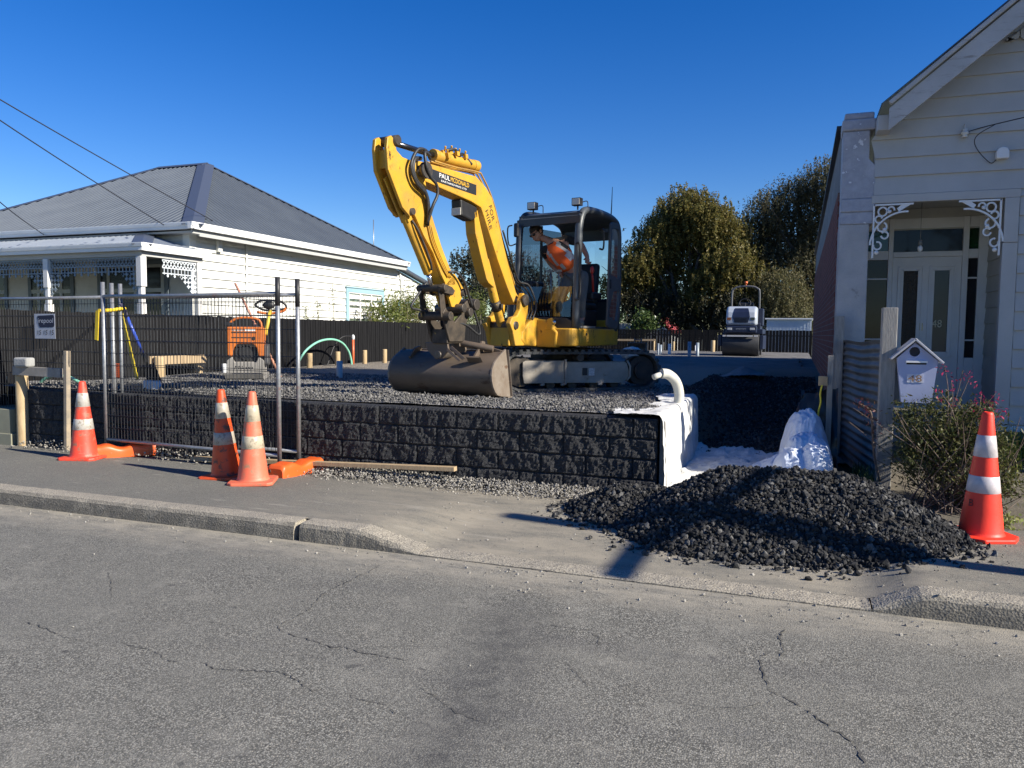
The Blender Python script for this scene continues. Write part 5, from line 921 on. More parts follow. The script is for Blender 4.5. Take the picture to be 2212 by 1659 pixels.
for k in range(4): w = 0.05 - k * 0.045; hosechain(b, [(1.72, w, 2.05), (1.60, w, 1.86), (1.44, w, 1.62), (1.30, w, 1.45), (1.12, w + 0.05, 1.40 - 0.04 * k), (1.02, w + 0.1, 1.15), (1.12, w + 0.1, 0.95)], 0.013, 50, 6)
b.build('base_hoses', M_HOSE, boom, local=True)
b = MB(); side_prism(b, [(2.314, 2.20), (2.24, 2.23), (2.20, 2.12), (1.995, 1.68), (1.852, 1.339), (1.98, 1.39), (2.026, 1.43), (2.163, 1.70), (2.28, 1.95)], -0.13, 0.01); b.build('cylinder_guard', M_YEL, boom, bevel=0.008, local=True)
def ram(m, a, c, r0, r1, split, w): a, c = Vector((a[0], w, a[1])), Vector((c[0], w, c[1])); s = a.lerp(c, split); m.cyl(a, s, r0, 20); return s, c
b = MB(); ram(b, (1.56, 0.88), (2.23, 2.16), 0.055, 0.03, 0.62, -0.06); cy = b.build('boom_ram', M_YEL, bevel=0.006, **L)
b = MB(); b.cyl(U(1.90, -0.06, 1.53), U(2.24, -0.06, 2.17), 0.032, 16); b.build('ram_rod', M_CHROME, cy, local=True)
b = MB(); b.cyl(U(1.66, -0.06, 1.07), U(1.72, -0.06, 1.18), 0.064, 18); b.box(U(1.69, 0.0, 1.12), (0.05, 0.06, 0.05)); b.build('ram_collar', M_GREASE, cy, local=True)
b = MB(); b.cyl(U(2.20, -0.06, 2.76), U(3.03, -0.06, 2.715), 0.062, 20); b.cyl(U(2.16, -0.06, 2.76), U(2.26, -0.06, 2.755), 0.07, 18); b.cyl(U(2.98, -0.06, 2.718), U(3.05, -0.06, 2.714), 0.07, 18); cy = b.build('stick_ram', M_YEL, bevel=0.006, **L)
b = MB(); b.cyl(U(3.04, -0.06, 2.715), U(3.80, -0.06, 2.70), 0.030, 16); b.build('ram_rod', mat('dark_chrome_rod', (0.12, 0.12, 0.13), None, rough=0.2, metal=0.9), cy, local=True)
b = MB()
for u, z, s in ((2.90, 2.77, 0.05), (2.78, 2.80, 0.06), (2.70, 2.79, 0.05), (2.62, 2.80, 0.055), (2.50, 2.80, 0.05), (2.86, 2.74, 0.06)): b.box(U(u, -0.02 + random.uniform(-0.05, 0.05), z), (s, s * 0.8, s), Matrix.Rotation(random.random(), 3, 'Y')); b.cyl(U(u, 0.0, z + 0.02), U(u + 0.02, 0.02, z + 0.06), 0.012, 8)
b.build('ram_fittings', M_YEL, cy, bevel=0.006, local=True)
b = MB(); hosechain(b, [(2.86, 0.0, 2.80), (2.74, 0.02, 2.83), (2.60, 0.0, 2.80), (2.50, -0.03, 2.83), (2.36, 0, 2.74)], 0.016); b.build('ram_hose', M_HOSE, cy, local=True)
# ---- stick
ST = [(3.93, 2.70), (3.873, 2.733), (3.825, 2.70), (3.788, 2.603), (3.693, 2.556), (3.583, 2.552), (3.50, 2.56), (3.40, 2.54), (3.33, 2.46), (3.33, 2.38), (3.26, 2.14), (3.173, 2.027), (3.004, 1.736), (2.851, 1.521), (2.74, 1.42), (2.56, 1.27), (2.56, 1.21), (2.66, 1.14), (2.711, 1.10), (2.80, 1.09), (2.90, 1.20), (2.97, 1.30), (3.002, 1.412), (3.151, 1.636), (3.324, 1.804), (3.45, 1.95), (3.50, 2.02), (3.57, 1.975), (3.694, 2.051), (3.92, 2.388), (3.945, 2.595)]
EAR = [(3.93, 2.70), (3.873, 2.733), (3.825, 2.70), (3.788, 2.603), (3.693, 2.556), (3.583, 2.552), (3.50, 2.56), (3.40, 2.54), (3.33, 2.46), (3.28, 2.30), (3.40, 2.12), (3.50, 2.02), (3.57, 1.975), (3.694, 2.051), (3.92, 2.388), (3.945, 2.595)]
BODY = [(3.60, 2.45), (3.33, 2.38), (3.26, 2.14), (3.173, 2.027), (3.004, 1.736), (2.851, 1.521), (2.74, 1.40), (2.72, 1.32), (2.90, 1.30), (3.002, 1.412), (3.151, 1.636), (3.324, 1.804), (3.50, 2.02), (3.66, 2.22)]
b = MB(); side_prism(b, EAR, -0.16, -0.12); side_prism(b, EAR, -0.005, 0.035); side_prism(b, BODY, -0.12, -0.005); side_prism(b, BODY, 0.0, 0.03); side_prism(b, BODY, -0.155, -0.12)
for w in (-0.155, -0.005): side_prism(b, [(2.74, 1.45), (2.56, 1.29), (2.53, 1.24), (2.58, 1.19), (2.70, 1.07), (2.80, 1.07), (2.86, 1.18), (2.92, 1.24), (2.93, 1.32)], w, w + 0.035)
b.prism([(-0.16, 0), (0.035, 0), (0.035, 0.18), (-0.16, 0.18)], (3.86, 0, 2.42), (0, 1, 0), (0.05, 0, 1), 0.02); b.bar(U(3.83, -0.06, 2.35), U(3.58, -0.06, 2.00), 0.12, 0.02, (0, 1, 0))
stick = b.build('stick', M_YEL, bevel=0.008, **L)
for u_, z_, r_ in ((3.80, 2.70, 0.05), (3.55, 2.03, 0.035), (2.865, 1.24, 0.045), (2.58, 1.245, 0.045)): b = MB(); b.cyl(U(u_, -0.19, z_), U(u_, 0.065, z_), r_, 18); b.build('stick_pin', M_GREASE, stick, local=True)
b = MB()
for k in range(3): w = 0.045 + 0.0 * k; o = 0.03 * k; hosechain(b, [(3.28 - o, w, 1.93), (3.20 - o, w, 1.75), (3.02 - o, w, 1.52), (2.90 - o, w, 1.40)], 0.009, 20, 6)
b.build('stick_pipes', M_YEL, stick, local=True)
b = MB(); hosechain(b, [(3.273, 0.07, 2.616), (3.376, 0.09, 2.68), (3.521, 0.1, 2.66), (3.619, 0.1, 2.54), (3.633, 0.1, 2.435), (3.549, 0.1, 2.315), (3.376, 0.09, 2.231), (3.316, 0.08, 2.109), (3.301, 0.06, 1.93)], 0.017); hosechain(b, [(3.314, 0.1, 2.639), (3.446, 0.13, 2.64), (3.446, 0.15, 2.501), (3.358, 0.14, 2.405), (3.253, 0.14, 2.345), (3.237, 0.14, 2.242), (3.297, 0.12, 2.11), (3.319, 0.07, 1.93)], 0.017); hosechain(b, [(3.40, 0.04, 2.60), (3.54, 0.07, 2.56), (3.58, 0.08, 2.451), (3.52, 0.08, 2.341), (3.365, 0.07, 2.262), (3.29, 0.06, 2.133), (3.275, 0.04, 1.92)], 0.022); b.build('stick_hoses', M_HOSE, stick, local=True)
b = MB(); b.cyl(U(3.56, -0.06, 2.02), U(3.13, -0.06, 1.43), 0.05, 18); b.box(U(3.52, -0.06, 1.98), (0.09, 0.1, 0.09), Matrix.Rotation(0.6, 3, 'Y')); cy = b.build('bucket_ram', M_YEL, bevel=0.006, **L)
b = MB(); b.cyl(U(3.13, -0.06, 1.43), U(3.053, -0.06, 1.27), 0.028, 14); b.build('ram_rod', M_CHROME, cy, local=True); b = MB(); hosechain(b, [(3.50, 0.0, 1.95), (3.42, 0.03, 1.84), (3.22, 0.03, 1.56), (3.16, 0.01, 1.46)], 0.013, 24, 6); b.build('ram_pipe', M_GREASE, cy, local=True)
# ---- linkage and tilting hitch
b = MB()
for w in (-0.20, 0.065): side_prism(b, [(3.10, 1.28), (3.05, 1.32), (2.88, 1.29), (2.82, 1.25), (2.86, 1.20), (3.05, 1.22)], w, w + 0.025); side_prism(b, [(3.10, 1.29), (3.02, 1.30), (2.95, 1.0), (2.98, 0.92), (3.05, 0.95)], w - 0.02, w + 0.0)
b.cyl(U(3.055, -0.25, 1.27), U(3.055, 0.13, 1.27), 0.04, 14); b.cyl(U(2.985, -0.27, 0.965), U(2.985, 0.15, 0.965), 0.05, 16); b.build('tipping_link', M_GREASE, bevel=0.006, **L)
b = MB()
for w in (-0.19, 0.045): side_prism(b, [(3.04, 1.0), (2.98, 1.06), (2.90, 0.98), (2.80, 0.90), (2.70, 0.97), (2.62, 1.10), (2.52, 1.18), (2.40, 1.18), (2.36, 1.10), (2.42, 1.03), (2.52, 0.96), (2.58, 0.86), (2.60, 0.68), (2.90, 0.68), (2.96, 0.80)], w, w + 0.03)
b.bb((2.58, -0.16, 0.66), (2.92, 0.05, 0.82)); ht = b.build('quick_hitch', M_GREASE, bevel=0.008, **L)
for u_, z_, r_ in ((2.70, 1.06, 0.05), (2.43, 1.11, 0.065), (2.56, 1.02, 0.05)): b = MB(); b.cyl(U(u_, -0.25, z_), U(u_, 0.135, z_), r_, 18); b.build('hitch_pin', M_PIN, ht, bevel=0.004, local=True)
b = MB(); hosechain(b, [(2.903, 0.05, 1.455), (2.786, 0.08, 1.458), (2.646, 0.1, 1.356), (2.521, 0.1, 1.148), (2.393, 0.1, 0.946), (2.32, 0.1, 0.80), (2.36, 0.1, 0.765), (2.56, 0.08, 0.863), (2.72, 0.06, 0.885), (2.84, 0.06, 0.82)], 0.014, 80); hosechain(b, [(3.02, -0.16, 1.34), (3.14, -0.2, 1.18), (3.22, -0.22, 1.06), (3.10, -0.2, 1.03), (2.96, -0.15, 1.0)], 0.014, 40); b.build('hitch_hoses', M_HOSE, ht, local=True)
b = MB(); b.prism([(-0.284, 0.668), (0.029, 0.662), (0.043, 0.582), (-0.038, 0.491), (-0.134, 0.48), (-0.245, 0.576)], (2.87, 0, 0), (0, 1, 0), (0, 0, 1), 0.03); tp = b.build('tilt_cradle', M_RUST, bevel=0.005, **L); b = MB(); b.prism([(-0.284, 0.668), (0.029, 0.662), (0.043, 0.582), (-0.038, 0.43), (-0.134, 0.43), (-0.245, 0.576)], (2.52, 0, 0), (0, 1, 0), (0, 0, 1), 0.03); b.build('tilt_cradle', M_RUST, bevel=0.005, **L)
b = MB(); b.cyl(U(2.48, -0.09, 0.53), U(2.91, -0.09, 0.53), 0.045, 18); b.build('tilt_pin', M_PIN, tp, bevel=0.006, local=True)
b = MB(); b.cyl(U(2.62, 0.02, 0.665), U(2.50, 0.40, 0.60), 0.038, 16); b.box(U(2.62, 0.01, 0.67), (0.09, 0.07, 0.09)); b.build('tilt_ram', M_RUST, bevel=0.004, **L)
# ---- wide mud bucket
Bx = Matrix.Translation((0, 0.5, 0)) @ Matrix.Rotation(R(4), 4, 'Z') @ Matrix.Translation((0, -0.5, 0)); Bx = Matrix.Translation((2.5, 0.5, 0)) @ Matrix.Rotation(R(4.0), 4, 'Z') @ Matrix.Translation((-2.5, -0.5, 0))
SH = [(2.40, 0.575), (2.52, 0.555), (2.62, 0.50), (2.70, 0.445), (2.745, 0.381), (2.762, 0.31), (2.753, 0.249), (2.72, 0.18), (2.67, 0.12), (2.614, 0.082), (2.52, 0.062), (2.40, 0.05), (2.281, 0.042)]
b = MB(); b.M = Bx; inner = [(u - 0.022 * (1 if 2 < i < 10 else 0.3), z + (0.022 if i > 8 else (-0.022 if i < 4 else 0))) for i, (u, z) in enumerate(SH)]
n = len(SH); W0, W1 = -0.85, 0.5; vs = [(u, w, z) for w in (W0, W1) for u, z in SH] + [(u, w, z) for w in (W0, W1) for u, z in inner]
b.add(vs, [(i, i + 1, n + i + 1, n + i) for i in range(n - 1)] + [(2 * n + i, 3 * n + i, 3 * n + i + 1, 2 * n + i + 1) for i in range(n - 1)] + [(0, n, 3 * n, 2 * n), (n - 1, 3 * n - 1, 4 * n - 1, 2 * n - 1)], True)
bk = b.build('bucket', M_RUST, **L); md = bk.modifiers.new('edge', 'EDGE_SPLIT'); md.split_angle = R(50)
for w in (W0, W1):
    b = MB(); b.M = Bx; b.prism([(2.42, 0.598)] + [(u + 0.004, z) for u, z in SH[2:]] + [(2.268, 0.04)], (0, w + (0.012 if w > 0 else -0.012), 0), (1, 0, 0), (0, 0, 1), 0.024); b.bar((2.405, w + (0.027 if w > 0 else -0.027), 0.59), (2.29, w + (0.027 if w > 0 else -0.027), 0.05), 0.006, 0.05, (0, 1, 0)); b.build('bucket_side', M_RUSTL, bk, bevel=0.004, local=True)
b = MB(); b.M = Bx; b.bb((2.24, W0 - 0.02, 0.03), (2.34, W1 + 0.02, 0.052)); b.build('cutting_edge', M_RUSTL, bk, bevel=0.003, local=True)
b = MB(); b.M = Bx; b.prism([(2.40, 0.575), (2.66, 0.47), (2.68, 0.50), (2.56, 0.60), (2.48, 0.69), (2.42, 0.68)], (0, 0.24, 0), (1, 0, 0), (0, 0, 1), 0.03); b.prism([(2.40, 0.575), (2.66, 0.47), (2.68, 0.50), (2.56, 0.60), (2.46, 0.62)], (0, -0.62, 0), (1, 0, 0), (0, 0, 1), 0.03); b.bb((2.36, -0.62, 0.545), (2.44, 0.48, 0.585)); b.bar((2.43, 0.26, 0.62), (2.43, 0.47, 0.57), 0.04, 0.03); b.build('bucket_gussets', M_RUST, bk, bevel=0.004, local=True)
b = MB(); b.M = Bx; b.prism([(0.02, 0), (0.20, -0.115), (0.22, -0.10), (0.035, 0.03)], (2.90, 0.0, 0.58), (0, 1, 0), (-0.25, 0, 1), 0.012); b.prism([(0.03, 0.03), (0.06, 0.055), (0.25, -0.075), (0.22, -0.10)], (2.86, 0.0, 0.58), (0, 1, 0), (-0.25, 0, 1), 0.012); b.prism([(-0.07, 0), (0.08, 0), (0.11, 0.012), (0.08, 0.024), (-0.07, 0.024)], (2.72, 0.26, 0.47), (0, 1, 0), (-0.7, 0, 0.7), 0.10); b.build('bucket_strap', M_RUST, bk, bevel=0.003, local=True)
# ---- cab
FU, RU, LW, RW, ZB, ZT = 0.80, -0.55, 0.68, -0.26, 0.85, 2.43
b = MB()
def rail(pts, w, h): 
    for p, q in zip(pts[:-1], pts[1:]): b.bar(p, q, w, h, (0, 1, 0))
# front-left pillar and roof side rail as one rounded bow, then the others
def bow(m, path, r): m.tube(curve_pts(path, 40), r, 12)
fl = MB(); bow(fl, [(0.84, LW - 0.035, ZB), (0.82, LW - 0.03, 1.5), (0.79, LW - 0.03, 2.10), (0.72, LW - 0.03, 2.33), (0.55, LW - 0.03, 2.42), (0.1, LW - 0.03, 2.44), (-0.35, LW - 0.03, 2.41), (-0.52, LW - 0.03, 2.30), (-0.55, LW - 0.03, 2.0), (-0.54, LW - 0.03, ZB)], 0.052); cabf = fl.build('cab_frame', M_CABG, **L)
fr = MB(); bow(fr, [(0.86, RW + 0.03, ZB + 0.1), (0.84, RW + 0.03, 1.6), (0.80, RW + 0.03, 2.15), (0.72, RW + 0.03, 2.34), (0.55, RW + 0.03, 2.42), (0.1, RW + 0.03, 2.44), (-0.5, RW + 0.03, 2.36), (-0.55, RW + 0.03, 2.0), (-0.54, RW + 0.03, ZB)], 0.045); fr.bar((0.735, RW, 2.335), (0.735, LW, 2.335), 0.07, 0.06, (1, 0, 0)); fr.bar((0.80, RW, 2.265), (0.80, LW, 2.275), 0.05, 0.09); fr.build('cab_frame', M_CHAR, **L)
b = MB(); pf_ = [(0.80, 2.30), (0.73, 2.375), (0.60, 2.42), (0.1, 2.455), (-0.35, 2.43), (-0.55, 2.34), (-0.55, 2.30), (-0.3, 2.37), (0.1, 2.395), (0.55, 2.365), (0.70, 2.32), (0.76, 2.26)]
b.prism(pf_, (0, (LW + RW) / 2, 0), (1, 0, 0), (0, 0, 1), LW - RW - 0.05); b.build('cab_roof', M_CABG, cabf, bevel=0.012, local=True)
b = MB(); b.bb((RU, RW, ZB - 0.03), (0.86, LW - 0.01, ZB + 0.03)); b.prism([(RW + 0.0, ZB), (LW - 0.08, ZB), (LW - 0.08, ZB + 0.10), (LW - 0.16, ZB + 0.14), (RW + 0.1, ZB + 0.16), (RW, ZB + 0.2)], (0.855, 0, 0), (0, 1, 0), (0, 0, 1), 0.03); b.build('cab_floor', M_CHAR, bevel=0.008, **L)
for a_, c_ in (((RU - 0.02, RW + 0.06, ZB), (RU + 0.02, LW - 0.06, 1.25)), ((RU - 0.012, RW + 0.05, 2.15), (RU + 0.015, LW - 0.05, 2.38)), ((RU, RW - 0.005, ZB), (0.80, RW + 0.02, 1.34))): b = MB(); b.bb(a_, c_); b.build('cab_panel', M_CHAR, **L)
def pane(pts, name='cab_glass'): m = MB(); m.add(pts, [tuple(range(len(pts)))]); return m.build('cab_window', M_GLS, **L)
pane([(0.865, RW + 0.07, 1.03), (0.865, LW - 0.10, 1.0), (0.845, LW - 0.09, 1.40), (0.845, RW + 0.07, 1.41)]); pane([(RU, RW + 0.06, 1.25), (RU, LW - 0.07, 1.25), (RU, LW - 0.07, 2.15), (RU, RW + 0.06, 2.15)]); pane([(RU + 0.05, RW + 0.01, 1.34), (0.80, RW + 0.01, 1.34), (0.76, RW + 0.01, 2.25), (RU + 0.05, RW + 0.01, 2.30)])
b = MB(); b.bar((0.13, RW + 0.01, 1.34), (0.13, RW + 0.01, 2.32), 0.03, 0.03, (0, 1, 0)); b.bar((0.83, RW + 0.03, 1.36), (0.83, LW - 0.06, 1.36), 0.02, 0.02) if False else None; b.bar((0.80, RW + 0.012, 1.345), (RU, RW + 0.012, 1.345), 0.03, 0.05); b.build('window_bar', M_CHAR, **L)
# door, folded back along the side
dr = MB(); DP = 0.775
outer = rounded_plan([(0.16, 0.87), (0.13, 1.25), (0.10, 2.10), (0.08, 2.32), (-0.22, 2.33), (-0.31, 2.20), (-0.33, 1.3), (-0.22, 0.86)], 0.07, 4)
def ringpanel(m, o, holes, w, t):
    """flat door skin with window holes, bridged as strips"""
    bmx = bmesh.new(); 
    def loop(poly): 
        vs = [bmx.verts.new((p[0], w, p[1])) for p in poly]; return [bmx.edges.new((vs[i], vs[(i + 1) % len(vs)])) for i in range(len(vs))]
    e = loop(o)
    for h in holes: e += loop(h)
    bmesh.ops.triangle_fill(bmx, use_beauty=True, edges=e); ext = bmesh.ops.extrude_face_region(bmx, geom=list(bmx.faces)); bmesh.ops.translate(bmx, verts=[v for v in ext['geom'] if isinstance(v, bmesh.types.BMVert)], vec=(0, t, 0)); bmesh.ops.recalc_face_normals(bmx, faces=bmx.faces); bmx.verts.index_update(); m.add([v.co.copy() for v in bmx.verts], [[v.index for v in f.verts] for f in bmx.faces]); bmx.free()
h1 = rounded_plan([(0.065, 1.60), (0.035, 2.24), (-0.20, 2.25), (-0.255, 2.15), (-0.26, 1.56)], 0.05, 3); h2 = rounded_plan([(0.095, 1.02), (0.065, 1.18), (-0.06, 1.38), (-0.265, 1.40), (-0.25, 1.2), (-0.18, 0.96)], 0.04, 3)
ringpanel(dr, outer, [h1, h2], DP, 0.03); dd = dr.build('cab_door', M_CABG, bevel=0.004, **L)
for h in (h1, h2): g = MB(); g.add([(p[0], DP + 0.012, p[1]) for p in h], [tuple(range(len(h)))]); g.build('door_window', M_GLS, dd, local=True)
g = MB(); g.box((0.075, DP + 0.032, 1.47), (0.05, 0.02, 0.13)); g.build('door_handle', M_BLK, dd, bevel=0.01, local=True); 
for a_, c_ in (((0.14, LW, 2.20), (0.1, DP, 2.20)), ((-0.1, LW, 1.0), (-0.1, DP, 1.0))): g = MB(); g.bar(a_, c_, 0.03, 0.05); g.build('door_hinge', M_BLK, dd, local=True)

b = MB(); b.tube(curve_pts([(0.17, LW - 0.01, 2.20), (0.17, LW + 0.05, 2.20), (0.16, LW + 0.05, 1.96), (0.16, LW - 0.01, 1.95)], 30), 0.013, 8); b.build('grab_rail', M_BLK, **L); b = MB(); b.tube(curve_pts([(0.90, LW - 0.02, 1.95), (0.88, LW + 0.03, 1.9), (0.86, LW + 0.03, 1.30), (0.9, LW - 0.02, 1.22)], 30), 0.013, 8); b.build('grab_rail', M_BLK, **L)
# seat, levers, pedals
b = MB(); b.bb((-0.28, 0.02, 0.88), (0.18, 0.46, 1.12)); st = b.build('seat_base', M_BLK, bevel=0.02, **L)
b = MB(); b.bb((-0.25, 0.0, 1.12), (0.22, 0.47, 1.22)); b.build('seat_cushion', M_BLK, st, bevel=0.03, local=True); b = MB(); b.box((-0.31, 0.235, 1.50), (0.11, 0.44, 0.6), Matrix.Rotation(R(-8), 3, 'Y')); b.build('seat_backrest', M_BLK, st, bevel=0.04, local=True); 
for w_ in (0.55, -0.09): b = MB(); b.bb((-0.12, w_ - 0.05, 1.26), (0.2, w_ + 0.05, 1.36)); b.build('armrest_console', M_BLK, st, bevel=0.02, local=True)

b = MB(); b.tube([(0.12, 0.57, 1.35), (0.15, 0.57, 1.55), (0.17, 0.57, 1.60)], 0.016, 8); b.sphere((0.17, 0.57, 1.66), (0.028, 0.028, 0.06)); b.build('joystick', M_RED, **L)
b = MB()
for w in (0.14, 0.26): b.tube([(0.55, w, 0.90), (0.56, w, 1.3), (0.60, w + 0.01, 1.62)], 0.011, 8); b.box((0.6, w + 0.0, 1.63), (0.03, 0.10, 0.03))
for w in (0.10, 0.18, 0.24, 0.30): b.box((0.62, w, 0.93), (0.12, 0.045, 0.02), Matrix.Rotation(R(-25), 3, 'Y'))
b.build('drive_levers', mat('lever_steel', (0.28, 0.27, 0.25), (0.12, 0.12, 0.12), 10, 0.4, metal=0.5), **L)
b = MB(); b.bb((0.35, RW + 0.03, 1.05), (0.7, RW + 0.18, 1.5)); b.build('side_console', M_BLK, bevel=0.03, **L)
# lamps, mirror, aerial, step
def worklamp(u, w, z):
    m = MB(); m.box((u, w, z), (0.09, 0.125, 0.10)); m.tube([(u - 0.02, w, z - 0.05), (u - 0.02, w, z - 0.10)], 0.012, 8); m.tube(curve_pts([(u - 0.04, w + 0.05, z), (u - 0.08, w + 0.11, z + 0.01), (u - 0.06, w + 0.13, z - 0.09)], 14), 0.007, 6); o = m.build('work_lamp', M_BLK, bevel=0.012, **L); g = MB(); g.box((u + 0.046, w, z), (0.008, 0.108, 0.082)); g.build('lamp_lens', M_LENS, o, bevel=0.01, local=True)
worklamp(0.68, -0.10, 2.51); worklamp(0.64, 0.55, 2.525)
b = MB(); b.tube(curve_pts([(0.82, RW, 2.0), (0.90, RW - 0.08, 1.98), (0.92, RW - 0.09, 2.2), (0.90, RW - 0.03, 2.24)], 20), 0.01, 6); mr = b.build('mirror_arm', M_BLK, **L); b = MB(); b.box((0.90, RW + 0.03, 2.17), (0.04, 0.07, 0.19)); b.build('mirror', M_BLK, mr, bevel=0.02, local=True)
b = MB(); b.tube([(-0.50, 0.55, 2.36), (-0.53, 0.55, 2.62), (-0.54, 0.55, 2.78), (-0.56, 0.545, 2.92)], [0.012, 0.008, 0.006, 0.004], 6); b.build('aerial', M_BLK, **L)
b = MB(); b.prism([(0.28, 0.82), (0.40, 0.82), (0.40, 0.97), (0.37, 0.99), (0.31, 0.97)], (0.99, 0, 0), (0, 1, 0), (0, 0, 1), 0.05); lg = b.build('latch_lug', M_YEL, bevel=0.015, **L); b = MB(); b.sphere((0.99, 0.41, 0.93), 0.03, 12, 8); b.build('latch_ball', M_CHROME, lg, local=True)
b = MB(); b.bb((0.32, LW - 0.02, 0.855), (0.80, LW + 0.02, 0.885)); b.build('door_step', mat('worn_step', (0.35, 0.33, 0.28), (0.2, 0.19, 0.17), 12, 0.6, metal=0.4), **L)
# a spare narrow bucket and rag bag stand far behind; see the lot things
# ================================================================ THE OPERATOR
EXM = worldm(exc)
def skin_mesh(joints, edges, scale=1.0, sub=2, root=0):
    me = bpy.data.meshes.new('s'); o = bpy.data.objects.new('s', me); COL.objects.link(o); me.from_pydata([j[:3] for j in joints], edges, []); md = o.modifiers.new('skin', 'SKIN'); md.use_smooth_shade = True; md.branch_smoothing = 0.6
    for i, j in enumerate(joints): me.skin_vertices[0].data[i].radius = (j[3] * scale, (j[4] if len(j) > 4 else j[3]) * scale); me.skin_vertices[0].data[i].use_root = (i == root)
    ss = o.modifiers.new('sub', 'SUBSURF'); ss.levels = sub; ss.render_levels = sub; bpy.context.view_layer.update(); m2 = bpy.data.meshes.new_from_object(o.evaluated_get(bpy.context.evaluated_depsgraph_get())); V = [v.co.copy() for v in m2.vertices]; Fc = [tuple(p.vertices) for p in m2.polygons]; bpy.data.objects.remove(o); bpy.data.meshes.remove(m2); return V, Fc
PJ = [(0.30, 0.35, 1.62, .13, .105), (0.39, 0.29, 1.76, .12, .10), (0.48, 0.20, 1.93, .14, .11), (0.52, 0.11, 2.03, .10, .09), (0.55, 0.02, 2.08, .050), (0.57, -0.05, 2.11, .050),           # 0-5 pelvis..neck
      (0.42, 0.26, 2.09, .068), (0.22, 0.42, 2.02, .050), (0.31, 0.555, 1.84, .034), (0.34, 0.575, 1.80, .030),                                            # 6-9 left arm
      (0.52, -0.03, 1.94, .066), (0.33, 0.03, 1.74, .048), (0.38, 0.20, 1.60, .033), (0.40, 0.23, 1.585, .030),                                              # 10-13 right arm
      (0.30, 0.49, 1.56, .095), (0.38, 0.50, 1.24, .068), (0.33, 0.50, 0.98, .046), (0.44, 0.50, 0.915, .042),                                              # 14-17 left leg
      (0.34, 0.31, 1.55, .095), (0.52, 0.24, 1.26, .068), (0.47, 0.22, 0.98, .046), (0.58, 0.21, 0.915, .042)]                                              # 18-21 right leg
PE = [(0, 1), (1, 2), (2, 3), (3, 4), (4, 5), (2, 6), (6, 7), (7, 8), (8, 9), (2, 10), (10, 11), (11, 12), (12, 13), (0, 14), (14, 15), (15, 16), (16, 17), (0, 18), (18, 19), (19, 20), (20, 21)]
per = thing('person', 'dark-haired operator in orange hi-vis vest and sunglasses leaning out in the digger cab', 'person', tuple(EXM @ Vector((0.4, 0.36, 0.88))), EXR)
def pbuild(name, m, mats, parent=per): m2 = MB(); m2.v = [EXM @ p for p in m.v]; m2.f, m2.mi, m2.sm = m.f, m.mi, m.sm; return m2.build(name, mats, parent)
M_SKIN = mat('tanned_skin', (0.42, 0.22, 0.15), (0.36, 0.18, 0.12), 14, 0.5); b = MB(); V, Fc = skin_mesh(PJ, PE); b.add(V, Fc, True)
fd = Vector((0.72, -0.28, -0.62)).normalized(); rt = fd.cross(Vector((0.2, -0.35, 1))).normalized(); up = rt.cross(fd).normalized(); HC = Vector((0.585, -0.085, 2.165))
def hp(x, y, z): return HC + rt * x + fd * y + up * z
def headpt(u, v):
    a, t = 2 * math.pi * u, math.pi * v; x, y, z = math.sin(t) * math.cos(a), math.sin(t) * math.sin(a), -math.cos(t); w = 0.074 * (1 - 0.28 * max(0, -z - 0.1) ** 1.0); d = 0.094; yy = y * d
    if y > 0.2: yy *= 1 - 0.06 * max(0, z); 
    if z < -0.35: yy += 0.022 * (1 if y > 0 else 0.2)
    nose = math.exp(-(x / 0.17) ** 2 - ((z + 0.20) / 0.20) ** 2) * (0.026 if y > 0 else 0); brow = math.exp(-(x / 0.6) ** 2 - ((z - 0.12) / 0.1) ** 2) * (0.006 if y > 0 else 0); mouth = math.exp(-(x / 0.3) ** 2 - ((z + 0.58) / 0.06) ** 2) * (0.006 if y > 0 else 0)
    return hp(x * w, yy + nose + brow + mouth, z * 0.118)
b.grid(headpt, 32, 24); 
for s in (-1, 1): b.sphere(hp(s * 0.075, -0.012, -0.01), (0.016, 0.022, 0.03), 10, 8)
def hand(c, d, curl, side, s=1.0):
    c, d, curl, side = [Vector(q) for q in (c, d, curl, side)]; d.normalize(); curl.normalize(); side.normalize()
    b.box(c + d * 0.035, (0.001, 0.001, 0.001)); b.sphere(c + d * 0.035, (0.034, 0.03, 0.042), 12, 8)
    for k, ln in enumerate((0.030, 0.036, 0.034, 0.026)):
        p = c + d * 0.062 + side * (0.027 - 0.018 * k); b.tube([p, p + d * ln, p + d * (ln + 0.008) + curl * 0.024, p + d * (ln - 0.012) + curl * 0.046], [0.0095, 0.009, 0.0085, 0.007], 8)
    p = c + d * 0.02 + side * 0.034; b.tube([p, p + side * 0.016 + d * 0.022, p + side * 0.008 + d * 0.04 + curl * 0.03], [0.011, 0.010, 0.008], 8)
hand((0.34, 0.575, 1.81), (0.55, 0.25, -0.75), (0.3, 0.6, 0.2), (0.5, -0.6, 0.2)); hand((0.40, 0.23, 1.59), (0.1, 0.5, -0.8), (-0.4, 0.3, -0.2), (0.8, 0, 0.2))
pbuild('body', b, M_SKIN)
def garment(name, idx, mats, scale, extra=None, root=None, sel=None):
    mp = {i: k for k, i in enumerate(idx)}; J = [PJ[i] for i in idx]; E_ = [(mp[a], mp[c]) for a, c in PE if a in mp and c in mp]
    if extra: J = [extra.get(i, PJ[i]) for i in idx]
    V, Fc = skin_mesh(J, E_, scale); m = MB(); m.add(V, Fc, True)
    if sel: m.mi = [sel(sum((V[i] for i in f), Vector()) / len(f)) for f in Fc]
    return pbuild(name, m, mats)
def jl(i, k, t): return tuple(PJ[i][q] + (PJ[k][q] - PJ[i][q]) * t for q in range(3))
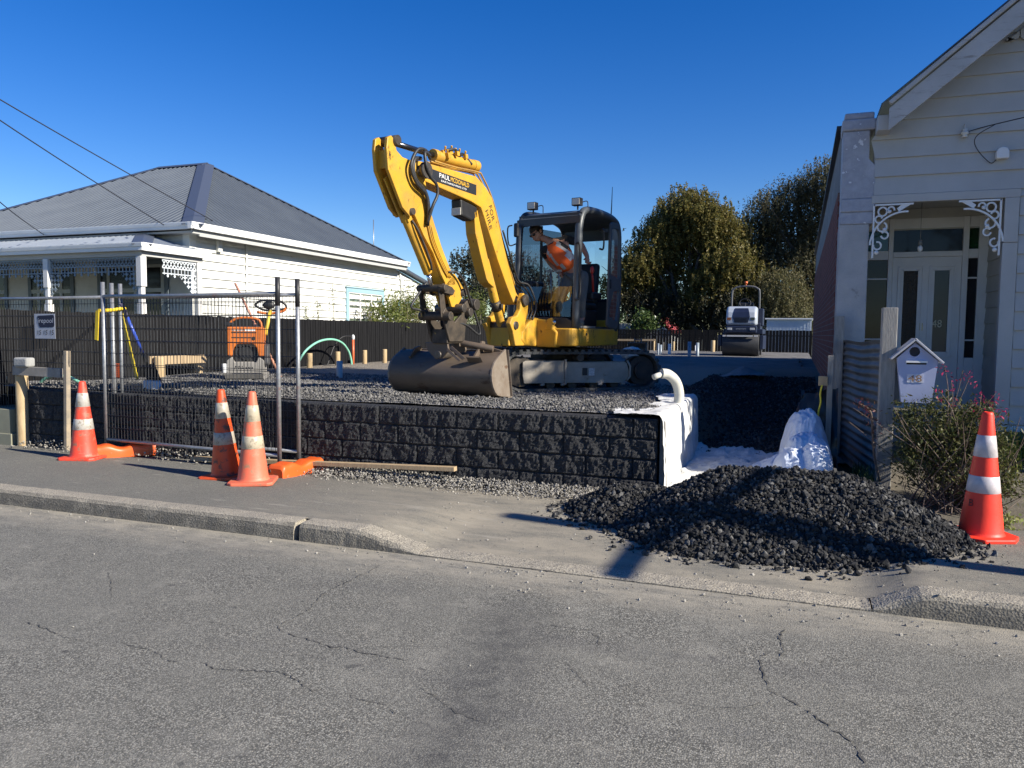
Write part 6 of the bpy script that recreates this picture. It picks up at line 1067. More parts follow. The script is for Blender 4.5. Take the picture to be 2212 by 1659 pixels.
garment('shirt', [0, 1, 2, 3, 6, 7, 10, 11], mat('black_tshirt', (0.010, 0.010, 0.011), (0.018, 0.018, 0.02), 20, 0.9), 1.06, {7: jl(6, 7, 0.75) + (.056,), 11: jl(10, 11, 0.6) + (.055,), 0: PJ[0][:3] + (.11, .09), 3: (0.535, 0.065, 2.06, 0.085)})
garment('trousers', [0, 14, 15, 16, 18, 19, 20], mat('grey_work_trousers', (0.085, 0.085, 0.08), (0.13, 0.128, 0.115), 7, 0.9, bump=0.6, bsc=16), 1.16, {0: PJ[0][:3] + (.12, .10)})
garment('boots', [16, 17], mat('tan_boot_leather', (0.30, 0.21, 0.13), (0.22, 0.15, 0.09), 12, 0.7), 1.25, {16: (0.33, 0.50, 0.93, .052), 17: (0.47, 0.50, 0.905, .046)}); PJ_ = PJ; garment('boots', [20, 21], MATS['tan_boot_leather'], 1.25, {20: (0.47, 0.22, 0.93, .052), 21: (0.61, 0.21, 0.905, .046)})
ax = (Vector(PJ[2][:3]) - Vector(PJ[0][:3])).normalized()
def vsel(c):
    s = (c - Vector(PJ[0][:3])).dot(ax); d = c.y - 0.05 + (c.z - 1.95) * 0.1; lat = (c - Vector((0.45, 0.19, 1.93))); q = lat.dot(Vector((0.25, 0.72, 0.55)).normalized())
    
    if (c - Vector((0.60, 0.10, 2.10))).length < 0.115 or (c - Vector((0.46, 0.33, 2.02))).length < 0.105 or (c - Vector((0.70, 0.13, 1.97))).length < 0.055: return 2
    return 1 if (0.035 < s < 0.085) or (s > 0.12 and abs(abs(q - 0.02) - 0.085) < 0.022) else 0
garment('vest', [0, 1, 2, 3, 6, 10], [mat('hivis_orange', (0.86, 0.13, 0.012), (0.72, 0.09, 0.01), 6, 0.75, bump=0.5, bsc=14), mat('silver_reflective', (0.45, 0.45, 0.43), (0.36, 0.36, 0.35), 9, 0.45), MATS['black_tshirt']], 1.0, {0: (0.33, 0.335, 1.66, .175, .15), 1: (0.40, 0.28, 1.76, .20, .17), 2: (0.47, 0.19, 1.91, .215, .18), 3: (0.525, 0.10, 2.01, .13), 6: (0.45, 0.235, 2.02, .095), 10: (0.53, 0.025, 1.93, .10)}, sel=vsel)
b = MB()
def hairpt(u, v):
    a = 2 * math.pi * u; t = 0.62 * math.pi * v; x, y, z = math.sin(t) * math.cos(a), math.sin(t) * math.sin(a), math.cos(t); lim = 0.30 if y > 0.3 else -0.45; z = max(z, lim); return hp(x * 0.080, y * 0.099 - 0.006, z * 0.126 + 0.004)
b.grid(hairpt, 28, 14, True, True); pbuild('hair', b, mat('dark_brown_hair', (0.018, 0.012, 0.009), (0.035, 0.024, 0.017), 60, 0.6, bump=0.8, bsc=90))
b = MB()
for s in (-1, 1): b.sphere(hp(s * 0.034, 0.083, 0.012), (0.024, 0.024, 0.019), 12, 8); b.tube([hp(s * 0.055, 0.08, 0.016), hp(s * 0.079, 0.03, 0.018), hp(s * 0.078, -0.02, 0.012)], 0.004, 6)
b.tube([hp(-0.02, 0.10, 0.018), hp(0.02, 0.10, 0.018)], 0.004, 6); pbuild('sunglasses', b, mat('black_sunglasses', (0.005, 0.005, 0.006), rough=0.1))
# ================================================================ THE ROLLER
rol = thing('road_roller', 'white and navy ride-on drum roller parked in the shade near the far fence', 'roller', (-1.93, 28.75, 0.8)); RB = Vector((-1.93, 28.75, 0.8)); Q = dict(parent=rol)
def rb(m, a, c): m.bb(RB + Vector(a), RB + Vector(c)); return m
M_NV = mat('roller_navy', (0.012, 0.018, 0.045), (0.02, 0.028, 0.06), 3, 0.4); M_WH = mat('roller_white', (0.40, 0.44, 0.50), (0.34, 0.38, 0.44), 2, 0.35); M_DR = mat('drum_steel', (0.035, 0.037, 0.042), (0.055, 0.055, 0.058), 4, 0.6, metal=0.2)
for y in (0.45, 2.35): b = MB(); b.cyl(RB + Vector((-0.68, y, 0.43)), RB + Vector((0.60, y, 0.43)), 0.43, 36); b.build('drum', M_DR, bevel=0.01, **Q)
b = MB(); rb(b, (0.62, 0.15, 0.25), (0.75, 2.6, 0.75)); rb(b, (-0.83, 0.15, 0.35), (-0.70, 2.6, 0.75)); rb(b, (-0.66, 0.2, 0.80), (0.72, 2.6, 0.98)); b.build('frame', M_NV, bevel=0.02, **Q)
b = MB(); rb(b, (-0.52, -0.02, 0.70), (0.38, 0.04, 0.76)); rb(b, (-0.66, -0.02, 0.70), (-0.56, 0.04, 0.76)); rb(b, (0.43, -0.02, 0.70), (0.55, 0.04, 0.76)); b.build('scraper_bar', mat('pale_bar', (0.55, 0.55, 0.55)), **Q)
b = MB(); rb(b, (-0.56, 0.0, 0.84), (0.52, 0.25, 1.10)); bp = b.build('bumper', M_NV, bevel=0.04, **Q)
for x in (-0.42, 0.36): b = MB(); rb(b, (x - 0.08, -0.015, 0.94), (x + 0.08, 0.0, 1.02)); b.build('headlight', mat('headlight_glass', (0.5, 0.52, 0.55), rough=0.1), bp, bevel=0.012)
def marks(m, x0, x1, y, z, h, n): 
    for i in range(n): x = x0 + (x1 - x0) * i / n; m.box(RB + Vector((x + 0.3 * (x1 - x0) / n, y, z + (h * 0.15 if i % 3 else 0))), ((x1 - x0) / n * 0.6, 0.004, h * (0.7 if i % 3 else 1)))
b = MB(); marks(b, -0.2, 0.16, -0.004, 0.98, 0.03, 9); b.build('bumper_wordmark', mat('pale_wordmark', (0.4, 0.42, 0.46)), bp)
prof = [(0.0, 1.11), (0.0, 1.40), (0.06, 1.58), (0.18, 1.72), (0.40, 1.80), (1.05, 1.80), (1.05, 1.11)]
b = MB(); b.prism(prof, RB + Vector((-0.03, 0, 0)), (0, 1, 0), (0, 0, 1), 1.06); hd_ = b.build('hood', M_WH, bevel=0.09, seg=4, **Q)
b = MB(); b.add([RB + Vector(p) for p in ((-0.26, -0.006, 1.20), (0.20, -0.006, 1.20), (0.27, -0.006, 1.41), (0.24, 0.052, 1.59), (0.20, 0.17, 1.732), (-0.26, 0.17, 1.732), (-0.30, 0.052, 1.59), (-0.33, -0.006, 1.41))], [(0, 1, 2, 7), (7, 2, 3, 6), (6, 3, 4, 5)]); gr = b.build('hood_panel', M_NV, hd_)
b = MB()
for i in range(4): rb(b, (-0.24, -0.012, 1.24 + i * 0.04), (0.18, -0.008, 1.253 + i * 0.04))
b.build('grille', M_BLK, gr)
b = MB()
for i in range(9): x = -0.19 + 0.037 * i; b.add([RB + Vector(p) for p in ((x, 0.028, 1.505), (x + 0.026, 0.028, 1.505), (x + 0.03, 0.044, 1.556), (x + 0.004, 0.044, 1.556))], [(0, 1, 2, 3)])
b.build('hood_wordmark', mat('pale_wordmark', (0.4, 0.42, 0.46)), gr)
for x, c in ((-0.45, (0.25, 0.07, 0.02)), (0.37, (0.05, 0.06, 0.05))): b = MB(); rb(b, (x - 0.07, -0.008, 1.30), (x + 0.07, 0.0, 1.39)); b.build('hood_lamp', mat('lamp_%s' % ('amber' if x < 0 else 'dark'), c, rough=0.2), hd_)
b = MB(); b.tube(curve_pts([RB + Vector(p) for p in ((-0.50, 1.7, 0.9), (-0.50, 1.7, 2.30), (-0.42, 1.7, 2.52), (-0.2, 1.7, 2.60), (0.2, 1.7, 2.60), (0.42, 1.7, 2.52), (0.50, 1.7, 2.30), (0.50, 1.7, 0.9))], 60), 0.035, 10); rp = b.build('roll_bar', mat('roll_bar_grey', (0.12, 0.12, 0.125), None, rough=0.4), **Q)
b = MB(); b.cyl(RB + Vector((0.0, 1.7, 2.63)), RB + Vector((0, 1.7, 2.70)), 0.02, 8); b.cyl(RB + Vector((0.0, 1.7, 2.70)), RB + Vector((0, 1.7, 2.79)), 0.055, 12); b.build('amber_beacon', mat('beacon_orange', (0.75, 0.16, 0.04), rough=0.3), rp)
b = MB(); rb(b, (-0.25, 1.35, 1.2), (0.28, 1.85, 1.5)); rb(b, (-0.27, 1.72, 1.5), (0.30, 1.86, 2.0)); b.build('seat', M_BLK, bevel=0.05, **Q); b = MB(); rb(b, (-0.55, 1.1, 0.9), (0.6, 2.5, 1.22)); rb(b, (0.5, 1.15, 1.1), (0.68, 1.9, 1.75)); b.build('platform', M_NV, bevel=0.03, **Q)
b = MB(); b.tube(curve_pts([RB + Vector((0.02 + 0.2 * math.cos(a), 1.12 + 0.05 * math.sin(a), 1.95 + 0.16 * math.sin(a))) for a in [k * 0.5236 for k in range(13)]], 48), 0.018, 6); b.tube([RB + Vector((0.02, 1.15, 1.95)), RB + Vector((0.02, 1.0, 1.6))], 0.03, 8); b.build('steering_wheel', M_BLK, **Q)
# ================================================================ PLATE COMPACTOR
cp = at_z(535, 818, 0.8); CPM = Matrix.Translation((cp.x, cp.y, 0.80)) @ Matrix.Rotation(R(32), 4, 'Z'); com = thing('plate_compactor', 'orange engine-hooded plate compactor with looped handle standing on the gravel', 'compactor', (cp.x, cp.y, 0.8), R(32)); Q = dict(parent=com, local=True); M_OR = mat('compactor_orange', (0.62, 0.17, 0.025), (0.50, 0.13, 0.02), 5, 0.5, spot=(0.2, 0.1, 0.05), ssc=12, sa=0.66, sb=0.7); M_CG = mat('dusty_cast_grey', (0.30, 0.28, 0.25), (0.22, 0.21, 0.19), 6, 0.8)
b = MB(); b.prism([(-0.42, 0.10), (-0.36, 0.02), (-0.25, 0.0), (0.25, 0.0), (0.36, 0.02), (0.42, 0.10), (0.36, 0.06), (-0.36, 0.06)], (0, 0, 0), (0, 1, 0), (0, 0, 1), 0.58); b.build('base_plate', M_CG, bevel=0.008, **Q)
b = MB(); b.prism([(-0.28, 0.10), (0.28, 0.10), (0.28, 0.30), (0.20, 0.36), (0.16, 0.27), (-0.16, 0.27), (-0.20, 0.36), (-0.28, 0.30)], (0, -0.20, 0), (1, 0, 0), (0, 0, 1), 0.05); b.bb((-0.27, -0.17, 0.10), (0.27, 0.30, 0.28)); lk = b.build('engine_bed', M_CG, bevel=0.01, **Q)
b = MB(); text_into(b, "Mikasa", (-0.165, -0.2275, 0.165), (1, 0, 0), (0.25, 0, 1), 0.055, 0.28, 0.001); b.build('lettering', M_KTXT, lk, local=True)
b = MB(); b.prism([(-0.27, 0.37), (-0.20, 0.36), (-0.17, 0.50), (-0.12, 0.56), (0.12, 0.56), (0.17, 0.50), (0.20, 0.36), (0.27, 0.37), (0.27, 0.83), (-0.27, 0.83)], (0, -0.20, 0), (1, 0, 0), (0, 0, 1), 0.06); b.bb((-0.265, -0.17, 0.60), (0.265, 0.22, 0.82)); b.bb((-0.265, -0.17, 0.36), (-0.22, 0.2, 0.6)); b.bb((0.22, -0.17, 0.36), (0.265, 0.2, 0.6)); hod = b.build('hood', M_OR, bevel=0.02, seg=3, **Q)
b = MB(); b.bb((-0.20, -0.235, 0.735), (0.17, -0.228, 0.75)); b.bb((-0.20, -0.235, 0.655), (0.10, -0.228, 0.67)); b.cyl((0.13, -0.236, 0.65), (0.13, -0.22, 0.65), 0.03, 14); b.build('hood_slots', M_BLK, hod, local=True)
b = MB(); b.bb((0.0, -0.234, 0.765), (0.16, -0.230, 0.80)); b.build('white_label', M_WTXT, hod, local=True); b = MB()
for i in range(7): b.box((-0.185 + i * 0.026, -0.233, 0.775), (0.018, 0.003, 0.02 + 0.004 * (i % 2)))
b.build('worn_lettering', mat('worn_white', (0.5, 0.42, 0.36)), hod, local=True)
b = MB(); b.bb((-0.18, -0.14, 0.28), (0.18, 0.15, 0.52)); b.cyl((0, -0.16, 0.42), (0, -0.14, 0.42), 0.12, 18); b.build('engine', M_BLK, bevel=0.03, **Q); b = MB(); b.prism(rounded_plan([(-0.12, 0.22), (0.20, 0.22), (0.14, 0.56), (-0.06, 0.56)], 0.06), (0.30, 0.0, 0), (0, 1, 0), (0, 0, 1), 0.07); b.build('belt_cover', mat('dark_grey_guard', (0.06, 0.06, 0.062), None, rough=0.5), bevel=0.015, **Q)
b = MB(); b.tube(curve_pts([(-0.24, -0.05, 0.82), (-0.24, -0.05, 0.90), (-0.12, -0.05, 0.97), (0.10, -0.05, 0.97), (0.20, -0.05, 0.93), (0.24, -0.05, 0.82)], 30), 0.02, 8); b.build('lift_handle', M_OR, **Q); b = MB(); b.box((-0.26, -0.05, 0.87), (0.14, 0.1, 0.06)); b.bb((-0.22, -0.15, 0.82), (0.18, 0.15, 0.845)); b.build('filler_cap', M_BLK, bevel=0.015, **Q)
b = MB(); b.tube([(0.26, 0.2, 0.70), (0.30, 0.45, 1.05), (0.31, 0.52, 1.10)], 0.03, 8); hb = b.build('handle_bar', mat('yellow_handle', (0.7, 0.5, 0.05)), **Q); b = MB(); b.tube(curve_pts([(0.10, 0.50, 1.08), (0.30, 0.54, 1.06), (0.50, 0.54, 1.10), (0.56, 0.54, 1.16)], 20), 0.022, 8); b.build('handle_grip', M_OR, hb, local=True); b = MB(); b.tube(curve_pts([(0.05, 0.56, 1.20), (0.15, 0.56, 1.27), (0.32, 0.56, 1.28), (0.50, 0.56, 1.25), (0.56, 0.56, 1.16), (0.40, 0.56, 1.12), (0.2, 0.56, 1.12), (0.05, 0.56, 1.20)], 50), 0.018, 8); b.sphere((0.28, 0.55, 1.20), (0.10, 0.04, 0.07)); b.build('handle_loop', M_BLK, hb, local=True)
p0, p1 = at_y(508, 612, 10.9), at_z(606, 815, 0.8); b = MB(); b.cyl(p0, p1, 0.020, 10); tag(b.build('pole_tool', mat('faded_orange_pole', (0.55, 0.20, 0.11), (0.62, 0.33, 0.22), 9, 0.6)), 'faded orange pole leaning diagonally against the compactor', 'pole')
# ================================================================ TRAFFIC CONES
def cone_mats(nm, c, band, c2, dirt):
    out = []
    for k, (cc, kk, dd) in enumerate(((c, c2, dirt), (band, tuple(x * 0.6 for x in band), (0.25, 0.20, 0.14)))):
        out.append(mat('%s_cone_%s' % (nm, 'body' if k == 0 else 'band'), cc, kk, 5, 0.5 if k == 0 else 0.4, spot=dd, ssc=11 if k == 0 else 16, sa=0.545 if nm != 'fresh' else 0.74, sb=0.62 if nm != 'fresh' else 0.78, bump=0.1, bsc=40))
    return out
def cone(x, y, z, label, mats, rz=0.3, tilt=(0, 0), H=0.90, squash=None, letter=None):
    t = thing('traffic_cone', label, 'cone', (x, y, z), rz, 'orange traffic cones'); t.rotation_euler = (tilt[0], tilt[1], rz); ROOTM[t.name] = Matrix.Translation((x, y, z)) @ t.rotation_euler.to_matrix().to_4x4(); Q = dict(parent=t, local=True)
    r = lambda h: 0.150 - (0.150 - 0.036) * (h - 0.035) / (H - 0.035)
    b = MB(); o = [(0.19 if i % 2 else 0.19, 0)[0] for i in range(8)]; k = 0.215; c_ = 0.10 if letter else 0.045; poly = [(-k + c_, -k), (k - c_, -k), (k, -k + c_), (k, k - c_), (k - c_, k), (-k + c_, k), (-k, k - c_), (-k, -k + c_)]
    b.prism(poly, (0, 0, 0.0175), (1, 0, 0), (0, 1, 0), 0.035); b.build('cone_base', mats[0], bevel=0.01, **Q)
    b = MB(); hs = [0.033, 0.05, 0.30]; b.lathe([(0.160, 0.034), (0.153, 0.040), (0.146, 0.06)] + [(r(h), h) for h in (0.2, 0.35, 0.36, 0.47, 0.48, 0.61, 0.62, 0.75, 0.775, H - 0.02)] + [(0.034, H - 0.006), (0.026, H), (0.018, H), (0.017, H - 0.05)], (0, 0, 0), 28); body = b.build('cone_body', mats[0], **Q)
    for z0, z1 in ((0.345, 0.468), (0.608, 0.768)): b = MB(); b.lathe([(r(z0) + 0.0005, z0), (r(z0) + 0.003, z0 + 0.002), (r(z1) + 0.003, z1 - 0.002), (r(z1) + 0.0005, z1)], (0, 0, 0), 28); b.build('reflective_band', mats[1], body, local=True)
    if letter:
        b = MB(); a0, h = letter[1], letter[2]; rr = r(h) + 0.002; c = Vector((rr * math.cos(a0), rr * math.sin(a0), h)); xd = Vector((-math.sin(a0), math.cos(a0), 0)); yd = Vector((-math.cos(a0) * 0.13, -math.sin(a0) * 0.13, 1)); text_into(b, letter[0], c - xd * 0.016, xd, yd, 0.05, 0.032, 0.003); b.build('cone_letter', M_KTXT, body, local=True)
    return t
q = at_z(182, 990, foot_z(-7.6, 6.4)); cone(q.x, q.y, foot_z(q.x, q.y), 'traffic cone standing alone by the left fence panel, its upper half in shade', cone_mats('faded', (0.75, 0.075, 0.035), (0.55, 0.52, 0.46), (0.65, 0.055, 0.03), (0.30, 0.13, 0.08)), 0.35)
q = at_z(490, 1030, foot_z(-5.4, 6.1)); cone(q.x, q.y, foot_z(q.x, q.y) + 0.003, 'battered deep-orange cone with scuffed bands, left one of the pair at the panel end', cone_mats('battered', (0.68, 0.085, 0.015), (0.50, 0.45, 0.36), (0.55, 0.065, 0.012), (0.12, 0.05, 0.03)), 0.15, (R(1.5), R(-2.5)))
q = at_z(547, 1043, foot_z(-5.0, 6.0)); cone(q.x, q.y, foot_z(q.x, q.y) + 0.006, 'salmon-faded dirty cone with yellowed bands beside the orange foot block', cone_mats('salmon', (0.72, 0.14, 0.07), (0.58, 0.50, 0.36), (0.60, 0.16, 0.09), (0.36, 0.19, 0.11)), 0.5)
q = at_z(2118, 1160, foot_z(1.3, 6.4)); cone(q.x, q.y, foot_z(q.x, q.y) + 0.002, 'clean bright red-orange cone marked B beside the garden bush', cone_mats('fresh', (0.90, 0.045, 0.018), (0.72, 0.66, 0.66), (0.85, 0.04, 0.016), (0.5, 0.06, 0.03)), 0.42, (0, R(0.5)), 0.94, letter=("B", -2.45 - 0.42 + 0.42 - 0.35, 0.245))
# ================================================================ TEMPORARY FENCE PANELS
def galv():
    t = NT('galvanised_tube'); c = t.mix(t.ramp(t.noise(30, 4, 0.7), 0.35, 0.65), (0.36, 0.37, 0.38), (0.24, 0.25, 0.26)); c = t.mix(t.math('MULTIPLY', t.ramp(t.noise(4, 5), 0.62, 0.7), 0.6), c, (0.35, 0.14, 0.08)); t.col(c); t.set(0.45, 0.6, 0.5); return t.m
M_GALV = galv(); M_WIRE = mat('dark_fence_wire', (0.075, 0.078, 0.082), (0.05, 0.05, 0.052), 30, 0.5, metal=0.5); M_CAPS = mat('black_tube_sleeve', (0.02, 0.02, 0.022), None, rough=0.5)
def panel(a, c, zb, label, H=2.02, sleeve=False, x1cut=None):
    a, c = Vector((a[0], a[1], 0)), Vector((c[0], c[1], 0)); d = (c - a); Lg = d.length; d /= Lg; t = thing('temporary_fence', label, 'fence panel', (a.x, a.y, zb), 0, 'temporary wire fence panels'); P = lambda s, h: a + d * s + Vector((0, 0, zb + h)); TR = H - 0.17
    for s in (0, Lg): b = MB(); b.cyl(P(s, 0), P(s, H), 0.024, 12); po = b.build('panel_post', M_GALV, t); 
    if sleeve: b = MB(); b.cyl(P(Lg, H - 0.30), P(Lg, H + 0.003), 0.0265, 12); b.build('black_sleeve', M_CAPS, po)
    b = MB(); b.tube([P(0, TR), P(Lg * 0.45, TR - 0.006), P(Lg, TR)], 0.021, 10); b.build('top_rail', M_GALV, t); b = MB(); b.cyl(P(0, 0.12), P(Lg, 0.12), 0.021, 10); b.build('bottom_rail', M_GALV, t)
    b = MB(); n = int(Lg / 0.052)
    for i in range(1, n):
        s = Lg * i / n; w = random.uniform(-0.004, 0.004); b.tube([P(s, 0.12), P(s + w, 0.9), P(s, TR)], 0.0034, 4, False)
    h = 0.27
    while h < TR: b.tube([P(0, h), P(Lg, h)], 0.0034, 4, False); h += 0.15
    b.build('wire_mesh', M_WIRE, t); return t
g0 = at_z(231, 968, 0.13); g1 = at_z(604, 1006, 0.13); h0, h1 = at_z(268, 960, 0.13), at_z(646, 997, 0.13); f1 = at_z(250, 963, 0.13); ZP = 0.12
panel((f1.x - 2.7, f1.y + 0.10), (f1.x, f1.y), ZP, 'wire fence panel at the picture edge carrying the hire sign'); panel((g0.x, g0.y), (g1.x, g1.y), ZP, 'front wire fence panel ending behind the pair of cones', sleeve=True); panel((h0.x, h0.y), (h1.x, h1.y), ZP, 'second wire fence panel standing right behind the front one', sleeve=True)
b = MB(); b.tube(curve_pts([(g0.x - 0.03, g0.y - 0.03, 1.80), (f1.x, f1.y - 0.04, 1.81), (h0.x + 0.03, h0.y - 0.02, 1.83), (h0.x, h0.y + 0.05, 1.83), (g0.x - 0.03, g0.y + 0.05, 1.80), (g0.x - 0.03, g0.y - 0.03, 1.80)], 30), 0.022, 6); b.prism([(0, 0), (0.05, 0), (0.02, -0.36), (-0.03, -0.35)], (g0.x - 0.06, g0.y - 0.05, 1.80), (1, 0, 0), (0, 0, 1), 0.01); tag(b.build('yellow_strap', mat('yellow_webbing', (0.72, 0.52, 0.02), (0.55, 0.38, 0.02), 6, 0.7)), 'yellow strap tied round the fence posts where the panels meet', 'strap')
sy = f1.y + 0.02; s0, s1 = at_y(79, 678, sy), at_y(119, 732, sy); sg2 = thing('hire_sign', 'small navy and white hire company sign hung on the wire fence', 'sign', ((s0.x + s1.x) / 2, sy, s1.z)); b = MB(); b.bb((s0.x - 0.04, sy - 0.004, s1.z), (s1.x + 0.01, sy, s0.z)); b.build('sign_plate', mat('weathered_sign_white', (0.36, 0.38, 0.44), (0.30, 0.32, 0.37), 5, 0.5), sg2, bevel=0.002)
wS, hS = s1.x - s0.x, s0.z - s1.z; b = MB(); b.prism(rounded_plan([(s0.x + 0.01, s0.z - hS * 0.08), (s1.x, s0.z - hS * 0.04), (s1.x, s0.z - hS * 0.53), (s0.x + 0.05, s0.z - hS * 0.55)], 0.03), (0, sy - 0.006, 0), (1, 0, 0), (0, 0, 1), 0.002); b.build('sign_field', mat('sign_navy', (0.006, 0.008, 0.03)), sg2)
b = MB(); text_into(b, "irepool", (s0.x + 0.03, sy - 0.008, s0.z - hS * 0.36), (1, 0, 0), (0.12, 0, 1), 0.062, wS - 0.05, 0.001); b.build('sign_lettering', mat('sign_grey_letters', (0.42, 0.44, 0.5)), sg2); b = MB(); text_into(b, "15 15 15", (s0.x + 0.012, sy - 0.006, s1.z + hS * 0.16), (1, 0, 0), (0.12, 0, 1), 0.062, wS - 0.03, 0.001); b.build('sign_number', mat('sign_black_digits', (0.01, 0.01, 0.014)), sg2)
M_BLKO = mat('orange_foot_plastic', (0.80, 0.12, 0.018), (0.68, 0.11, 0.02), 4, 0.42, spot=(0.42, 0.17, 0.09), ssc=9, sa=0.62, sb=0.7)
def footblock(x, y, z, rz, label):
    t = thing('ballast_block', label, 'fence foot', (x, y, z), rz, 'orange fence feet'); Q = dict(parent=t, local=True); b = MB()
    def top(u, v):
        yy = -0.36 + 0.72 * u; w = 0.118 - 0.018 * math.exp(-(yy / 0.12) ** 2); a = math.pi * v; h = 0.145 - 0.035 * math.exp(-((abs(yy) - 0.0) / 0.10) ** 2) + 0.012 * math.sin(yy * 24) * (abs(yy) < 0.25); e = min(1, (0.36 - abs(yy)) / 0.03); se = max(0.0, e) ** 0.5
        ca, sa = math.cos(a), math.sin(a); sx = math.copysign(abs(ca) ** 0.35, ca) * w * (0.9 + 0.1 * se); return Vector((sx, yy, h * (sa ** 0.35 if sa > 1e-6 else 0) * (0.72 + 0.28 * se)))
    b.grid(top, 44, 20, True, True); 
    for s in (0, 1): b.add([top(s, k / 20) for k in range(21)], [tuple(range(21)) if s == 0 else tuple(reversed(range(21)))])
    o = b.build('foot_body', M_BLKO, **Q); b = MB(); b.cyl((-0.07, -0.366, 0.075), (-0.07, -0.358, 0.075), 0.020, 12); b.build('drain_plug', mat('brown_plug', (0.12, 0.07, 0.05)), o, local=True); return t
q = at_z(640, 1018, 0.07); footblock(q.x + 0.02, q.y + 0.02, foot_z(q.x, q.y), R(-6), 'orange plastic fence foot beside the salmon cone, the nearest one'); q = at_z(250, 985, 0.08); footblock(q.x, q.y + 0.13, foot_z(q.x, q.y), R(-38), 'orange plastic fence foot right of the left cone where the panels meet')
# ================================================================ TIMBER, TOOLS AND PIPES ON THE LOT
M_TIM = mat('treated_pine', (0.46, 0.34, 0.20), (0.36, 0.26, 0.15), 7, 0.8, bump=0.25, bsc=30, stretch=(3, 3, 0.5), spot=(0.25, 0.18, 0.1), ssc=14, sa=0.66, sb=0.7); M_TIMG = mat('greyed_pine', (0.22, 0.20, 0.17), (0.30, 0.275, 0.24), 8, 0.85, bump=0.3, bsc=30); M_POST = mat('round_pine_post', (0.50, 0.38, 0.22), (0.38, 0.27, 0.14), 6, 0.8, bump=0.3, bsc=24, stretch=(3, 3, 0.6), spot=(0.24, 0.2, 0.13), ssc=9, sa=0.62, sb=0.7)
a, c = at_y(415, 990, 6.93), at_y(984, 1013, 6.97); b = MB(); b.bar(a, c, 0.075, 0.045); tag(b.build('long_board', M_TIM, bevel=0.003), 'long pine board lying along the foot of the block wall', 'board')
a, c = at_y(30, 800, 6.98), at_y(133, 806, 6.98); b = MB(); b.bar(a, c, 0.045, 0.115); tag(b.build('batter_board', M_TIMG, bevel=0.003), 'short grey timber rail fixed level beside the leaning stake at the left', 'board')
q = at_z(151, 968, 0.08); tq = at_y(143, 758, 6.93); b = MB(); b.bar((q.x, 6.94, 0.05), (tq.x, 6.94, tq.z), 0.05, 0.06, (0, 1, 0)); tag(b.build('stake', mat('split_pine_stake', (0.40, 0.32, 0.22), (0.20, 0.18, 0.15), 5, 0.8), bevel=0.003), 'pale upright pine stake behind the left cone', 'stake')
q = at_y(53, 800, 6.98); b = MB(); b.box((q.x, 6.98, q.z + 0.105), (0.24, 0.13, 0.12)); tag(b.build('concrete_block', mat('grey_concrete_lump', (0.36, 0.36, 0.34), (0.26, 0.26, 0.25), 8, 0.9, bump=0.6, bsc=30), bevel=0.025, seg=3), 'rounded grey concrete block resting on the short timber rail', 'block')
def rpost(u, v, vt, r, label, z=0.8, y=None):
    p = at_z(u, v, z) if y is None else at_y(u, v, y); top = at_y(u, vt, p.y); b = MB(); zz = p.z if y else z
    b.lathe([(r * 0.98, -0.05), (r, top.z - zz - 0.01), (r * 0.96, top.z - zz), (0.001, top.z - zz + 0.002)], (p.x, p.y, zz), 18); return tag(b.build('timber_post', M_POST), label, 'post', 'round pine foundation posts')
rpost(52, 968, 810, 0.075, 'thick round pine post under the short timber rail', 0.06, 7.05)
zA = lambda x, y: ((720 + x / 7.54) * 0.8848, (780 + y / 7.54) * 0.8848); zB = lambda x, y: ((1560 + x / 11.06) * 0.8848, (780 + y / 11.06) * 0.8848); zC = lambda x, y: ((1740 + x / 7.542) * 0.8848, (670 + y / 7.542) * 0.8848)
for z_, x, yb, yt, hw, lab in ((zA, 272, 880, 622, 62, 'stubby pine post under the left end of the green hose arch'), (zA, 788, 850, 592, 56, 'pine post directly behind the grey-green pipe'), (zA, 1285, 815, 565, 50, 'pine post just right of the orange conduit'), (zA, 1652, 800, 548, 50, 'pine post nearest the left end of the bucket'),
                         (zB, 402, 835, 575, 28, 'thin pine post at the right end of the low rail by the spare bucket'), (zB, 932, 840, 595, 33, 'dark-sided pine post right of the white pipe'), (zB, 1472, 840, 575, 42, 'bright yellowish pine post between the two grey pipes'), (zB, 1993, 870, 565, 55, 'pine post left of the roller drum'), (zC, 1147, 1385, 1255, 36, 'pine post just right of the roller by the low rails'), (zC, 1560, 1400, 1255, 30, 'shaded pine post farther right of the roller')):
    s = 7.54 if z_ is not zB else 11.06; u, v = z_(x, yb); _, vt = z_(x, yt); p = at_z(u, v, 0.8); p_r = hw / s * 0.8848 * (p.y / math.cos(YAW)) / FPX * 0.93; rpost(u, v, vt, max(0.05, min(0.14, p_r)), lab)
def lowrail(pa, pb, zt, lab): b = MB(); b.bar(at_y(*pa), at_y(*pb), 0.05, 0.09); tag(b.build('low_rail', M_TIM, bevel=0.003), lab, 'rail')
p = at_z(*zB(402, 835), 0.8); lowrail((*zB(-640, 553), p.y - 0.1), (*zB(440, 556), p.y - 0.1), 0, 'low pine profile rail behind the spare bucket'); p = at_z(*zC(1147, 1385), 0.8); lowrail((*zC(1180, 1340), p.y), (*zC(1735, 1350), p.y), 0, 'low pine rail right of the roller at the fence')
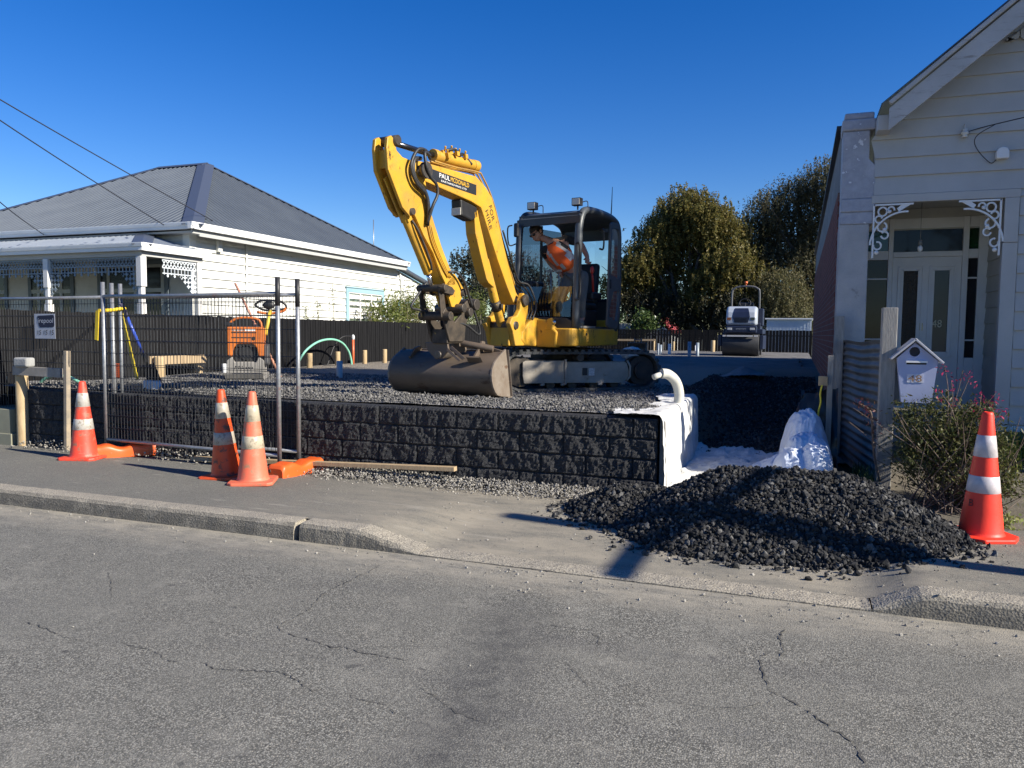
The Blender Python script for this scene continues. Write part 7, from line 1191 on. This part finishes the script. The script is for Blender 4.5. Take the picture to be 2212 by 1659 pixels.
# rail on two posts at the left
pA, pB = at_z(345, 815, 0.8), at_z(430, 806, 0.8); tb = thing('profile_rail', 'heavy pine rail on two stout round posts behind the wire fence', 'rail', (pA.x, pA.y, 0.8)); b = MB(); a, c = at_y(322, 779, pA.y - 0.1), at_y(444, 775, pB.y - 0.1); b.bar(a, c, 0.05, 0.14); b.build('rail', M_TIM, tb, bevel=0.004)
for p, h in ((pA, 0.32), (pB, 0.30)): b = MB(); b.lathe([(0.085, -0.05), (0.085, h), (0.08, h + 0.01), (0.001, h + 0.012)], p, 16); b.build('leg', M_POST, tb)
M_PVC = mat('white_pvc', (0.70, 0.71, 0.70), (0.62, 0.63, 0.62), 5, 0.4); M_PVCG = mat('grey_pvc', (0.26, 0.31, 0.35), (0.22, 0.26, 0.30), 5, 0.4); M_PVCT = mat('grey_green_pvc', (0.36, 0.44, 0.43), (0.32, 0.39, 0.39), 5, 0.45)
def pipe(u, v, vt, hw, m, label, group='upright drain pipes in the lot'):
    p = at_z(u, v, 0.8); top = at_y(u, vt, p.y); r = hw * (p.y / math.cos(YAW)) / FPX * 0.93; b = MB(); h = top.z - 0.8; b.lathe([(r, -0.03), (r, h), (r * 0.86, h), (r * 0.86, h - 0.2)], (p.x, p.y, 0.8), 18); tag(b.build('drain_pipe', m), label, 'pipe', group)
pipe(*zA(822, 1065), zA(0, 762)[1], 7.8, M_PVCT, 'wide grey-green pipe standing in the gravel in front of a pine post')
for x, yb, yt, hw, m, lab in ((518, 945, 645, 24, M_PVCG, 'slim grey pipe, left of the two touching ones'), (585, 942, 682, 34, M_PVCG, 'grey pipe with a sunlit top, right of the two touching ones'), (820, 940, 655, 42, M_PVC, 'white pipe standing alone half in sun'), (1358, 1005, 595, 46, M_PVCG, 'tallest grey pipe left of the yellowish post'), (1522, 850, 700, 16, M_PVC, 'thin white pipe peeping between grey pipe and post'), (1575, 985, 625, 44, M_PVCG, 'grey pipe right of the yellowish post'), (112, 822, 690, 20, M_PVC, 'small white pipe beside the spare bucket'), (665, 840, 610, 7, M_TIMG, 'thin peg standing left of the white pipe')):
    u, v = zB(x, yb); pipe(u, v, zB(0, yt)[1], hw / 11.06 * 0.8848, m, lab)
for u, v, h, lab in ((250, 846, 0.13, 'first white pipe stub from the left behind the wire'), (283, 843, 0.13, 'second white pipe stub behind the wire'), (301, 842, 0.10, 'short white pipe stub beside the spade blade'), (322, 842, 0.13, 'white pipe stub under the spade blade'), (340, 838, 0.09, 'bluish shaded pipe stub right of the spade')):
    p = at_z(u, v + 4, 0.80); b = MB(); b.lathe([(0.055, -0.02), (0.055, h), (0.047, h), (0.047, 0)], (p.x, max(p.y, 7.45), 0.80), 16); tag(b.build('pipe_stub', M_PVC), lab, 'pipe', 'white pipe stubs on the gravel')
p = at_z(487, 806, 0.80); b = MB(); b.lathe([(0.06, -0.02), (0.06, 0.17), (0.05, 0.17), (0.05, 0)], p, 16); tag(b.build('pipe_stub', M_PVC), 'white pipe stub left of the compactor', 'pipe', 'white pipe stubs on the gravel')
hx = -9.75; b = MB(); b.tube(curve_pts([at_x(u, v, hx) for u, v in ((638, 802), (646, 780), (662, 756), (688, 738), (716, 733), (738, 740), (752, 757), (758, 775), (760, 789))], 60), 0.024, 8); tag(b.build('green_hose', mat('mint_green_pipe', (0.25, 0.58, 0.42), (0.2, 0.5, 0.36), 6, 0.4)), 'mint green pipe arching out of the gravel by the black fence', 'pipe')
q = at_x(763, 787, -9.75); b = MB(); b.cyl((q.x, q.y, 0.75), (q.x, q.y, 1.38), 0.028, 12); rs = b.build('conduit_riser', mat('orange_conduit', (0.75, 0.16, 0.06), (0.65, 0.13, 0.05), 6, 0.4)); tag(rs, 'orange conduit riser with taped white top beside the green arch', 'conduit'); b = MB(); b.sphere((q.x, q.y, 1.43), (0.04, 0.04, 0.07), 10, 8); b.build('taped_end', M_PVC, rs)
b = MB(); b.tube(curve_pts([(q.x, q.y, 1.46), at_x(740, 728, -9.8), at_x(722, 748, -9.9), at_x(712, 775, -9.9), at_x(705, 795, -9.9)], 40), 0.012, 6); tag(b.build('black_lead', M_HOSE), 'black cable drooping from the orange conduit top to the ground', 'cable')
p = [at_y(u, v, 7.6) for u, v in ((80, 835), (95, 820), (112, 812), (130, 812), (150, 815), (165, 822), (182, 834))]; b = MB(); b.tube(curve_pts(p, 30), 0.022, 8); tag(b.build('green_hose', MATS['mint_green_pipe']), 'short mint green pipe loop behind the stake at the left', 'pipe')
# spade, yellow tool, orange netting
tp_, bt = at_y(262, 655, 7.22), at_z(338, 833, 0.85); sp_ = thing('spade', 'black-bladed spade with blue handle leaning on the fence posts', 'spade', tuple(bt)); d = (bt - tp_).normalized(); e = bt - d * 0.30; m1 = tp_.lerp(e, 0.22); b = MB(); b.cyl(tp_, m1, 0.020, 10); b.build('grip', mat('purple_grey_grip', (0.12, 0.11, 0.18), rough=0.6), sp_); b = MB(); b.cyl(m1, e.lerp(tp_, 0.2), 0.020, 10); b.build('handle', mat('blue_handle', (0.03, 0.09, 0.55), (0.025, 0.07, 0.4), 9, 0.35), sp_); b = MB(); b.cyl(e.lerp(tp_, 0.2), e, 0.022, 10); sd = d.cross(Vector((0.3, -1, 0.3))).normalized(); b.add([e + sd * 0.09, e - sd * 0.09, bt - sd * 0.085 + d * 0.0, bt + d * 0.05, bt + sd * 0.085, e.lerp(bt, 0.5) + Vector((0, 0.02, 0.0))], [(0, 5, 4), (0, 1, 5), (1, 2, 5), (2, 3, 5), (3, 4, 5)]); b.build('blade', M_BLK, sp_, solid=0.006)
tp_, bt = at_y(258, 660, 7.24), at_y(296, 818, 7.85); b = MB(); b.bar(tp_, bt, 0.055, 0.02, (0, 1, 0)); tag(b.build('yellow_level', mat('yellow_tool', (0.80, 0.62, 0.03), (0.65, 0.5, 0.04), 8, 0.5), bevel=0.006), 'long flat yellow tool leaning beside the blue-handled spade', 'tool')
p = at_z(240, 815, 0.8); b = MB()
for k in range(3):
    for i in range(7): b.bar((p.x - 0.20, p.y - 0.1 + 0.03 * k, 0.82 + i * 0.033), (p.x + 0.30, p.y - 0.1 + 0.03 * k, 0.82 + i * 0.033), 0.008, 0.012)
    for i in range(13): b.bar((p.x - 0.20 + i * 0.042, p.y - 0.1 + 0.03 * k, 0.81), (p.x - 0.20 + i * 0.042, p.y - 0.1 + 0.03 * k, 1.03), 0.014, 0.008, (0, 1, 0))
tag(b.build('orange_netting', mat('orange_barrier_net', (0.75, 0.16, 0.06), (0.6, 0.12, 0.05), 6, 0.6)), 'folded roll of orange barrier netting on the gravel behind the posts', 'netting')
p = at_z(222, 812, 0.8); b = MB(); b.box((p.x, p.y + 0.1, 0.98), (0.30, 0.10, 0.36), Matrix.Rotation(0.2, 3, 'Z')); tag(b.build('timber_offcut', M_TIM, bevel=0.004), 'square pine offcut upright behind the orange netting', 'timber')
# low green-grey box at the far left
b = MB(); b.bb((-10.4, 7.0, 0.03), (-9.62, 7.5, 0.52)); b.bb((-10.4, 6.98, 0.03), (-9.58, 7.52, 0.20)); tag(b.build('plinth', mat('khaki_plaster', (0.30, 0.29, 0.20), (0.25, 0.24, 0.17), 3, 0.85), bevel=0.008), 'khaki rendered fence plinth at the left picture edge', 'plinth')
# white bend pipe on the fabric-wrapped end
b = MB(); P_ = [(-1.21, 8.42, 0.78), (-1.20, 8.42, 0.90), (-1.215, 8.40, 1.01), (-1.25, 8.36, 1.09), (-1.31, 8.30, 1.145), (-1.37, 8.25, 1.155)]; b.tube(curve_pts(P_, 30), 0.054, 18, False); b.tube(curve_pts([Vector(q) for q in P_], 30)[-3:], 0.043, 16, True); bp_ = b.build('bend_pipe', mat('chalky_white_pipe', (0.62, 0.60, 0.52), (0.52, 0.50, 0.42), 9, 0.6, spot=(0.35, 0.3, 0.2), ssc=18, sa=0.64, sb=0.7)); tag(bp_, 'chalky white bent pipe sticking up from the fabric-wrapped wall end', 'pipe'); b = MB(); b.tube([(-1.35, 8.27, 1.15), (-1.41, 8.20, 1.13), (-1.44, 8.17, 1.115)], 0.030, 10); b.build('inner_pipe', MATS['chalky_white_pipe'], bp_)
p = at_z(1588, 850, 0.5); b = MB(); b.grid(lambda u, v: Vector((p.x - 0.5 + 1.0 * u, p.y - 0.3 + 0.6 * v, lot_z(p.x, p.y, False) + 0.04 + 0.16 * math.exp(-((u - 0.62) / 0.22) ** 2 - ((v - 0.5) / 0.3) ** 2) + 0.03 * abs(vnoise(u * 6, v * 6)) + 0.08 * (u - 0.5))) if True else None, 24, 16); tag(b.build('cloth_scrap', mat('grey_felt', (0.16, 0.16, 0.16), (0.22, 0.22, 0.22), 8, 0.9)), 'grey scrap of filter cloth lying on the dark drive gravel', 'cloth')
# spare bucket with white rag, stacked ribbed mats
p = at_z(1372, 774, 0.8); sb = thing('spare_bucket', 'small brown digger bucket standing on the lot behind the tracks', 'bucket', tuple(p)); b = MB(); prf = [(0.0, 0.0), (0.34, 0.02), (0.46, 0.16), (0.44, 0.34), (0.30, 0.50), (0.27, 0.48), (0.40, 0.33), (0.42, 0.17), (0.32, 0.05), (0.0, 0.03)]
b.prism(prf, p, (0, 1, 0), (0, 0, 1), 0.56); b.build('shell', M_RUST, sb, bevel=0.006)
for s in (-0.29, 0.29): b = MB(); b.prism([(0.0, 0.0), (0.34, 0.02), (0.46, 0.16), (0.44, 0.34), (0.30, 0.50)], p + Vector((s, 0, 0)), (0, 1, 0), (0, 0, 1), 0.02); b.build('side_plate', M_RUST, sb)
b = MB()
for s in (-0.1, 0.12): b.prism([(0.28, 0.48), (0.40, 0.40), (0.42, 0.58), (0.34, 0.64)], p + Vector((s, 0, 0)), (0, 1, 0), (0, 0, 1), 0.03)
b.cyl(p + Vector((-0.12, 0.36, 0.58)), p + Vector((0.14, 0.36, 0.58)), 0.025, 10); b.build('hanger', M_RUST, sb)
b = MB(); b.sphere((p.x - 0.06, p.y - 0.28, 0.97), (0.36, 0.2, 0.2), 26, 16); b.v = [q + Vector((0, 0, 1)) * 0.05 * vnoise(q.x * 9, q.z * 11 + q.y * 5) + Vector((0.05, 0.03, 0)) * vnoise(q.z * 12, q.x * 8) for q in b.v]; b.sm = [False] * len(b.sm); tag(b.build('rag_bag', mat('crumpled_white_sack', (0.66, 0.65, 0.60), (0.5, 0.49, 0.45), 8, 0.8)), 'crumpled white sack against the small brown bucket', 'sack')
p = at_z(1300, 764, 0.8); mt = MB()
for i in range(14): mt.bar((p.x - 1.0 + i * 0.16, p.y, 0.83), (p.x - 0.9 + i * 0.16, p.y + 2.4, 0.83), 0.09, 0.05)
mt.bb((p.x - 1.1, p.y, 0.79), (p.x + 1.25, p.y + 2.4, 0.81)); tag(mt.build('ribbed_mat', mat('dark_brown_mat', (0.10, 0.075, 0.065), (0.06, 0.05, 0.045), 6, 0.7)), 'brown ribbed ramp lying flat behind the tracks', 'ramp')
# ================================================================ RIGHT BOUNDARY: iron fence, post, letterbox, bush, grass
q0, q1 = Vector((0.80, 8.16, 0)), Vector((0.52, 10.42, 0)); dd_ = (q1 - q0).normalized(); nn_ = Vector((-dd_.y, dd_.x, 0)); Lf = (q1 - q0).length; irf = thing('iron_fence', 'dark horizontal corrugated iron fence between the letterbox post and the cottage', 'fence', (0.7, 8.2, 0.1)); b = MB()
b.grid(lambda u, v: q0 + dd_ * (Lf * u) + nn_ * (0.012 * math.cos(v * 2 * math.pi * 17) + 0.01 * vnoise(u * 3, v * 3)) + Vector((0, 0, 0.06 + (1.47 - 0.02 * u + 0.012 * math.sin(u * 9)) * v)), 16, 170); b.build('iron_sheet', M_IRONF, irf)
b = MB(); b.bar(q1 + Vector((-0.05, -0.06, 0.1)), q1 + Vector((-0.05, -0.06, 1.82)), 0.13, 0.11); b.build('end_post', M_WOODG, irf, bevel=0.006)
lb = thing('letterbox', 'pale lilac house-shaped wooden letterbox numbered 48 beside the fence post', 'letterbox', (1.03, 8.0, 0.95)); ly = 8.02; lx = 1.03; M_LIL = mat('lilac_paint', (0.40, 0.44, 0.60), (0.34, 0.38, 0.54), 4, 0.6, spot=(0.62, 0.62, 0.64), ssc=13, sa=0.68, sb=0.7)
def ring_front(m, outer, hole, y, t): 
    bmx = bmesh.new(); E_ = []
    for poly in (outer, hole): vs = [bmx.verts.new((p[0], y, p[1])) for p in poly]; E_ += [bmx.edges.new((vs[i], vs[(i + 1) % len(vs)])) for i in range(len(vs))]
    bmesh.ops.triangle_fill(bmx, use_beauty=True, edges=E_); ext = bmesh.ops.extrude_face_region(bmx, geom=list(bmx.faces)); bmesh.ops.translate(bmx, verts=[v for v in ext['geom'] if isinstance(v, bmesh.types.BMVert)], vec=(0, t, 0)); bmesh.ops.recalc_face_normals(bmx, faces=bmx.faces); bmx.verts.index_update(); m.add([v.co.copy() for v in bmx.verts], [[v.index for v in f.verts] for f in bmx.faces]); bmx.free()
o = [(lx - 0.165, 1.375), (lx - 0.115, 0.965), (lx + 0.135, 0.96), (lx + 0.175, 1.355), (lx - 0.02, 1.52)]; hole = [(lx - 0.02 + 0.045 * math.cos(k * 0.3927), 1.435 + 0.045 * math.sin(k * 0.3927)) for k in range(16)]
b = MB(); ring_front(b, o, hole, ly - 0.10, 0.02); b.prism(o, (0, ly + 0.12, 0), (1, 0, 0), (0, 0, 1), 0.02)
for i in (0, 1, 2): p, q = o[i], o[i + 1]; b.add([(p[0], ly - 0.08, p[1]), (q[0], ly - 0.08, q[1]), (q[0], ly + 0.11, q[1]), (p[0], ly + 0.11, p[1])], [(0, 1, 2, 3)])
bx_ = b.build('box_body', M_LIL, lb)
b = MB(); b.bar((lx - 0.22, ly, 1.365), (lx - 0.015, ly, 1.555), 0.28, 0.018, (0, 0, 1)); b.bar((lx - 0.025, ly, 1.555), (lx + 0.215, ly, 1.335), 0.28, 0.018, (0, 0, 1)); b.build('box_roof', mat('pale_roof_board', (0.52, 0.53, 0.58), (0.40, 0.4, 0.42), 6, 0.7), lb, bevel=0.003)
b = MB(); b.bb((lx - 0.09, ly - 0.125, 1.335), (lx + 0.085, ly - 0.10, 1.352)); sl_ = b.build('slot_hood', M_WTXT, lb); b = MB(); b.bb((lx - 0.085, ly - 0.103, 1.318), (lx + 0.08, ly - 0.100, 1.335)); b.build('slot', M_BLK, sl_)
b = MB(); b.bb((lx - 0.075, ly - 0.104, 1.15), (lx + 0.06, ly - 0.1005, 1.23)); pl2 = b.build('number_plate', mat('chipped_white', (0.66, 0.66, 0.68), (0.45, 0.47, 0.6), 20, 0.6), lb); b = MB(); text_into(b, "48", (lx - 0.068, ly - 0.1045, 1.158), (1, 0, 0), (0, 0, 1), 0.062, 0.115, 0.002); b.build('number', mat('brown_brass_number', (0.30, 0.17, 0.09), rough=0.5), pl2)
b = MB(); b.bb((0.735, 7.99, 0.0), (0.865, 8.14, 1.845)); gp = b.build('gate_post', M_WOODG, bevel=0.006); tag(gp, 'tall square weathered grey timber post left of the letterbox', 'post'); b = MB(); b.bb((0.866, 8.03, 0.92), (0.935, 8.10, 1.40)); tag(b.build('batten', M_WOODG, bevel=0.004), 'short dark batten fixing the letterbox to the post', 'batten')
bush = thing('bush', 'leggy salvia bush with red-pink flowers in front of the cottage door', 'bush', (1.3, 7.55, 0.1)); M_TWIG = mat('dry_twig', (0.17, 0.13, 0.10), (0.09, 0.06, 0.05), 10, 0.9); LM_SA = leafmat('salvia_leaf', [(0.022, 0.035, 0.010), (0.05, 0.065, 0.018), (0.09, 0.10, 0.03), (0.14, 0.14, 0.05), (0.06, 0.045, 0.025)], 0.35)
C = clumps([((1.20, 7.62, 0.66), (0.34, 0.30, 0.26)), ((1.50, 7.65, 0.62), (0.28, 0.30, 0.30)), ((1.38, 7.5, 0.40), (0.34, 0.3, 0.22)), ((1.02, 7.55, 0.50), (0.2, 0.25, 0.24)), ((1.45, 7.8, 0.84), (0.20, 0.2, 0.16)), ((1.20, 7.8, 0.90), (0.14, 0.14, 0.16)), ((1.60, 7.45, 0.40), (0.2, 0.22, 0.2)), ((1.0, 7.8, 0.82), (0.14, 0.14, 0.2))], 1500, 0.05, 20, 0.2, 0.2); V, Fq = leaf_quads(C, 0.046, 0.015, 0.1); np_mesh('foliage', V, Fq, LM_SA, bush)
b = MB()
for k in range(150):
    s = Vector((random.gauss(1.32, 0.17), random.gauss(7.5, 0.14), 0.08)); e = Vector((random.gauss(1.32, 0.30), random.gauss(7.55, 0.22), random.uniform(0.25, 0.95))); m_ = s.lerp(e, 0.5) + Vector((random.gauss(0, 0.07), random.gauss(0, 0.07), 0)); b.tube([s, m_, e], [0.006, 0.004, 0.002], 4, False)
b.build('twigs', M_TWIG, bush); b = MB(); fl_ = []
for u, v in ((2040, 790), (2055, 822), (2080, 800), (2095, 815), (2120, 850), (2105, 868), (2140, 872), (2150, 850), (2165, 885), (2062, 860), (2030, 845), (2128, 895)):
    t = at_y(u, v, random.uniform(7.3, 7.8)); s = Vector((1.35 + random.gauss(0, 0.12), 7.55, 0.5)); b.tube(curve_pts([s, s.lerp(t, 0.6) + Vector((0.03, 0, 0.05)), t], 12), [0.003] * len(curve_pts([s, s.lerp(t, 0.6), t], 12)), 4, False); fl_ += [tuple(t + Vector((random.gauss(0, 0.028), random.gauss(0, 0.03), random.uniform(-0.09, 0.015)))) for _ in range(13)]
b.build('flower_stalks', M_TWIG, bush); V, Fq = leaf_quads(np.array(fl_), 0.034, 0.012, 0.4); np_mesh('flowers', V, Fq, leafmat('magenta_flower', [(0.32, 0.01, 0.06), (0.5, 0.02, 0.11), (0.22, 0.02, 0.05)], 0.3), bush)
t = thing('vine', 'thin climbing stem with reddish leaves on the iron fence beside the post', 'vine', (0.74, 7.9, 0.1)); b = MB(); P_ = [at_y(u, v, 7.95) for u, v in ((1900, 1040), (1888, 980), (1885, 930), (1880, 890), (1862, 875))]; b.tube(curve_pts(P_, 30), 0.012, 6); b.build('stem', M_TWIG, t); C = np.array([tuple(P_[random.choice((2, 3, 4))] + Vector((random.gauss(0, 0.035), random.gauss(-0.03, 0.02), random.gauss(0, 0.05)))) for _ in range(90)]); V, Fq = leaf_quads(C, 0.05, 0.012, 0.2); np_mesh('leaves', V, Fq, leafmat('reddish_leaf', [(0.12, 0.02, 0.03), (0.10, 0.06, 0.03), (0.22, 0.04, 0.07)], 0.3), t)
def grass(name, label, pts, hmin, hmax, lm, w=0.004):
    V, F_ = [], []
    for x, y, z in pts:
        h = random.uniform(hmin, hmax); a = random.uniform(0, 6.28); l = random.uniform(0.1, 0.7) * h; n = Vector((-math.sin(a), math.cos(a), 0)) * w; d = Vector((math.cos(a), math.sin(a), 0)); p = Vector((x, y, z)); m_ = p + d * l * 0.35 + Vector((0, 0, h * 0.65)); e = p + d * l + Vector((0, 0, h)); i = len(V); V += [tuple(p - n), tuple(p + n), tuple(m_ + n * 0.8), tuple(m_ - n * 0.8), tuple(e), tuple(e)]; F_ += [(i, i + 1, i + 2, i + 3), (i + 3, i + 2, i + 4, i + 5)]
    tag(np_mesh(name, np.array(V), np.array(F_), lm), label, 'grass', kind='stuff')
LM_G = leafmat('sunny_grass', [(0.10, 0.15, 0.015), (0.20, 0.26, 0.03), (0.30, 0.32, 0.07), (0.38, 0.34, 0.13)], 0.4); gy_ = lambda y: 0.055 + 0.06 * (y - 7.0)
grass('grass', 'rough sunny grass growing against the cottage foundation', [(lambda x, y: (x, y, gy_(y)))(random.uniform(1.7, 5.5), 10.45 - abs(random.gauss(0, 0.75))) for _ in range(5200)], 0.06, 0.34, LM_G); grass('grass', 'tuft of green grass in the gap beside the dark iron fence', [(0.62 + random.gauss(0, 0.06), random.uniform(7.7, 8.6), 0.06) for _ in range(500)], 0.08, 0.28, LM_BR)
p = at_z(2170, 1140, 0.07); C = clumps([((p.x, p.y, 0.13), (0.10, 0.08, 0.05))], 2600, 0.03, 8, -0.2, 0.1); V, Fq = leaf_quads(C, 0.05, 0.026, -0.2); w_ = np_mesh('weed', V, Fq, leafmat('weed_leaf', [(0.16, 0.2, 0.05), (0.28, 0.32, 0.1), (0.35, 0.36, 0.16)], 0.4)); tag(w_, 'pale leafy weed flopping on the path right of the bright cone', 'weed')
# stakes, black film and yellow cord along the boundary
for u, v0, v1, y, lab in ((1795, 768, 985, 8.75, 'taller grey survey stake by the black film on the right boundary'), (1812, 764, 860, 9.3, 'second grey stake just behind the taller one')):
    a, c = at_y(u, v0, y), at_y(u + 2, v1, y); b = MB(); b.bar((a.x, y, 0.05), (a.x, y, a.z), 0.055, 0.03, (0, 1, 0)); tag(b.build('stake', M_WOODG, bevel=0.003), lab, 'stake')
a, c = at_y(1772, 800, 8.9), at_y(1742, 985, 8.75); b = MB(); b.grid(lambda u, v: Vector((0.0 + 0.06 + 0.36 * u - 0.30 * v * (1 - u), 8.95 - 0.25 * v + 0.05 * vnoise(u * 5, v * 5), 1.02 - 0.85 * v + 0.03 * vnoise(u * 7, v * 3) - 0.1 * (1 - u))), 14, 18); tag(b.build('black_film', mat('black_polythene', (0.012, 0.012, 0.013), (0.02, 0.02, 0.02), 5, 0.3)), 'black plastic film draped on the boundary stake', 'film')
a = at_y(1778, 823, 8.7); b = MB(); b.box((a.x, 8.72, a.z), (0.09, 0.05, 0.10)); tag(b.build('wood_block', M_TIM, bevel=0.004), 'small pine block nailed to the taller stake', 'block'); b = MB(); b.tube(curve_pts([at_y(u, v, 8.68) for u, v in ((1776, 832), (1772, 850), (1773, 868), (1769, 885), (1766, 905))], 24), 0.010, 6); tag(b.build('yellow_rope', MATS['yellow_tool']), 'short yellow rope hanging below the pine block', 'rope')
b = MB()
for i in range(7): x = 0.02 + 0.05 * (i % 2); b.bb((x, 9.6 + i * 2.2, 0.1), (x + 0.05, 9.6 + i * 2.2 + 2.1, 0.62 + 0.04 * i))
tag(b.build('edging_boards', mat('dark_wet_timber', (0.03, 0.03, 0.032), (0.06, 0.058, 0.055), 6, 0.8)), 'dark timber edging boards along the drive below the brick wall', 'edging')
